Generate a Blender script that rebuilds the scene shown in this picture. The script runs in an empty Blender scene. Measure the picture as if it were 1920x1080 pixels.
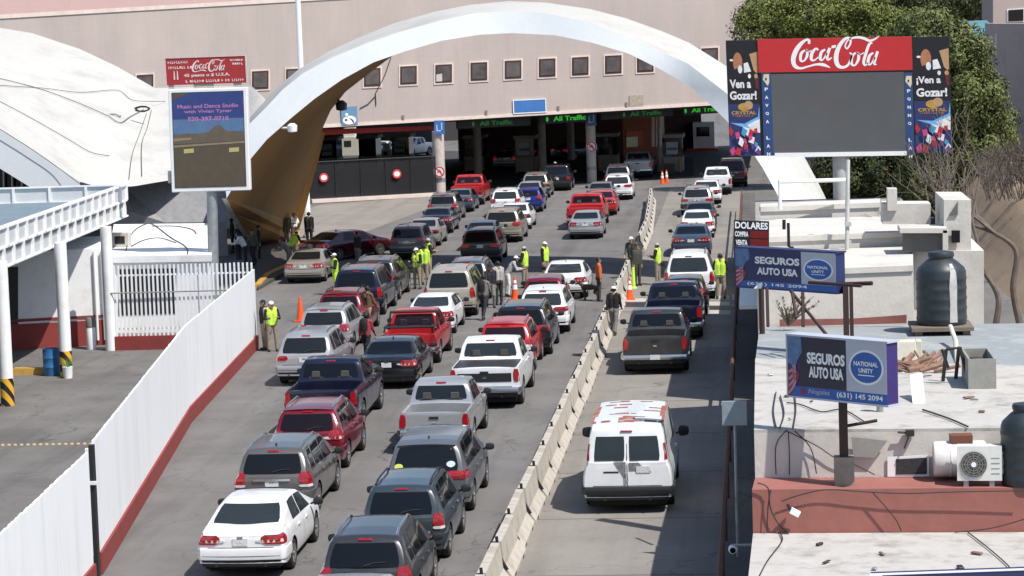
import bpy, bmesh, math, random
import numpy as np
from mathutils import Vector, Matrix

S = bpy.context.scene
COL = S.collection
random.seed(7)
R = math.radians

# ------------------------------------------------------------------ camera
CAM_H = 10.87          # metres above the road
FOCAL = 4900.0         # in pixels of the 1920 px wide photograph
PITCH, YAW, ROLL = R(5.664), R(5.42), R(1.85)
cp, sp = math.cos(PITCH), math.sin(PITCH)
FW = Vector((-math.sin(YAW) * cp, math.cos(YAW) * cp, -sp))
r0 = Vector((math.cos(YAW), math.sin(YAW), 0))
u0 = r0.cross(FW)
RT = r0 * math.cos(ROLL) - u0 * math.sin(ROLL)
UP = r0 * math.sin(ROLL) + u0 * math.cos(ROLL)
CAM_P = Vector((0, 0, CAM_H))
cam = bpy.data.cameras.new("camera")
cam.sensor_width = 36.0
cam.lens = 36.0 * FOCAL / 1920.0
cam.clip_start, cam.clip_end = 0.5, 3000
camo = bpy.data.objects.new("camera", cam)
camo.matrix_world = Matrix(((RT.x, UP.x, -FW.x, 0), (RT.y, UP.y, -FW.y, 0), (RT.z, UP.z, -FW.z, CAM_H), (0, 0, 0, 1)))
COL.objects.link(camo)
S.camera = camo

# ------------------------------------------------------------------ light
SUN_EL, SUN_AZ = R(57), R(-36)      # azimuth of the sun from +X (right), a little behind the camera
sd = Vector((math.cos(SUN_EL) * math.cos(SUN_AZ), math.cos(SUN_EL) * math.sin(SUN_AZ), math.sin(SUN_EL)))
sun = bpy.data.lights.new("sun", 'SUN')
sun.energy, sun.angle, sun.color = 4.3, R(0.5), (1.0, 0.955, 0.89)
suno = bpy.data.objects.new("sun", sun)
suno.rotation_euler = (-sd).to_track_quat('-Z', 'Y').to_euler()
suno.location = (60, -30, 90)
COL.objects.link(suno)
W = bpy.data.worlds.new("World")
S.world = W
W.use_nodes = True
nt = W.node_tree
nt.nodes.clear()
sky = nt.nodes.new('ShaderNodeTexSky')
sky.sky_type = 'NISHITA'
sky.sun_disc = False
sky.sun_elevation = SUN_EL
sky.sun_rotation = math.atan2(sd.x, sd.y)
bg = nt.nodes.new('ShaderNodeBackground')
bg.inputs['Strength'].default_value = 0.105
wo = nt.nodes.new('ShaderNodeOutputWorld')
nt.links.new(sky.outputs[0], bg.inputs[0])
nt.links.new(bg.outputs[0], wo.inputs[0])
S.view_settings.view_transform = 'Standard'
S.view_settings.look = 'None'
S.view_settings.gamma = 1
S.view_settings.exposure = 0.48
try:
    S.cycles.max_bounces = 6
    S.cycles.transparent_max_bounces = 6
except Exception:
    pass

# ------------------------------------------------------------------ pixel -> place helpers (photograph pixels)
def ray(x, y):
    return FW + RT * ((x - 960) / FOCAL) - UP * ((y - 540) / FOCAL)
def G(x, y, h=0.0):                     # point of the level plane z = h seen at (x, y)
    d = ray(x, y)
    return CAM_P + d * ((h - CAM_H) / d.z)
def Yp(x, y, Y):                        # point at distance Y seen at (x, y)
    d = ray(x, y)
    return CAM_P + d * (Y / d.y)
def PL(x, y, p, n):                     # point of a plane seen at (x, y)
    d = ray(x, y)
    return CAM_P + d * ((p - CAM_P).dot(n) / d.dot(n))

# ------------------------------------------------------------------ objects
def props(o, label=None, cat=None, group=None, kind=None):
    if label: o['label'] = label
    if cat: o['category'] = cat
    if group: o['group'] = group
    if kind: o['kind'] = kind
    return o
def thing(name, loc, label, cat, group=None, rz=0.0):
    o = bpy.data.objects.new(name, None)
    o.empty_display_size = 0.2
    COL.objects.link(o)
    o.location = loc
    o.rotation_euler = (0, 0, rz)
    return props(o, label, cat, group)

class MB:
    """collects geometry, builds ONE mesh object"""
    def __init__(s):
        s.v, s.f, s.m = [], [], []
    def add(s, vs, fs, m=0):
        k = len(s.v)
        s.v.extend([tuple(v) for v in vs])
        s.f.extend([tuple(i + k for i in f) for f in fs])
        s.m.extend([m] * len(fs))
        return s
    def box(s, x0, x1, y0, y1, z0, z1, m=0):
        v = [(x, y, z) for x in (x0, x1) for y in (y0, y1) for z in (z0, z1)]
        return s.add(v, [(0, 1, 3, 2), (4, 6, 7, 5), (0, 4, 5, 1), (2, 3, 7, 6), (0, 2, 6, 4), (1, 5, 7, 3)], m)
    def obox(s, c, size, M=None, m=0):
        a, b, d = size[0] / 2, size[1] / 2, size[2] / 2
        M = M or Matrix.Identity(3)
        c = Vector(c)
        v = [c + M @ Vector((x, y, z)) for x in (-a, a) for y in (-b, b) for z in (-d, d)]
        return s.add(v, [(0, 1, 3, 2), (4, 6, 7, 5), (0, 4, 5, 1), (2, 3, 7, 6), (0, 2, 6, 4), (1, 5, 7, 3)], m)
    def hexa(s, b, t, m=0):             # bottom quad, top quad
        return s.add(list(b) + list(t), [(3, 2, 1, 0), (4, 5, 6, 7), (0, 1, 5, 4), (1, 2, 6, 5), (2, 3, 7, 6), (3, 0, 4, 7)], m)
    def tube(s, pts, r, n=8, m=0, cap=True):
        pts = [Vector(p) for p in pts]
        rs = r if hasattr(r, '__len__') else [r] * len(pts)
        vs, fs = [], []
        prev = None
        for i, p in enumerate(pts):
            d = (pts[min(i + 1, len(pts) - 1)] - pts[max(i - 1, 0)]).normalized()
            if prev is None:
                a = d.orthogonal().normalized()
            else:
                a = (prev - d * prev.dot(d))
                a = a.normalized() if a.length > 1e-6 else d.orthogonal().normalized()
            prev = a
            b = d.cross(a)
            for k in range(n):
                t = 2 * math.pi * k / n
                vs.append(p + (a * math.cos(t) + b * math.sin(t)) * rs[i])
        for i in range(len(pts) - 1):
            for k in range(n):
                fs.append((i * n + k, i * n + (k + 1) % n, (i + 1) * n + (k + 1) % n, (i + 1) * n + k))
        if cap:
            fs.append(tuple(range(n - 1, -1, -1)))
            fs.append(tuple(range((len(pts) - 1) * n, len(pts) * n)))
        return s.add(vs, fs, m)
    def lathe(s, prof, n=24, c=(0, 0, 0), m=0, axis='z'):
        vs, fs = [], []
        for (r, z) in prof:
            for k in range(n):
                t = 2 * math.pi * k / n
                p = (r * math.cos(t), r * math.sin(t), z)
                if axis == 'x': p = (p[2], p[0], p[1])
                if axis == 'y': p = (p[0], p[2], p[1])
                vs.append((p[0] + c[0], p[1] + c[1], p[2] + c[2]))
        for i in range(len(prof) - 1):
            for k in range(n):
                fs.append((i * n + k, i * n + (k + 1) % n, (i + 1) * n + (k + 1) % n, (i + 1) * n + k))
        fs.append(tuple(range(n - 1, -1, -1)))
        fs.append(tuple(range((len(prof) - 1) * n, len(prof) * n)))
        return s.add(vs, fs, m)
    def grid(s, rows, m=0, close=False):
        nr, nc = len(rows), len(rows[0])
        vs = [p for r in rows for p in r]
        fs = []
        for i in range(nr - 1):
            for j in range(nc - 1 + (1 if close else 0)):
                j2 = (j + 1) % nc
                fs.append((i * nc + j, i * nc + j2, (i + 1) * nc + j2, (i + 1) * nc + j))
        return s.add(vs, fs, m)
    def plate(s, poly, off, m=0):       # closed prism: polygon (list of points) moved by vector off
        n = len(poly)
        off = Vector(off)
        vs = [Vector(p) for p in poly] + [Vector(p) + off for p in poly]
        fs = [tuple(range(n)), tuple(range(2 * n - 1, n - 1, -1))]
        fs += [(i, (i + 1) % n, n + (i + 1) % n, n + i) for i in range(n)]
        return s.add(vs, fs, m)
    def mesh(s, name, mats, origin=(0, 0, 0), smooth=None, recalc=True):
        me = bpy.data.meshes.new(name)
        o = Vector(origin)
        me.from_pydata([Vector(v) - o for v in s.v], [], s.f)
        for mt in (mats if isinstance(mats, (list, tuple)) else [mats]):
            me.materials.append(mt)
        me.polygons.foreach_set('material_index', s.m)
        if recalc:
            bm = bmesh.new()
            bm.from_mesh(me)
            bmesh.ops.recalc_face_normals(bm, faces=bm.faces)
            bm.to_mesh(me)
            bm.free()
        if smooth is not None:
            me.polygons.foreach_set('use_smooth', [True] * len(me.polygons))
            me.set_sharp_from_angle(angle=R(smooth))
        me.update()
        return me
    def build(s, name, mats, parent=None, smooth=None, origin=None, recalc=True):
        """world coordinates in; a child of an unrotated parent, or top-level with its own origin"""
        if origin is None:
            origin = parent.matrix_basis.translation if parent else (0, 0, 0)
            if parent and parent.parent:
                origin = origin + parent.parent.matrix_basis.translation
        me = s.mesh(name, mats, origin, smooth, recalc)
        o = bpy.data.objects.new(name, me)
        COL.objects.link(o)
        if parent:
            o.parent = parent
        else:
            o.location = origin
        return o

def curve(P, k=5):
    """a smooth line through the given points"""
    P = [Vector(p) for p in P]
    out, n = [], len(P)
    for i in range(n - 1):
        a, b, c, e = [P[max(0, min(n - 1, i + q))] for q in (-1, 0, 1, 2)]
        for j in range(k):
            t = j / k
            out.append(0.5 * ((2 * b) + (c - a) * t + (2 * a - 5 * b + 4 * c - e) * t * t + (3 * b - a - 3 * c + e) * t ** 3))
    return out + [P[-1]]

def bevel(o, w=0.02, seg=2):
    md = o.modifiers.new("bevel", 'BEVEL')
    md.width, md.segments, md.limit_method = w, seg, 'ANGLE'
    return o

# ------------------------------------------------------------------ materials
MC = {}
def pm(name, col, rough=0.6, metal=0.0, var=0.12, scale=4.0, bump=0.0, bscale=30.0, coat=0.0, spec=0.5, dirt_or_sheen=None, dscale=1.0, damt=0.5, stretch=None, emit=0.0):
    if name in MC: return MC[name]
    m = bpy.data.materials.new(name)
    m.use_nodes = True
    t = m.node_tree
    b = t.nodes['Principled BSDF']
    N, Lk = t.nodes.new, t.links.new
    b.inputs['Roughness'].default_value = rough
    b.inputs['Metallic'].default_value = metal
    b.inputs['Coat Weight'].default_value = coat
    b.inputs['Coat Roughness'].default_value = 0.06
    b.inputs['Specular IOR Level'].default_value = spec
    tc = N('ShaderNodeTexCoord')
    src = tc.outputs['Object']
    if stretch:
        mp = N('ShaderNodeMapping')
        mp.inputs['Scale'].default_value = stretch
        Lk(src, mp.inputs[0]); src = mp.outputs[0]
    no = N('ShaderNodeTexNoise')
    no.inputs['Scale'].default_value = scale
    no.inputs['Detail'].default_value = 6
    no.inputs['Roughness'].default_value = 0.62
    Lk(src, no.inputs['Vector'])
    rp = N('ShaderNodeValToRGB')
    rp.color_ramp.elements[0].position, rp.color_ramp.elements[1].position = 0.3, 0.7
    c = np.array(col[:3])
    rp.color_ramp.elements[0].color = (*np.clip(c * (1 - var), 0, 1), 1)
    rp.color_ramp.elements[1].color = (*np.clip(c * (1 + var), 0, 1), 1)
    Lk(no.outputs[0], rp.inputs[0])
    out = rp.outputs[0]
    if dirt_or_sheen is not None:
        n2 = N('ShaderNodeTexNoise')
        n2.inputs['Scale'].default_value = dscale
        n2.inputs['Detail'].default_value = 9
        n2.inputs['Roughness'].default_value = 0.7
        Lk(src, n2.inputs['Vector'])
        r2 = N('ShaderNodeValToRGB')
        r2.color_ramp.elements[0].position, r2.color_ramp.elements[1].position = 0.5, 0.68
        r2.color_ramp.elements[0].color, r2.color_ramp.elements[1].color = (0, 0, 0, 1), (damt, damt, damt, 1)
        Lk(n2.outputs[0], r2.inputs[0])
        mx = N('ShaderNodeMix'); mx.data_type = 'RGBA'
        Lk(r2.outputs[0], mx.inputs[0]); Lk(out, mx.inputs[6])
        mx.inputs[7].default_value = (*dirt_or_sheen[:3], 1)
        out = mx.outputs[2]
    Lk(out, b.inputs['Base Color'])
    if bump:
        n3 = N('ShaderNodeTexNoise')
        n3.inputs['Scale'].default_value = bscale
        n3.inputs['Detail'].default_value = 5
        Lk(tc.outputs['Object'], n3.inputs['Vector'])
        bp = N('ShaderNodeBump')
        bp.inputs['Strength'].default_value = bump
        bp.inputs['Distance'].default_value = 0.03
        Lk(n3.outputs[0], bp.inputs['Height']); Lk(bp.outputs[0], b.inputs['Normal'])
    if emit:
        b.inputs['Emission Color'].default_value = (*col[:3], 1)
        b.inputs['Emission Strength'].default_value = emit
    MC[name] = m
    return m

def road_mat(name, col, stain, light, joints=0.0):
    """worn asphalt or concrete: big patches, lengthwise wheel tracks, oil drips, fine grain"""
    m = bpy.data.materials.new(name)
    m.use_nodes = True
    t = m.node_tree
    b = t.nodes['Principled BSDF']
    N, Lk = t.nodes.new, t.links.new
    b.inputs['Roughness'].default_value = 0.85
    b.inputs['Specular IOR Level'].default_value = 0.2
    tc = N('ShaderNodeTexCoord')
    def noise(scale, detail, sc=(1, 1, 1), rough=0.6):
        mp = N('ShaderNodeMapping'); mp.inputs['Scale'].default_value = sc
        Lk(tc.outputs['Object'], mp.inputs[0])
        n = N('ShaderNodeTexNoise')
        n.inputs['Scale'].default_value, n.inputs['Detail'].default_value, n.inputs['Roughness'].default_value = scale, detail, rough
        Lk(mp.outputs[0], n.inputs['Vector'])
        return n.outputs[0]
    def ramp(s, a, c, v0=0.0, v1=1.0):
        r = N('ShaderNodeMapRange')
        r.inputs[1].default_value, r.inputs[2].default_value, r.inputs[3].default_value, r.inputs[4].default_value = a, c, v0, v1
        Lk(s, r.inputs[0]); return r.outputs[0]
    def mix(f, a, c):
        x = N('ShaderNodeMix'); x.data_type = 'RGBA'
        if isinstance(f, float): x.inputs[0].default_value = f
        else: Lk(f, x.inputs[0])
        for i, q in ((6, a), (7, c)):
            if isinstance(q, tuple): x.inputs[i].default_value = (*q, 1)
            else: Lk(q, x.inputs[i])
        return x.outputs[2]
    c = mix(ramp(noise(0.35, 7), 0.35, 0.65), col, light)
    c = mix(ramp(noise(0.9, 6, (1, 0.05, 1)), 0.5, 0.7, 0, 0.55), c, stain)
    c = mix(ramp(noise(2.6, 8, (1, 0.55, 1), 0.7), 0.56, 0.72, 0, 0.6), c, stain)
    c = mix(ramp(noise(1.1, 4, (1, 0.02, 1)), 0.52, 0.6, 0, 0.3), c, light)
    c = mix(ramp(noise(9, 5, (1, 0.8, 1), 0.75), 0.62, 0.7, 0, 0.7), c, tuple(q * 0.6 for q in stain))
    c = mix(ramp(noise(40, 3), 0.35, 0.7, 0, 0.35), c, light)
    vo = N('ShaderNodeTexVoronoi'); vo.feature = 'DISTANCE_TO_EDGE'; vo.inputs['Scale'].default_value = 0.2
    wn_ = N('ShaderNodeTexNoise'); wn_.inputs['Scale'].default_value = 0.9; wn_.inputs['Detail'].default_value = 6
    Lk(tc.outputs['Object'], wn_.inputs['Vector'])
    av = N('ShaderNodeVectorMath'); av.operation = 'MULTIPLY_ADD'; av.inputs[1].default_value = (2.2, 2.2, 0)
    Lk(wn_.outputs['Color'], av.inputs[0]); Lk(tc.outputs['Object'], av.inputs[2]); Lk(av.outputs[0], vo.inputs['Vector'])
    c = mix(ramp(vo.outputs['Distance'], 0.0, 0.006, 0.55, 0.0), c, tuple(q * 0.5 for q in stain))
    if joints:
        w = N('ShaderNodeTexWave'); w.wave_type, w.bands_direction = 'BANDS', 'Y'
        w.inputs['Scale'].default_value = 0.314 / joints
        w.inputs['Distortion'].default_value = 0.15
        Lk(tc.outputs['Object'], w.inputs['Vector'])
        c = mix(ramp(w.outputs['Fac'], 0.9985, 1.0, 0, 0.6), c, tuple(q * 0.35 for q in col))
    Lk(c, b.inputs['Base Color'])
    bp = N('ShaderNodeBump'); bp.inputs['Strength'].default_value = 0.25; bp.inputs['Distance'].default_value = 0.01
    Lk(noise(60, 4), bp.inputs['Height']); Lk(bp.outputs[0], b.inputs['Normal'])
    return m

# common materials
GLASS = pm('tinted_glass', (0.006, 0.007, 0.009), 0.05, var=0.0, spec=0.45)
CARGLASS = bpy.data.materials.new('car_glass'); CARGLASS.use_nodes = True
_t = CARGLASS.node_tree; _b = _t.nodes['Principled BSDF']
_b.inputs['Base Color'].default_value = (.006, .007, .009, 1); _b.inputs['Roughness'].default_value = .04; _b.inputs['Specular IOR Level'].default_value = .6
_tr = _t.nodes.new('ShaderNodeBsdfTransparent'); _tr.inputs[0].default_value = (.5, .55, .56, 1)
_mx = _t.nodes.new('ShaderNodeMixShader'); _mx.inputs[0].default_value = .33
_t.links.new(_b.outputs[0], _mx.inputs[1]); _t.links.new(_tr.outputs[0], _mx.inputs[2]); _t.links.new(_mx.outputs[0], _t.nodes['Material Output'].inputs[0])
TYRE = pm('tyre_rubber', (0.014, 0.014, 0.014), 0.8, var=0.2)
RIM = pm('alloy_rim', (0.36, 0.36, 0.37), 0.35, 0.8)
BLACKP = pm('black_plastic', (0.016, 0.016, 0.017), 0.5)
UNDER = pm('underbody', (0.006, 0.006, 0.006), 0.9)
CHROME = pm('chrome', (0.62, 0.62, 0.63), 0.18, 0.95, var=0.03)
REDL = pm('red_lens', (0.2, 0.005, 0.008), 0.12, coat=1.0, var=0.5, scale=16)
REDL.node_tree.nodes['Principled BSDF'].inputs['Emission Color'].default_value = (1.0, 0.04, 0.05, 1)
REDL.node_tree.nodes['Principled BSDF'].inputs['Emission Strength'].default_value = 0.07
REDON = pm('lit_red_lens', (0.9, 0.06, 0.05), 0.2, coat=1.0, emit=0.5)
WHITEL = pm('clear_lens', (0.6, 0.58, 0.56), 0.12, coat=1.0)
PLATEM = pm('plate_metal', (0.62, 0.63, 0.62), 0.45, dirt_or_sheen=(0.12, 0.14, 0.25), dscale=28, damt=0.8)
GLOSSW = pm('white_paint_metal', (0.78, 0.79, 0.8), 0.4, var=0.04)
STEEL = pm('grey_steel', (0.33, 0.35, 0.36), 0.45, 0.6, dirt_or_sheen=(0.2, 0.12, 0.08), dscale=3, damt=0.3)
DARKM = pm('dark_metal', (0.025, 0.024, 0.024), 0.5, 0.2)
RUST = pm('rusty_steel', (0.11, 0.045, 0.025), 0.8, dirt_or_sheen=(0.03, 0.015, 0.01), dscale=3, damt=0.7)
YEL = pm('yellow_paint', (0.5, 0.29, 0.06), 0.6, dirt_or_sheen=(0.2, 0.13, 0.06), dscale=4, damt=0.6)
REDW = pm('oxide_red_paint', (0.23, 0.035, 0.03), 0.7, dirt_or_sheen=(0.1, 0.03, 0.025), dscale=2, damt=0.5)
CABLE = pm('cable_rubber', (0.02, 0.02, 0.02), 0.6)
ORANGE = pm('cone_orange', (0.75, 0.1, 0.02), 0.5)
NEON = pm('neon_yellow', (0.48, 0.72, 0.07), 0.7, var=0.12, scale=9)
# ------------------------------------------------------------------ lettering
def text_geo(s, w=None, h=1.0, bold=0.0, shear=0.0, serif=False):
    """flat lettering fitted to width w / height h, centred on the origin: 2D points and faces"""
    cu = bpy.data.curves.new("lettering", 'FONT')
    cu.body = s
    cu.offset = bold
    cu.shear = shear
    cu.resolution_u = 3
    o = bpy.data.objects.new("lettering", cu)
    me = bpy.data.meshes.new_from_object(o)
    v = np.array([x.co[:2] for x in me.vertices])
    f = [tuple(p.vertices) for p in me.polygons]
    bpy.data.objects.remove(o); bpy.data.curves.remove(cu); bpy.data.meshes.remove(me)
    lo, hi = v.min(0), v.max(0)
    v = v - (lo + hi) / 2
    k = h / (hi[1] - lo[1])
    kx = (w / (hi[0] - lo[0])) if w else k
    v = v * np.array([kx, k])
    return v, f

class Board:
    """an upright board in the world; (u, v) in metres from its lower left corner, d = distance in front of it"""
    def __init__(s, p0, p1, h, up=None):
        s.p0, s.w, s.h = Vector(p0), (Vector(p1) - Vector(p0)).length, h
        s.ux = (Vector(p1) - Vector(p0)).normalized()
        s.uz = Vector(up) if up else Vector((0, 0, 1))
        s.uz = (s.uz - s.ux * s.uz.dot(s.ux)).normalized()
        s.n = s.ux.cross(s.uz)          # towards the viewer
    def pt(s, u, v, d=0.0):
        return s.p0 + s.ux * u + s.uz * v + s.n * d
    def rect(s, mb, u0, u1, v0, v1, d0, d1, m=0):
        return mb.hexa([s.pt(u0, v0, d0), s.pt(u1, v0, d0), s.pt(u1, v0, d1), s.pt(u0, v0, d1)],
                       [s.pt(u0, v1, d0), s.pt(u1, v1, d0), s.pt(u1, v1, d1), s.pt(u0, v1, d1)], m)
    def poly(s, mb, pts, d, m=0, th=0.003):
        return mb.plate([s.pt(u, v, d) for u, v in pts], s.n * th, m)
    def text(s, mb, t, u, v, w, h, d, m=0, bold=0.0, shear=0.0):
        vv, ff = text_geo(t, w, h, bold, shear)
        return mb.add([s.pt(u + a, v + b, d) for a, b in vv], ff, m)
    def ell(s, mb, u, v, ru, rv, d, m=0, n=28, th=0.003):
        return s.poly(mb, [(u + ru * math.cos(2 * math.pi * k / n), v + rv * math.sin(2 * math.pi * k / n)) for k in range(n)], d, m, th)
    def stroke(s, mb, pts, d, m=0):     # calligraphic ribbon: (u, v, width)
        P = []
        n = len(pts)
        for i in range(n - 1):          # catmull-rom
            a, b, c, e = [np.array(pts[max(0, min(n - 1, i + q))]) for q in (-1, 0, 1, 2)]
            for t in np.linspace(0, 1, 6, endpoint=False):
                P.append(0.5 * ((2 * b) + (-a + c) * t + (2 * a - 5 * b + 4 * c - e) * t * t + (-a + 3 * b - 3 * c + e) * t ** 3))
        P.append(np.array(pts[-1]))
        vs, fs = [], []
        for i, p in enumerate(P):
            q = P[min(i + 1, len(P) - 1)] - P[max(i - 1, 0)]
            nn = np.array([-q[1], q[0]]); nn = nn / (np.linalg.norm(nn) + 1e-9)
            vs += [s.pt(p[0] + nn[0] * p[2] / 2, p[1] + nn[1] * p[2] / 2, d), s.pt(p[0] - nn[0] * p[2] / 2, p[1] - nn[1] * p[2] / 2, d)]
        for i in range(len(P) - 1):
            fs.append((2 * i, 2 * i + 1, 2 * i + 3, 2 * i + 2))
        return mb.add(vs, fs, m)
    def scribble(s, mb, u0, u1, v, h, d, m=0, seed=1, gap=0.25):
        """a line of small lettering too small to read"""
        rn = random.Random(seed)
        u = u0
        while u < u1:
            w = h * rn.uniform(0.45, 0.8)
            if rn.random() < 0.16: u += h * 0.6; continue
            k = rn.random()
            if k < 0.4:
                s.poly(mb, [(u, v), (u + w * .35, v), (u + w * .35, v + h), (u, v + h)], d, m)
                s.poly(mb, [(u + w * .35, v + h * .38), (u + w, v + h * .38), (u + w, v + h * .62), (u + w * .35, v + h * .62)], d, m)
            elif k < 0.75:
                s.poly(mb, [(u, v), (u + w, v), (u + w, v + h * .3), (u + w * .4, v + h * .3), (u + w * .4, v + h), (u, v + h)], d, m)
            else:
                s.poly(mb, [(u, v + h * .1), (u + w, v + h * .1), (u + w, v + h * .9), (u, v + h * .9)], d, m)
            u += w + h * gap
        return mb

def script_logo(b, mb, U, V, k, d, m=0):
    """the flowing two-word script; U(px), V(px) map the photograph's 3x crop to the board"""
    def st(*pts):
        b.stroke(mb, [(U(x), V(y), w * k) for x, y, w in pts], d, m)
    # first capital with its long tail
    st((722, 232, 13), (722, 212, 15), (704, 210, 13), (672, 235, 22), (644, 275, 27), (630, 320, 26), (640, 355, 22), (672, 367, 13), (715, 357, 10), (760, 347, 12), (800, 350, 18), (836, 366, 5))
    # o
    st((700, 265, 8), (676, 285, 16), (672, 322, 15), (690, 326, 9), (708, 300, 15), (710, 272, 14), (700, 262, 8), (718, 274, 6), (740, 268, 6))
    # c
    st((772, 268, 12), (760, 258, 10), (738, 282, 18), (732, 316, 17), (748, 324, 9), (772, 306, 7))
    # a
    st((812, 264, 9), (790, 280, 16), (782, 315, 16), (796, 322, 8), (822, 285, 10))
    st((838, 256, 16), (822, 300, 17), (826, 322, 12), (848, 310, 6))
    b.poly(mb, [(U(x), V(y)) for x, y in ((850, 243), (874, 240), (870, 256), (846, 259))], d, m)
    # second capital: loop, spine and ribbon
    st((948, 285, 8), (960, 300, 10), (938, 352, 13), (905, 366, 16), (878, 350, 24), (872, 305, 26), (890, 250, 22), (925, 208, 16), (952, 205, 12), (955, 232, 11), (935, 262, 9), (925, 245, 8), (945, 212, 8), (990, 200, 13), (1030, 206, 15), (1062, 220, 14), (1092, 212, 10), (1116, 195, 4))
    # o
    st((985, 285, 8), (962, 305, 16), (957, 345, 16), (975, 356, 9), (996, 325, 16), (998, 295, 14), (986, 284, 8), (1005, 296, 6), (1030, 286, 6))
    # l
    st((1078, 232, 9), (1060, 240, 14), (1040, 290, 16), (1026, 335, 16), (1032, 356, 11), (1050, 344, 7))
    # a
    st((1082, 288, 9), (1060, 304, 16), (1050, 342, 16), (1064, 352, 8), (1090, 312, 10))
    st((1106, 280, 15), (1090, 325, 16), (1084, 350, 12), (1098, 352, 6))
# ------------------------------------------------------------------ ground
def ground():
    m = MB(); m.grid([[(-400, -80, 0), (400, -80, 0)], [(-400, 900, 0), (400, 900, 0)]])
    o = m.build('road', road_mat('worn_asphalt', (0.120, 0.115, 0.112), (0.066, 0.063, 0.062), (0.168, 0.161, 0.156), 0)); props(o, kind='structure')
    m = MB()
    a, b = G(955, 1073), G(1150, 620)
    m.grid([[(-5.0, 15, .004), (-.9, 15, .004)], [(-5.1, 60, .004), (-.9, 60, .004)], [(-5.25, 100, .004), (-.9, 100, .004)], [(-5.7, 175, .004), (-.9, 175, .004)]])
    o = m.build('lane', road_mat('pale_concrete', (0.188, 0.175, 0.16), (0.112, 0.105, 0.097), (0.245, 0.228, 0.208), 6.0)); props(o, kind='structure')
    m = MB()
    f = [G(170, 1085), G(355, 792), G(480, 651), G(215, 657), G(-250, 690), G(-700, 1085)]
    m.add([(p.x, p.y, .004) for p in f], [tuple(range(6))])
    o = m.build('yard', road_mat('grey_asphalt', (0.105, 0.101, 0.099), (0.058, 0.056, 0.055), (0.172, 0.165, 0.159))); props(o, kind='structure')
    m = MB()
    f = [G(484, 462), G(560, 398), G(600, 384), G(812, 368), G(900, 362), G(800, 392), G(700, 430), G(600, 462)]
    m.add([(p.x, p.y, .008) for p in f], [tuple(range(8))])
    o = m.build('forecourt', road_mat('forecourt_concrete', (0.2, 0.18, 0.16), (0.13, 0.118, 0.108), (0.25, 0.23, 0.205))); props(o, kind='structure')
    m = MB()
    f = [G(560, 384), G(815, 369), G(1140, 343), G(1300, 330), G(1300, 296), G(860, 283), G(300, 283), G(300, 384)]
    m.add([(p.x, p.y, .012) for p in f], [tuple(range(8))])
    o = m.build('inspection_floor', road_mat('shade_dark_asphalt', (0.05, 0.047, 0.046), (0.03, 0.028, 0.028), (0.075, 0.07, 0.068))); props(o, kind='structure')  # dark sheet added so the ground under the canopy reads as shade
    # pavement along the shops
    m = MB(); m.box(-.86, -.1, 30, 165, 0, .13)
    o = m.build('pavement', road_mat('dark_pavement', (0.09, 0.085, 0.082), (0.05, 0.048, 0.046), (0.13, 0.125, 0.12))); props(o, kind='structure')
    # raised dark walkway with yellow kerb by the arch foot
    m = MB()
    f = [G(484, 545), G(478, 470), G(505, 458), G(600, 466), G(540, 512)]
    m.plate([(p.x, p.y, .14) for p in f], (0, 0, -.13))
    o = m.build('walkway', road_mat('walkway_asphalt', (0.075, 0.068, 0.062), (0.05, 0.045, 0.04), (0.1, 0.09, 0.085))); props(o, kind='structure')
    m = MB()
    q = [G(483, 541), G(503, 520), G(545, 500)]
    for i in range(2):
        a, b = q[i], q[i + 1]
        d = (b - a).normalized(); n = Vector((d.y, -d.x, 0)) * .13
        m.hexa([a - n, b - n, b + n, a + n], [Vector((p.x, p.y, .2)) for p in (a - n, b - n, b + n, a + n)])
    o = m.build('kerb', YEL); props(o, kind='structure')
    # painted stop stripes and drain crossing in the right lane
    m = MB()
    for x0, x1, y0, y1 in ((1372, 1402, 552, 563), (1372, 1402, 572, 579), (1330, 1368, 555, 562), (1330, 1368, 566, 573), (1330, 1370, 582, 590), (1160, 1212, 560, 566)):
        p = [G(x0, y1), G(x1, y1), G(x1, y0), G(x0, y0)]
        m.add([(v.x, v.y, .009) for v in p], [(0, 1, 2, 3)])
    o = m.build('road_markings', pm('worn_white_paint', (0.42, 0.4, 0.37), 0.8, dirt_or_sheen=(0.2, 0.19, 0.17), dscale=3)); props(o, kind='structure')
    m = MB()
    for x0, x1, y0, y1 in ((1162, 1215, 567, 576), (1330, 1405, 574, 581)):
        p = [G(x0, y1), G(x1, y1), G(x1, y0), G(x0, y0)]
        m.add([(v.x, v.y, .010) for v in p], [(0, 1, 2, 3)])
    o = m.build('drain', DARKM); props(o, kind='structure')

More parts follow.
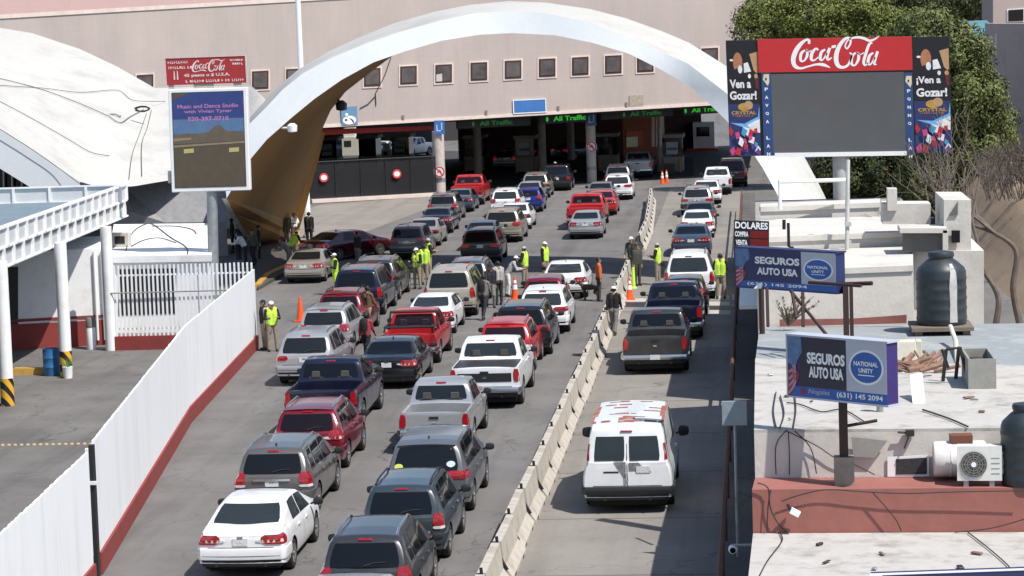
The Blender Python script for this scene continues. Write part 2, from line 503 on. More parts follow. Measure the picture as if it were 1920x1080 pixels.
# ------------------------------------------------------------------ concrete barrier
def barriers():
    CON = pm('barrier_concrete', (0.43, 0.40, 0.35), 0.85, var=.12, dirt_or_sheen=(0.24, 0.21, 0.17), dscale=1.6, damt=.7, bump=.3, bscale=9)
    a, c = Vector((-5.28, 46, 0)), G(1222, 378)
    prof_ = [(-.30, 0), (-.30, .08), (-.14, .30), (-.085, .81), (.085, .81), (.14, .30), (.30, .08), (.30, 0)]
    mb = MB()
    L = 2.86
    n = 9
    rows = []
    for y in (0, L):
        rows.append([(x, y, z) for x, z in prof_])
    mb.grid(rows)
    mb.f += [tuple(range(8)), tuple(len(mb.v) - 8 + i for i in range(7, -1, -1))]; mb.m += [0, 0]
    for y in (.6, 2.3):                 # forklift slots
        mb.box(-.303, .303, y - .14, y + .14, 0, .06, 1)
    me = mb.mesh('barrier', [CON, DARKM])
    mb = MB()
    mb.tube([(.2, -.05, .25), (.03, -.05, .55), (.0, -.05, .92)], .035, 6)
    hk = mb.mesh('joint_bar', DARKM)
    d0 = (c - a); n = int(d0.length / 3.0)
    gap = (G(1180, 519).y, G(1200, 474).y)
    rn = random.Random(3)
    k = 0
    path = [Vector((-5.24, 44, 0)), Vector((-5.36, 75, 0)), Vector((-5.5, 100, 0)), Vector((-5.72, 135, 0)), c]
    def at(t):
        for i in range(4):
            if path[i].y <= t <= path[i + 1].y:
                q = (t - path[i].y) / (path[i + 1].y - path[i].y)
                return path[i].lerp(path[i + 1], q), path[i + 1] - path[i]
        return c, path[4] - path[3]
    y = 44.6
    tot = 0
    while y < c.y - 1:
        if not (gap[0] - 1.0 < y < gap[1] - 1.5):
            p, d = at(y)
            o = bpy.data.objects.new('concrete_barrier', me); COL.objects.link(o)
            o.location = (p.x + rn.uniform(-.025, .025), y, .005)
            o.rotation_euler = (0, 0, math.atan2(-d.x, d.y) + rn.uniform(-.006, .006))
            props(o, 'pale concrete traffic barrier in the long row between the queue and the right lane', 'barrier', 'concrete barriers between the lanes')
            h = bpy.data.objects.new('joint_bar', hk); COL.objects.link(h); h.parent = o
            tot += 1
        y += 2.98
    bpy.context.view_layer.update()

# ------------------------------------------------------------------ white fence on the left
def fences():
    WHS = pm('white_fence_paint', (0.81, 0.82, 0.83), 0.5, var=.03, dirt_or_sheen=(0.52, 0.50, 0.47), dscale=.8, damt=.28, stretch=(2.2, 2.2, .22))
    base = [G(186, 1078), G(355, 792), G(482, 652)]
    def run(pts, z0, z1, name, label, step=.125, wd=.119, th=.05, basew=.16, bz=.46, gapw=0):
        root = thing(name, (pts[0].x, pts[0].y, 0), label, 'fence')
        bm_, sm_, pm_ = MB(), MB(), MB()
        for i in range(len(pts) - 1):
            a, b = pts[i], pts[i + 1]
            d = b - a; ln = d.length; d.normalize()
            n = Vector((d.y, -d.x, 0))
            h = basew / 2
            q = [a + n * h, b + n * h, b - n * h, a - n * h]
            if bz: bm_.hexa(q, [Vector((p.x, p.y, bz)) for p in q])
            k = int(ln / step)
            M = Matrix(((d.x, n.x, 0), (d.y, n.y, 0), (0, 0, 1)))
            rn = random.Random(i)
            for j in range(k):
                p = a + d * (j + .5) * (ln / k)
                zt = z1 + rn.uniform(-.012, .012)
                sm_.obox((p.x, p.y, (z0 + zt) / 2), (wd, th, zt - z0), M)
            for z in (z0 + .25, z1 - .35):
                c = (a + b) / 2 - n * (th / 2 + .025)
                pm_.obox((c.x, c.y, z), (ln, .045, .06), M)
            j = 0.0
            while j <= ln + .1:
                p = a + d * min(j, ln) - n * (th / 2 + .09)
                pm_.obox((p.x, p.y, (z0 + z1) / 2 - .1), (.09, .09, z1 - z0 - .1), M)
                j += 3.0
        if bz: bm_.build('base_wall', REDW, root)
        sm_.build('slats', WHS, root)
        pm_.build('rails', WHS, root)
        return root
    run(base, .46, 2.78, 'slat_fence', 'long white slatted fence on a red base, running beside the queue of cars')
    p0 = G(163, 848, 2.72); p1 = G(-12, 1012, 2.72); p2 = G(-330, 1300, 2.72)
    run([Vector((q.x, q.y, 0)) for q in (p2, p1, p0)], .3, 2.72, 'slat_fence', 'white slatted fence panel at the bottom left corner, in front of the yard')
    # gate post between the two
    q = G(186, 1082)
    m = MB(); m.box(q.x - .045, q.x + .045, q.y - .2, q.y - .02, 0, 2.75)
    o = m.build('fence_post', DARKM, origin=(q.x, q.y, 0)); props(o, 'dark post in the gap between the two white slatted fences', 'post')
    m = MB(); m.box(-.1, .1, -.03, .03, 1.95, 2.02); h = m.build('latch', GLOSSW, o, origin=(0, .22, 0))
    # picket fence
    a, b = G(217, 657), G(482, 651)
    run([a, b], .5, 3.0, 'picket_fence', 'white picket fence with open gaps on a red base, beside the yard', .152, .062, .04, .2, .5)
    p = G(212, 658)
    m = MB(); m.tube([(p.x, p.y, 2.05), (b.x, b.y - .1, 2.05)], .025, 6)
    o = m.build('pipe', STEEL, origin=(p.x, p.y, 2.05)); props(o, 'thin grey pipe fixed along the white picket fence', 'pipe')

# ------------------------------------------------------------------ canopy and yard on the left
def canopy():
    PAN = pm('pale_panel', (0.55, 0.57, 0.58), 0.55, var=.04)
    WHP = pm('white_wall_paint', (0.76, 0.765, 0.77), 0.65, var=.03, dirt_or_sheen=(0.5, 0.49, 0.46), dscale=1.3, damt=.5)
    BLUER = pm('blue_grey_roof', (0.15, 0.2, 0.235), 0.6, dirt_or_sheen=(0.25, 0.3, 0.33), dscale=.8)
    z0, z1 = 4.1, 5.36
    P0, P1, P2 = G(0, 427, z1), G(235, 345, z1), G(0, 352, z1)
    d = (P0 - P1).normalized(); Pm = P0 + d * 14
    e = (P2 - P1).normalized(); Pf = P1 + e * 30
    root = thing('canopy', (P1.x, P1.y, 0), 'white canopy roof with panelled fascia on striped columns over the left yard', 'canopy')
    corners = [Vector((p.x, p.y, 0)) for p in (Pm, P1, Pf)]
    fm, rm = MB(), MB()
    for i in range(2):
        a, b = corners[i], corners[i + 1]
        dd = b - a; ln = dd.length; dd.normalize(); n = Vector((dd.y, -dd.x, 0))
        M = Matrix(((dd.x, n.x, 0), (dd.y, n.y, 0), (0, 0, 1)))
        c = (a + b) / 2 - n * .06
        fm.obox((c.x, c.y, (z0 + z1) / 2), (ln, .12, z1 - z0), M)
        for z in (z0 + .03, (z0 + z1) / 2, z1 - .03):
            c = (a + b) / 2 + n * .03
            rm.obox((c.x, c.y, z), (ln, .07, .055), M)
            c2 = (a + b) / 2 - n * .15
            rm.obox((c2.x, c2.y, z), (ln, .07, .055), M)
        st = 1.42
        k = int(ln / st)
        for row in (0, 1):
            for j in range(k):
                p = b - dd * ((j + (.0 if row else .45)) * st + .08)
                zz = (z0 + (z1 - z0) * (.25 + .5 * row))
                rm.obox((p.x + n.x * .045, p.y + n.y * .045, zz), (.13, .09, (z1 - z0) / 2 - .06), M)
                if row: rm.obox((p.x - n.x * .16, p.y - n.y * .16, (z0 + z1) / 2), (.1, .07, z1 - z0 - .06), M)
    fm.build('fascia', PAN, root)
    rm.build('fascia_ribs', WHP, root)
    Pl = Pf + (Pm - P1)
    m = MB(); q = [Vector((p.x, p.y, 4.75)) for p in (Pm, P1, Pf, Pl)]
    m.plate(q, (0, 0, -.25)); m.build('roof_deck', BLUER, root)
    STR = bpy.data.materials.new('yellow_black_stripes'); STR.use_nodes = True
    t = STR.node_tree; w = t.nodes.new('ShaderNodeTexWave'); w.wave_type, w.bands_direction = 'BANDS', 'DIAGONAL'
    w.inputs['Scale'].default_value = 1.3
    tc = t.nodes.new('ShaderNodeTexCoord'); t.links.new(tc.outputs['Object'], w.inputs[0])
    rp = t.nodes.new('ShaderNodeValToRGB'); rp.color_ramp.interpolation = 'CONSTANT'
    rp.color_ramp.elements[0].color, rp.color_ramp.elements[1].color = (.012, .012, .012, 1), (.65, .36, .03, 1); rp.color_ramp.elements[1].position = .45
    t.links.new(w.outputs['Fac'], rp.inputs[0]); t.links.new(rp.outputs[0], t.nodes['Principled BSDF'].inputs['Base Color'])
    for (x, y) in ((15, 761), (125, 706), (209, 657)):
        p = G(x, y)
        m = MB(); m.lathe([(.2, 0), (.2, z0 + .3)], 20, (p.x, p.y, 0))
        o = m.build('column', WHP, root, smooth=40)
        if y > 660:
            m = MB(); m.lathe([(.206, 0.01), (.206, .85)], 20, (p.x, p.y, 0)); m.build('striped_base', STR, o, smooth=40, origin=(p.x * 0 + root.location.x, root.location.y, 0))
    # white building behind
    a, b = G(-120, 664), G(213, 646)
    dd = (b - a).normalized(); n = Vector((dd.y, -dd.x, 0)); bk = -n * 6
    root = thing('white_building', (a.x, a.y, 0), 'low white building with a red plinth behind the yard columns', 'building')
    m = MB(); m.plate([(a.x, a.y, 0), (b.x, b.y, 0), (b.x, b.y, 3.5), (a.x, a.y, 3.5)], bk); m.build('wall', WHP, root)
    m = MB(); m.plate([a + n * .03 + Vector((0, 0, z)) if i < 1 else q for i, (q, z) in enumerate(((a, 0), (a, 0)))][:0] or [a + n * .03, b + n * .03, b + n * .03 + Vector((0, 0, .92)), a + n * .03 + Vector((0, 0, .92))], -n * .028); m.build('plinth', REDW, root)
    m = MB(); m.plate([a + n * .035 + Vector((0, 0, 1.0)), b + n * .035 + Vector((0, 0, 1.0)), b + n * .035 + Vector((0, 0, 1.1)), a + n * .035 + Vector((0, 0, 1.1))], -n * .033); m.build('band', REDW, root)
    wq = [PL(x, y, a + n * .02, n) for x, y in ((-40, 640), (34, 636), (34, 500), (-40, 505))]
    m = MB(); m.plate(wq, -n * .015); m.build('doorway', DARKM, root)
    for x in (182, 196):
        p = PL(x, 600, a + n * .1, n)
        m = MB(); m.tube([(p.x, p.y, .2), (p.x, p.y, 3.4)], .05, 8); m.build('downpipe', WHP, root)
    # flat roofed white kiosk behind the picket fence
    h = 2.9
    rf = [G(205, 480, h), G(395, 477, h), G(394, 419, h), G(215, 421, h)]
    root = thing('white_kiosk', (rf[0].x, rf[0].y, 0), 'white flat roofed kiosk with loose cables on its roof, behind the picket fence', 'building')
    m = MB(); m.plate([Vector((p.x, p.y, h - .25)) for p in rf], (0, 0, -(h - .25))); m.build('wall', WHP, root)
    m = MB()
    c = sum(rf, Vector()) / 4
    m.plate([c + (p - c) * 1.02 for p in rf], (0, 0, -.25)); m.build('roof', WHP, root)
    fn = (rf[1] - rf[0]).normalized(); n = Vector((fn.y, -fn.x, 0))
    wq = [PL(x, y, rf[0] + n * .02, n) for x, y in ((222, 592), (330, 588), (330, 503), (222, 505))]
    m = MB(); m.plate(wq, -n * .016); m.build('window', GLASS, root)
    def cab(pts, h, lab, r=.028):
        P = [G(x, y, h + .03) for x, y in pts]
        mb = MB(); mb.tube(curve(P), r, 5)
        o = mb.build('cable', CABLE, origin=P[0]); props(o, lab, 'cable')
    cab(((236, 470), (246, 440), (262, 425), (285, 420), (320, 445), (348, 462), (352, 476)), h, 'thick black cable looping over the white kiosk roof', .02)
    cab(((246, 462), (270, 450), (300, 446), (330, 455)), h, 'thin black cable lying across the middle of the white kiosk roof', .018)
    cab(((285, 424), (330, 424), (360, 430), (368, 438)), h, 'black cable along the back edge of the white kiosk roof', .02)
    p = G(228, 462, h)
    m = MB(); m.box(p.x - .35, p.x + .35, p.y - .25, p.y + .25, h, h + .55)
    o = bevel(m.build('cabinet', pm('beige_metal', (0.5, 0.48, 0.42), 0.6), origin=(p.x, p.y, h))); props(o, 'small beige equipment cabinet on the white kiosk roof', 'cabinet')
    m = MB(); m.box(-.2, .2, -.262, -.25, .12, .42); m.build('vent', DARKM, o, origin=(0, 0, 0))
    # yard bits
    p = G(98, 704)
    m = MB(); m.lathe([(.27, 0), (.28, .03), (.28, .28), (.29, .3), (.28, .32), (.28, .58), (.29, .6), (.28, .62), (.28, .86), (.285, .9), (.25, .9), (.24, .87)], 24, (p.x, p.y, 0))
    o = m.build('barrel', pm('blue_plastic', (0.03, 0.14, 0.32), 0.4), smooth=40, origin=(p.x, p.y, 0)); props(o, 'blue plastic barrel beside the striped column', 'barrel')
    p = G(127, 706) + Vector((.12, -.42, 0))
    m = MB(); m.lathe([(.14, 0), (.17, .36), (.175, .38), (.15, .38)], 18, (p.x, p.y, 0))
    o = m.build('bucket', GLOSSW, smooth=40, origin=(p.x, p.y, 0)); props(o, 'white bucket planter at the foot of the striped column', 'bucket')
    m = MB()
    rn = random.Random(4)
    for i in range(40):
        t = rn.uniform(0, 6.28); l = rn.uniform(.15, .4)
        a_, b_ = Vector((.06 * math.cos(t), .06 * math.sin(t), .36)), Vector((.2 * math.cos(t), .2 * math.sin(t), .36 + l))
        m.add([a_, a_ + Vector((.02, .01, 0)), b_], [(0, 1, 2)])
    m.build('plant', pm('green_leaf', (0.05, 0.16, 0.03), 0.6), o, origin=(0, 0, 0))
    p = G(172, 655)
    m = MB(); m.lathe([(.16, 0), (.17, .04), (.17, .75), (.15, .8)], 18, (p.x, p.y, 0)); m.lathe([(.17, .8), (.17, 1.1), (.12, 1.16)], 18, (p.x, p.y, 0), 1)
    o = m.build('cylinder_bin', [GLOSSW, pm('grey_lid', (0.16, 0.15, 0.14), 0.7)], smooth=40, origin=(p.x, p.y, 0)); props(o, 'tall white bin with grey top against the white building', 'bin')
    a, b = G(27, 702), G(82, 702)
    m = MB(); m.hexa([a + Vector((0, -.2, 0)), b + Vector((0, -.2, 0)), b + Vector((0, .2, 0)), a + Vector((0, .2, 0))], [Vector((q.x, q.y + s, .22)) for q, s in ((a, -.16), (b, -.16), (b, .16), (a, .16))])
    o = m.build('parking_kerb', YEL, origin=(a.x, a.y, 0)); props(o, 'yellow kerb block beside the blue barrel', 'kerb block')
    # speed bump of yellow studs
    a, b = G(-60, 837), G(176, 833)
    n = 20
    for i in range(n):
        q = a.lerp(b, (i + .5) / n)
        m = MB(); m.lathe([(.062, 0), (.058, .025), (.035, .042), (.01, .046)], 10, (0, 0, 0))
        me = bpy.data.meshes.get('road_stud') or m.mesh('road_stud', pm('worn_yellow_plastic', (0.42, 0.32, 0.15), .7, dirt_or_sheen=(.2, .17, .12), dscale=9), smooth=50)
        o = bpy.data.objects.new('road_stud', me); COL.objects.link(o); o.location = (q.x, q.y, .005)
        props(o, 'yellow road stud in the row across the left yard', 'road stud', 'yellow studs across the yard')
    # wheelbarrow frame leaning at the wall
    p = G(78, 640)
    m = MB()
    m.tube([p + Vector((-.4, 0, .9)), p + Vector((0, -.3, .35)), p + Vector((.35, -.5, .1))], .03, 6)
    m.tube([p + Vector((-.25, .2, .9)), p + Vector((.15, -.1, .35)), p + Vector((.35, -.5, .1))], .03, 6)
    m.tube([p + Vector((0, -.3, .35)), p + Vector((.15, -.1, .35))], .03, 6)
    o = m.build('hand_trolley', STEEL, origin=p); props(o, 'metal hand trolley leaning against the red plinth', 'trolley')
    m = MB(); m.lathe([(.08, -.05), (.17, -.05), (.17, .05), (.08, .05)], 14, (.35, -.5, .17), 0, 'x'); m.build('wheel', TYRE, o, origin=(0, 0, 0), smooth=40)

# ------------------------------------------------------------------ left LED screen and light pole
def left_sign():
    Y = 96.0
    base = Yp(402, 600, Y); base.z = 0
    root = thing('screen_sign', base, 'upright LED screen in a white frame on a grey pole, left of the arch', 'screen sign')
    m = MB(); m.tube([base, Yp(397, 345, Y + .3)], .2, 14); m.build('pole', STEEL, root, smooth=40)
    b = Board(Yp(322, 361, Y), Yp(469, 357, Y), 1)
    b.uz = (Yp(315, 168, Y) - Yp(322, 361, Y)); b.h = b.uz.length; b.uz.normalize()
    b.n = b.ux.cross(b.uz)
    w, h = b.w, b.h
    m = MB(); b.rect(m, 0, w, 0, h, -.35, 0); bevel(m.build('frame', GLOSSW, root), .03)
    m = MB(); b.rect(m, .13, w - .13, .16, h - .12, .0, .012)
    m.build('screen', pm('screen_base', (0.035, 0.035, 0.04), 0.3), root)
    m = MB()
    S1, S2, S3, S4, S5, S6, S7 = [pm('screen_' + k, c, 0.4, emit=e, var=.15, scale=3) for k, c, e in (('deep_blue', (0.025, 0.04, 0.15), .2), ('sky', (0.07, 0.13, 0.24), .2), ('brown', (0.062, 0.05, 0.034), .3), ('mesa', (0.085, 0.068, 0.05), .3), ('purple', (0.27, 0.12, 0.27), .4), ('tan', (0.2, 0.155, 0.1), .2), ('yellow', (0.32, 0.28, 0.11), .3))]
    u0, u1, v0, v1 = .15, w - .15, .18, h - .14
    def ry(f): return v0 + (v1 - v0) * f
    b.poly(m, [(u0, ry(.72)), (u1, ry(.72)), (u1, ry(1)), (u0, ry(1))], .014, 0)
    b.poly(m, [(u0, ry(.56)), (u1, ry(.56)), (u1, ry(.72)), (u0, ry(.72))], .014, 1)
    b.poly(m, [(u0, ry(0)), (u1, ry(0)), (u1, ry(.57)), (u0, ry(.56))], .018, 2)
    W_ = u1 - u0
    b.poly(m, [(u0, ry(.555)), (u0 + W_ * .2, ry(.575)), (u0 + W_ * .3, ry(.56)), (u0 + W_ * .5, ry(.58)), (u0 + W_ * .58, ry(.64)), (u0 + W_ * .66, ry(.65)), (u0 + W_ * .75, ry(.585)), (u1, ry(.58)), (u1, ry(.48)), (u0, ry(.46))], .022, 3)
    b.poly(m, [(u0, ry(.445)), (u1, ry(.475)), (u1, ry(.455)), (u0, ry(.425))], .026, 5)
    b.poly(m, [(u0, ry(.52)), (u0 + W_ * .25, ry(.525)), (u0 + W_ * .25, ry(.505)), (u0, ry(.49))], .026, 5)
    for f in (.14, .78):
        b.poly(m, [(u0 + W_ * f, ry(.36)), (u0 + W_ * (f + .14), ry(.365)), (u0 + W_ * (f + .14), ry(.41)), (u0 + W_ * f, ry(.405))], .026, 6)
    b.poly(m, [(u0, ry(.92)), (u0 + W_ * .25, ry(1)), (u0, ry(1))], .017, 2)
    b.text(m, 'Music and Dance Studio', (u0 + u1) / 2, ry(.855), W_ * .86, .15, .024, 4, .02)
    b.text(m, 'with Vivian Tyner', (u0 + u1) / 2, ry(.795), W_ * .68, .16, .024, 4, .02)
    b.text(m, '520-397-0710', (u0 + u1) / 2, ry(.72), W_ * .58, .17, .024, 4, .03)
    m.build('screen_picture', [S1, S2, S3, S4, S5, S6, S7], root, recalc=False)
    m = MB(); q = b.pt(-.06, .55, -.2); b.rect(m, -.14, 0, .35, .8, -.3, -.05); m.build('side_box', STEEL, root)
    # red board above
    b2 = Board(Yp(313, 160, Y), Yp(462, 155, Y), 1)
    b2.uz = (Yp(310, 110, Y) - Yp(313, 160, Y)); b2.h = b2.uz.length; b2.uz.normalize(); b2.n = b2.ux.cross(b2.uz)
    rt2 = thing('red_board', b2.pt(b2.w / 2, 0, 0), 'red soft drink price board on top of the LED screen sign', 'sign board')
    RB, WT = pm('board_red', (0.36, 0.028, 0.03), 0.45, var=.1), pm('board_white_lettering', (0.72, 0.6, 0.58), 0.6)
    m = MB(); b2.rect(m, 0, b2.w, 0, b2.h, -.1, 0); m.build('panel', RB, rt2)
    m = MB()
    for (x0, x1, y0, y1) in ((-.03, b2.w + .03, b2.h, b2.h + .04), (-.04, 0, 0, b2.h), (b2.w, b2.w + .04, 0, b2.h)):
        b2.rect(m, x0, x1, y0, y1, -.1, .02)
    m.build('frame', pm('pale_pink_frame', (0.6, 0.47, 0.44), 0.6), rt2)
    m = MB()
    for x0, x1 in ((.05, .25), (1.0, 1.75), (2.5, 2.8)):
        m = MB(); b2.rect(m, x0, x1, -.22, 0, -.08, -.03); m.build('bracket', pm('beige_metal', (0.5, 0.48, 0.42), 0.6), rt2)
    m = MB()
    k = b2.w / 470 * .95
    script_logo(b2, m, lambda x: b2.w * .53 + (x - 860) * k * .42, lambda y: b2.h * .69 - (y - 282) * k * .42, k * .42, .008)
    b2.text(m, '45 pesos o $ U.S.A.', b2.w * .51, b2.h * .33, b2.w * .58, .15, .008, 0, .03)
    b2.scribble(m, .08, b2.w * .3, b2.h * .80, .09, .006, 0, 2)
    b2.scribble(m, .1, b2.w * .32, b2.h * .6, .1, .006, 0, 3)
    b2.scribble(m, b2.w * .78, b2.w * .97, b2.h * .82, .08, .006, 0, 4)
    b2.scribble(m, b2.w * .84, b2.w * .97, b2.h * .68, .09, .006, 0, 5)
    b2.scribble(m, b2.w * .24, b2.w * .96, b2.h * .07, .1, .006, 0, 6)
    for x in (.3, .42): b2.poly(m, [(x - .03, b2.h * .2), (x + .03, b2.h * .2), (x + .02, b2.h * .5), (x - .01, b2.h * .54)], .006, 0)
    m.build('lettering', WT, rt2, recalc=False)
    # white light pole
    p = G(578, 446)
    t = Yp(557, -30, p.y)
    root = thing('light_pole', p, 'tall white light pole standing beside the left leg of the arch', 'light pole')
    m = MB(); m.tube([p, p.lerp(t, .5), t], [.19, .17, .14], 14); m.build('pole', GLOSSW, root, smooth=40)
    m = MB(); m.lathe([(.3, 0), (.3, .12), (.2, .2)], 12, p); m.build('base', STEEL, root, smooth=40)
# ------------------------------------------------------------------ the big white shells and the arch
def arch():
    SH = pm('white_shell_paint', (0.46, 0.45, 0.425), 0.75, var=.05, dirt_or_sheen=(0.32, 0.31, 0.295), dscale=.3, damt=.6, bump=.15, bscale=3)
    FACE = pm('shade_blue_shell_paint', (0.50, 0.53, 0.555), 0.7, var=.04, dirt_or_sheen=(0.46, 0.5, 0.54), dscale=.5, damt=.5)  # white shell with its blue-grey shade put into the paint colour
    OCH = pm('ochre_underside', (0.30, 0.16, 0.042), 0.8, var=.12, scale=.5)
    Fl = [(425, 372), (446, 335), (468, 300), (500, 262), (545, 222), (590, 185), (640, 150), (700, 117), (760, 96), (830, 76), (900, 65), (960, 62), (1040, 66), (1110, 80), (1180, 101), (1240, 131), (1300, 166), (1362, 226), (1400, 270), (1430, 315), (1455, 360), (1478, 405)]
    Fu = [(420, 330), (443, 275), (467, 233), (497, 203), (530, 168), (567, 138), (622, 108), (690, 80), (750, 60), (827, 38), (890, 25), (957, 20), (1023, 25), (1107, 42), (1173, 67), (1240, 97), (1290, 119), (1360, 173), (1428, 235), (1477, 292), (1510, 360), (1532, 405)]
    Ou = [(420, 318), (445, 262), (468, 222), (494, 192), (524, 160), (560, 130), (612, 98), (678, 68), (738, 44), (815, 22), (880, 9), (955, 2), (1025, 5), (1107, 17), (1173, 34), (1240, 58), (1292, 80), (1362, 124), (1440, 195), (1496, 272), (1533, 340), (1562, 400)]
    n = len(Fl)
    s = np.cumsum([0] + [math.hypot(Fl[i + 1][0] - Fl[i][0], Fl[i + 1][1] - Fl[i][1]) for i in range(n - 1)]); s /= s[-1]
    yf = [float(np.interp(t, [0, .25, .5, .75, 1], [109, 111, 113, 112, 106])) for t in s]
    yo = [a + 3 + 6 * math.sin(math.pi * t) + 20 * max(0, 1 - t / .2) for a, t in zip(yf, s)]
    root = thing('arch', G(490, 458), 'huge white concrete arch spanning the road in front of the customs building', 'arch')
    lo = [Yp(*Fl[i], yf[i]) for i in range(n)]
    up = [Yp(*Fu[i], yf[i] + .4) for i in range(n)]
    ou = [Yp(*Ou[i], yo[i]) for i in range(n)]
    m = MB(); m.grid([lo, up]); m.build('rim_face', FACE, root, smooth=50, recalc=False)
    m = MB(); m.grid([up, [(a + b) / 2 + Vector((0, 0, .12)) for a, b in zip(up, ou)], ou]); m.build('outer_shell', SH, root, smooth=50, recalc=False)
    # underside: from the lower rim back and down to the inner edge
    bk_px = [(552, 420), (564, 380), (575, 340), (590, 290), (603, 245), (620, 207), (648, 172), (702, 130)]
    inn = []
    for i in range(n):
        t = s[i]
        if i < len(bk_px): inn.append(Yp(*bk_px[i], float(np.interp(i, [0, 7], [139.5, yf[7] + 8]))))
        else:
            inn.append(Yp(Fl[i][0], Fl[i][1] - 9, yf[i] + 8))
    m = MB(); m.grid([lo, [(a + b) / 2 + Vector((0, 0, .05)) for a, b in zip(lo, inn)], inn]); m.build('underside', OCH, root, smooth=50, recalc=False)
    m = MB(); m.grid([[lo[-1], Vector((lo[-1].x + 1, lo[-1].y + 8, 0))], [up[-1], Vector((up[-1].x + 1.5, up[-1].y + 8, 0))], [ou[-1], Vector((ou[-1].x + 1.5, ou[-1].y + 9, 0))]]); m.build('right_leg', FACE, root, recalc=False)
    m = MB(); m.grid([inn, ou]); m.build('back_shell', SH, root, smooth=50, recalc=False)
    # left leg below the rim corner
    yl = yf[0]
    fr = [Yp(425, 372, yl), Yp(440, 402, yl + 9), Yp(468, 447, yl + 20), G(491, 459)]
    bk = [Yp(552, 420, inn[0].y), Yp(551, 438, inn[0].y), Yp(549, 452, inn[0].y), G(548, 459)]
    m = MB(); m.grid([fr, bk]); m.build('leg', OCH, root, recalc=False)
    gold = [Yp(x, y, Y - .15) for (x, y), Y in zip(((552, 420), (564, 380), (575, 340), (590, 290), (603, 245)), [inn[i].y for i in range(5)])]
    gold2 = [Yp(x + 12, y + 3, q.y + .5) for (x, y), q in zip(((550, 424), (562, 383), (572, 343), (586, 293), (597, 248)), gold)]
    b0 = G(549, 459); b1 = G(562, 459)
    m = MB(); m.grid([[b0] + gold, [b1] + gold2]); m.build('sunlit_strip', pm('sunlit_ochre', (0.42, 0.24, 0.06), .7), root, recalc=False)  # sunlit part of the underside painted as a brighter ochre strip
    m = MB()
    e0 = [Yp(x - 9, y, p.y + .3) for (x, y), p in zip(((425, 372), (440, 402), (468, 447)), fr)] + [G(483, 461)]
    m.grid([e0, fr]); m.build('leg_edge', SH, root, recalc=False)
    # small lamp fixed to the rim
    p = Yp(548, 240, yf[4] - .3)
    m = MB(); m.tube([p + Vector((-.5, .3, 0)), p], .05, 6); m.lathe([(.02, -.2), (.2, -.15), (.22, .1), (.1, .2)], 12, p)
    o = m.build('floodlight', GLOSSW, origin=p, smooth=40); props(o, 'small white floodlight fixed to the left side of the arch rim', 'floodlight')
    p = Yp(640, 198, 122)
    m = MB(); m.lathe([(.05, -.25), (.25, -.2), (.28, .1), (.1, .25)], 12, p); m.tube([p, p + Vector((-.3, .6, .4))], .05, 6)
    o = m.build('floodlight', DARKM, origin=p, smooth=40); props(o, 'dark floodlight hanging under the arch above the blue wheelchair sign', 'floodlight')
    # ------------- neighbouring shell on the left
    xs = [-70, -30, 0, 60, 105, 150, 185, 220, 255, 290, 330, 380, 430, 470, 497]
    Tt = np.interp(xs, [-70, 0, 60, 150, 220, 290, 380, 470, 500], [42, 52, 62, 92, 125, 165, 163, 160, 190])
    Bt = np.interp(xs, [-70, 0, 60, 120, 165, 235, 310, 430, 462, 500], [204, 242, 280, 322, 350, 352, 339, 322, 242, 205])
    Ytop = np.interp(xs, [-70, 290, 430, 500], [152, 146, 142, 135])
    Ybot = np.interp(xs, [-70, 165, 310, 430, 500], [121, 124, 128, 132, 134.5])
    def sp(i, t):
        y = Tt[i] + (Bt[i] - Tt[i]) * t
        return Yp(xs[i], y, Ytop[i] + (Ybot[i] - Ytop[i]) * t ** .85)
    root = thing('shell_roof', (sp(7, 1).x, sp(7, 1).y, 0), 'sweeping white concrete shell roof filling the upper left, beside the arch', 'shell roof')
    m = MB(); m.grid([[sp(i, t) for i in range(len(xs))] for t in np.linspace(0, 1, 14)]); m.build('shell', SH, root, smooth=60, recalc=False)
    back = [sp(i, 0) for i in range(len(xs))]
    m = MB(); m.grid([back, [Vector((p.x, p.y + 1.5, p.z - .3)) for p in back], [Vector((p.x, p.y + 4, 0)) for p in back]]); m.build('back_shell', SH, root, smooth=60, recalc=False)
    ids = [0, 1, 2, 3, 4, 5]
    lowpx = {0: 290, 1: 302, 2: 316, 3: 353, 4: 360, 5: 366}
    a = [sp(i, 1) for i in ids]; b = [Yp(xs[i], lowpx[i], Ybot[i]) for i in ids]
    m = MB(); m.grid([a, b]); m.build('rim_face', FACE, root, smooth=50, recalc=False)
    c = [Vector((p.x, p.y + 9, p.z - 1)) for p in b]
    m = MB(); m.grid([b, c]); m.build('underside', SH, root, recalc=False)
    m = MB()
    a = [Yp(x, y, 130.0) for x, y in ((165, 351), (235, 353), (310, 340), (428, 325))]
    b = [Yp(x, y, 128.5) for x, y in ((190, 420), (248, 398), (310, 417), (424, 416))]
    c = [Vector((p.x, p.y + .2, 0)) for p in b]
    m.grid([a, b, c]); m.build('lower_shell', pm('shade_grey_shell_paint', (0.24, 0.24, 0.25), .8, dirt_or_sheen=(0.17, 0.17, 0.18), dscale=.8), root, recalc=False)  # shell underside set upright, its shade painted in as grey
    q = [Yp(x, y, 134) for x, y in ((-80, 380), (62, 380), (62, 290), (-80, 250))]
    m = MB(); m.plate(q, (0, .2, 0)); m.build('glazing', GLASS, root)
    m = MB()
    for x in (-40, -18, 6, 22, 40): m.tube([Yp(x, 250, 133.8), Yp(x + 2, 380, 133.8)], .07, 6)
    m.build('mullions', STEEL, root)
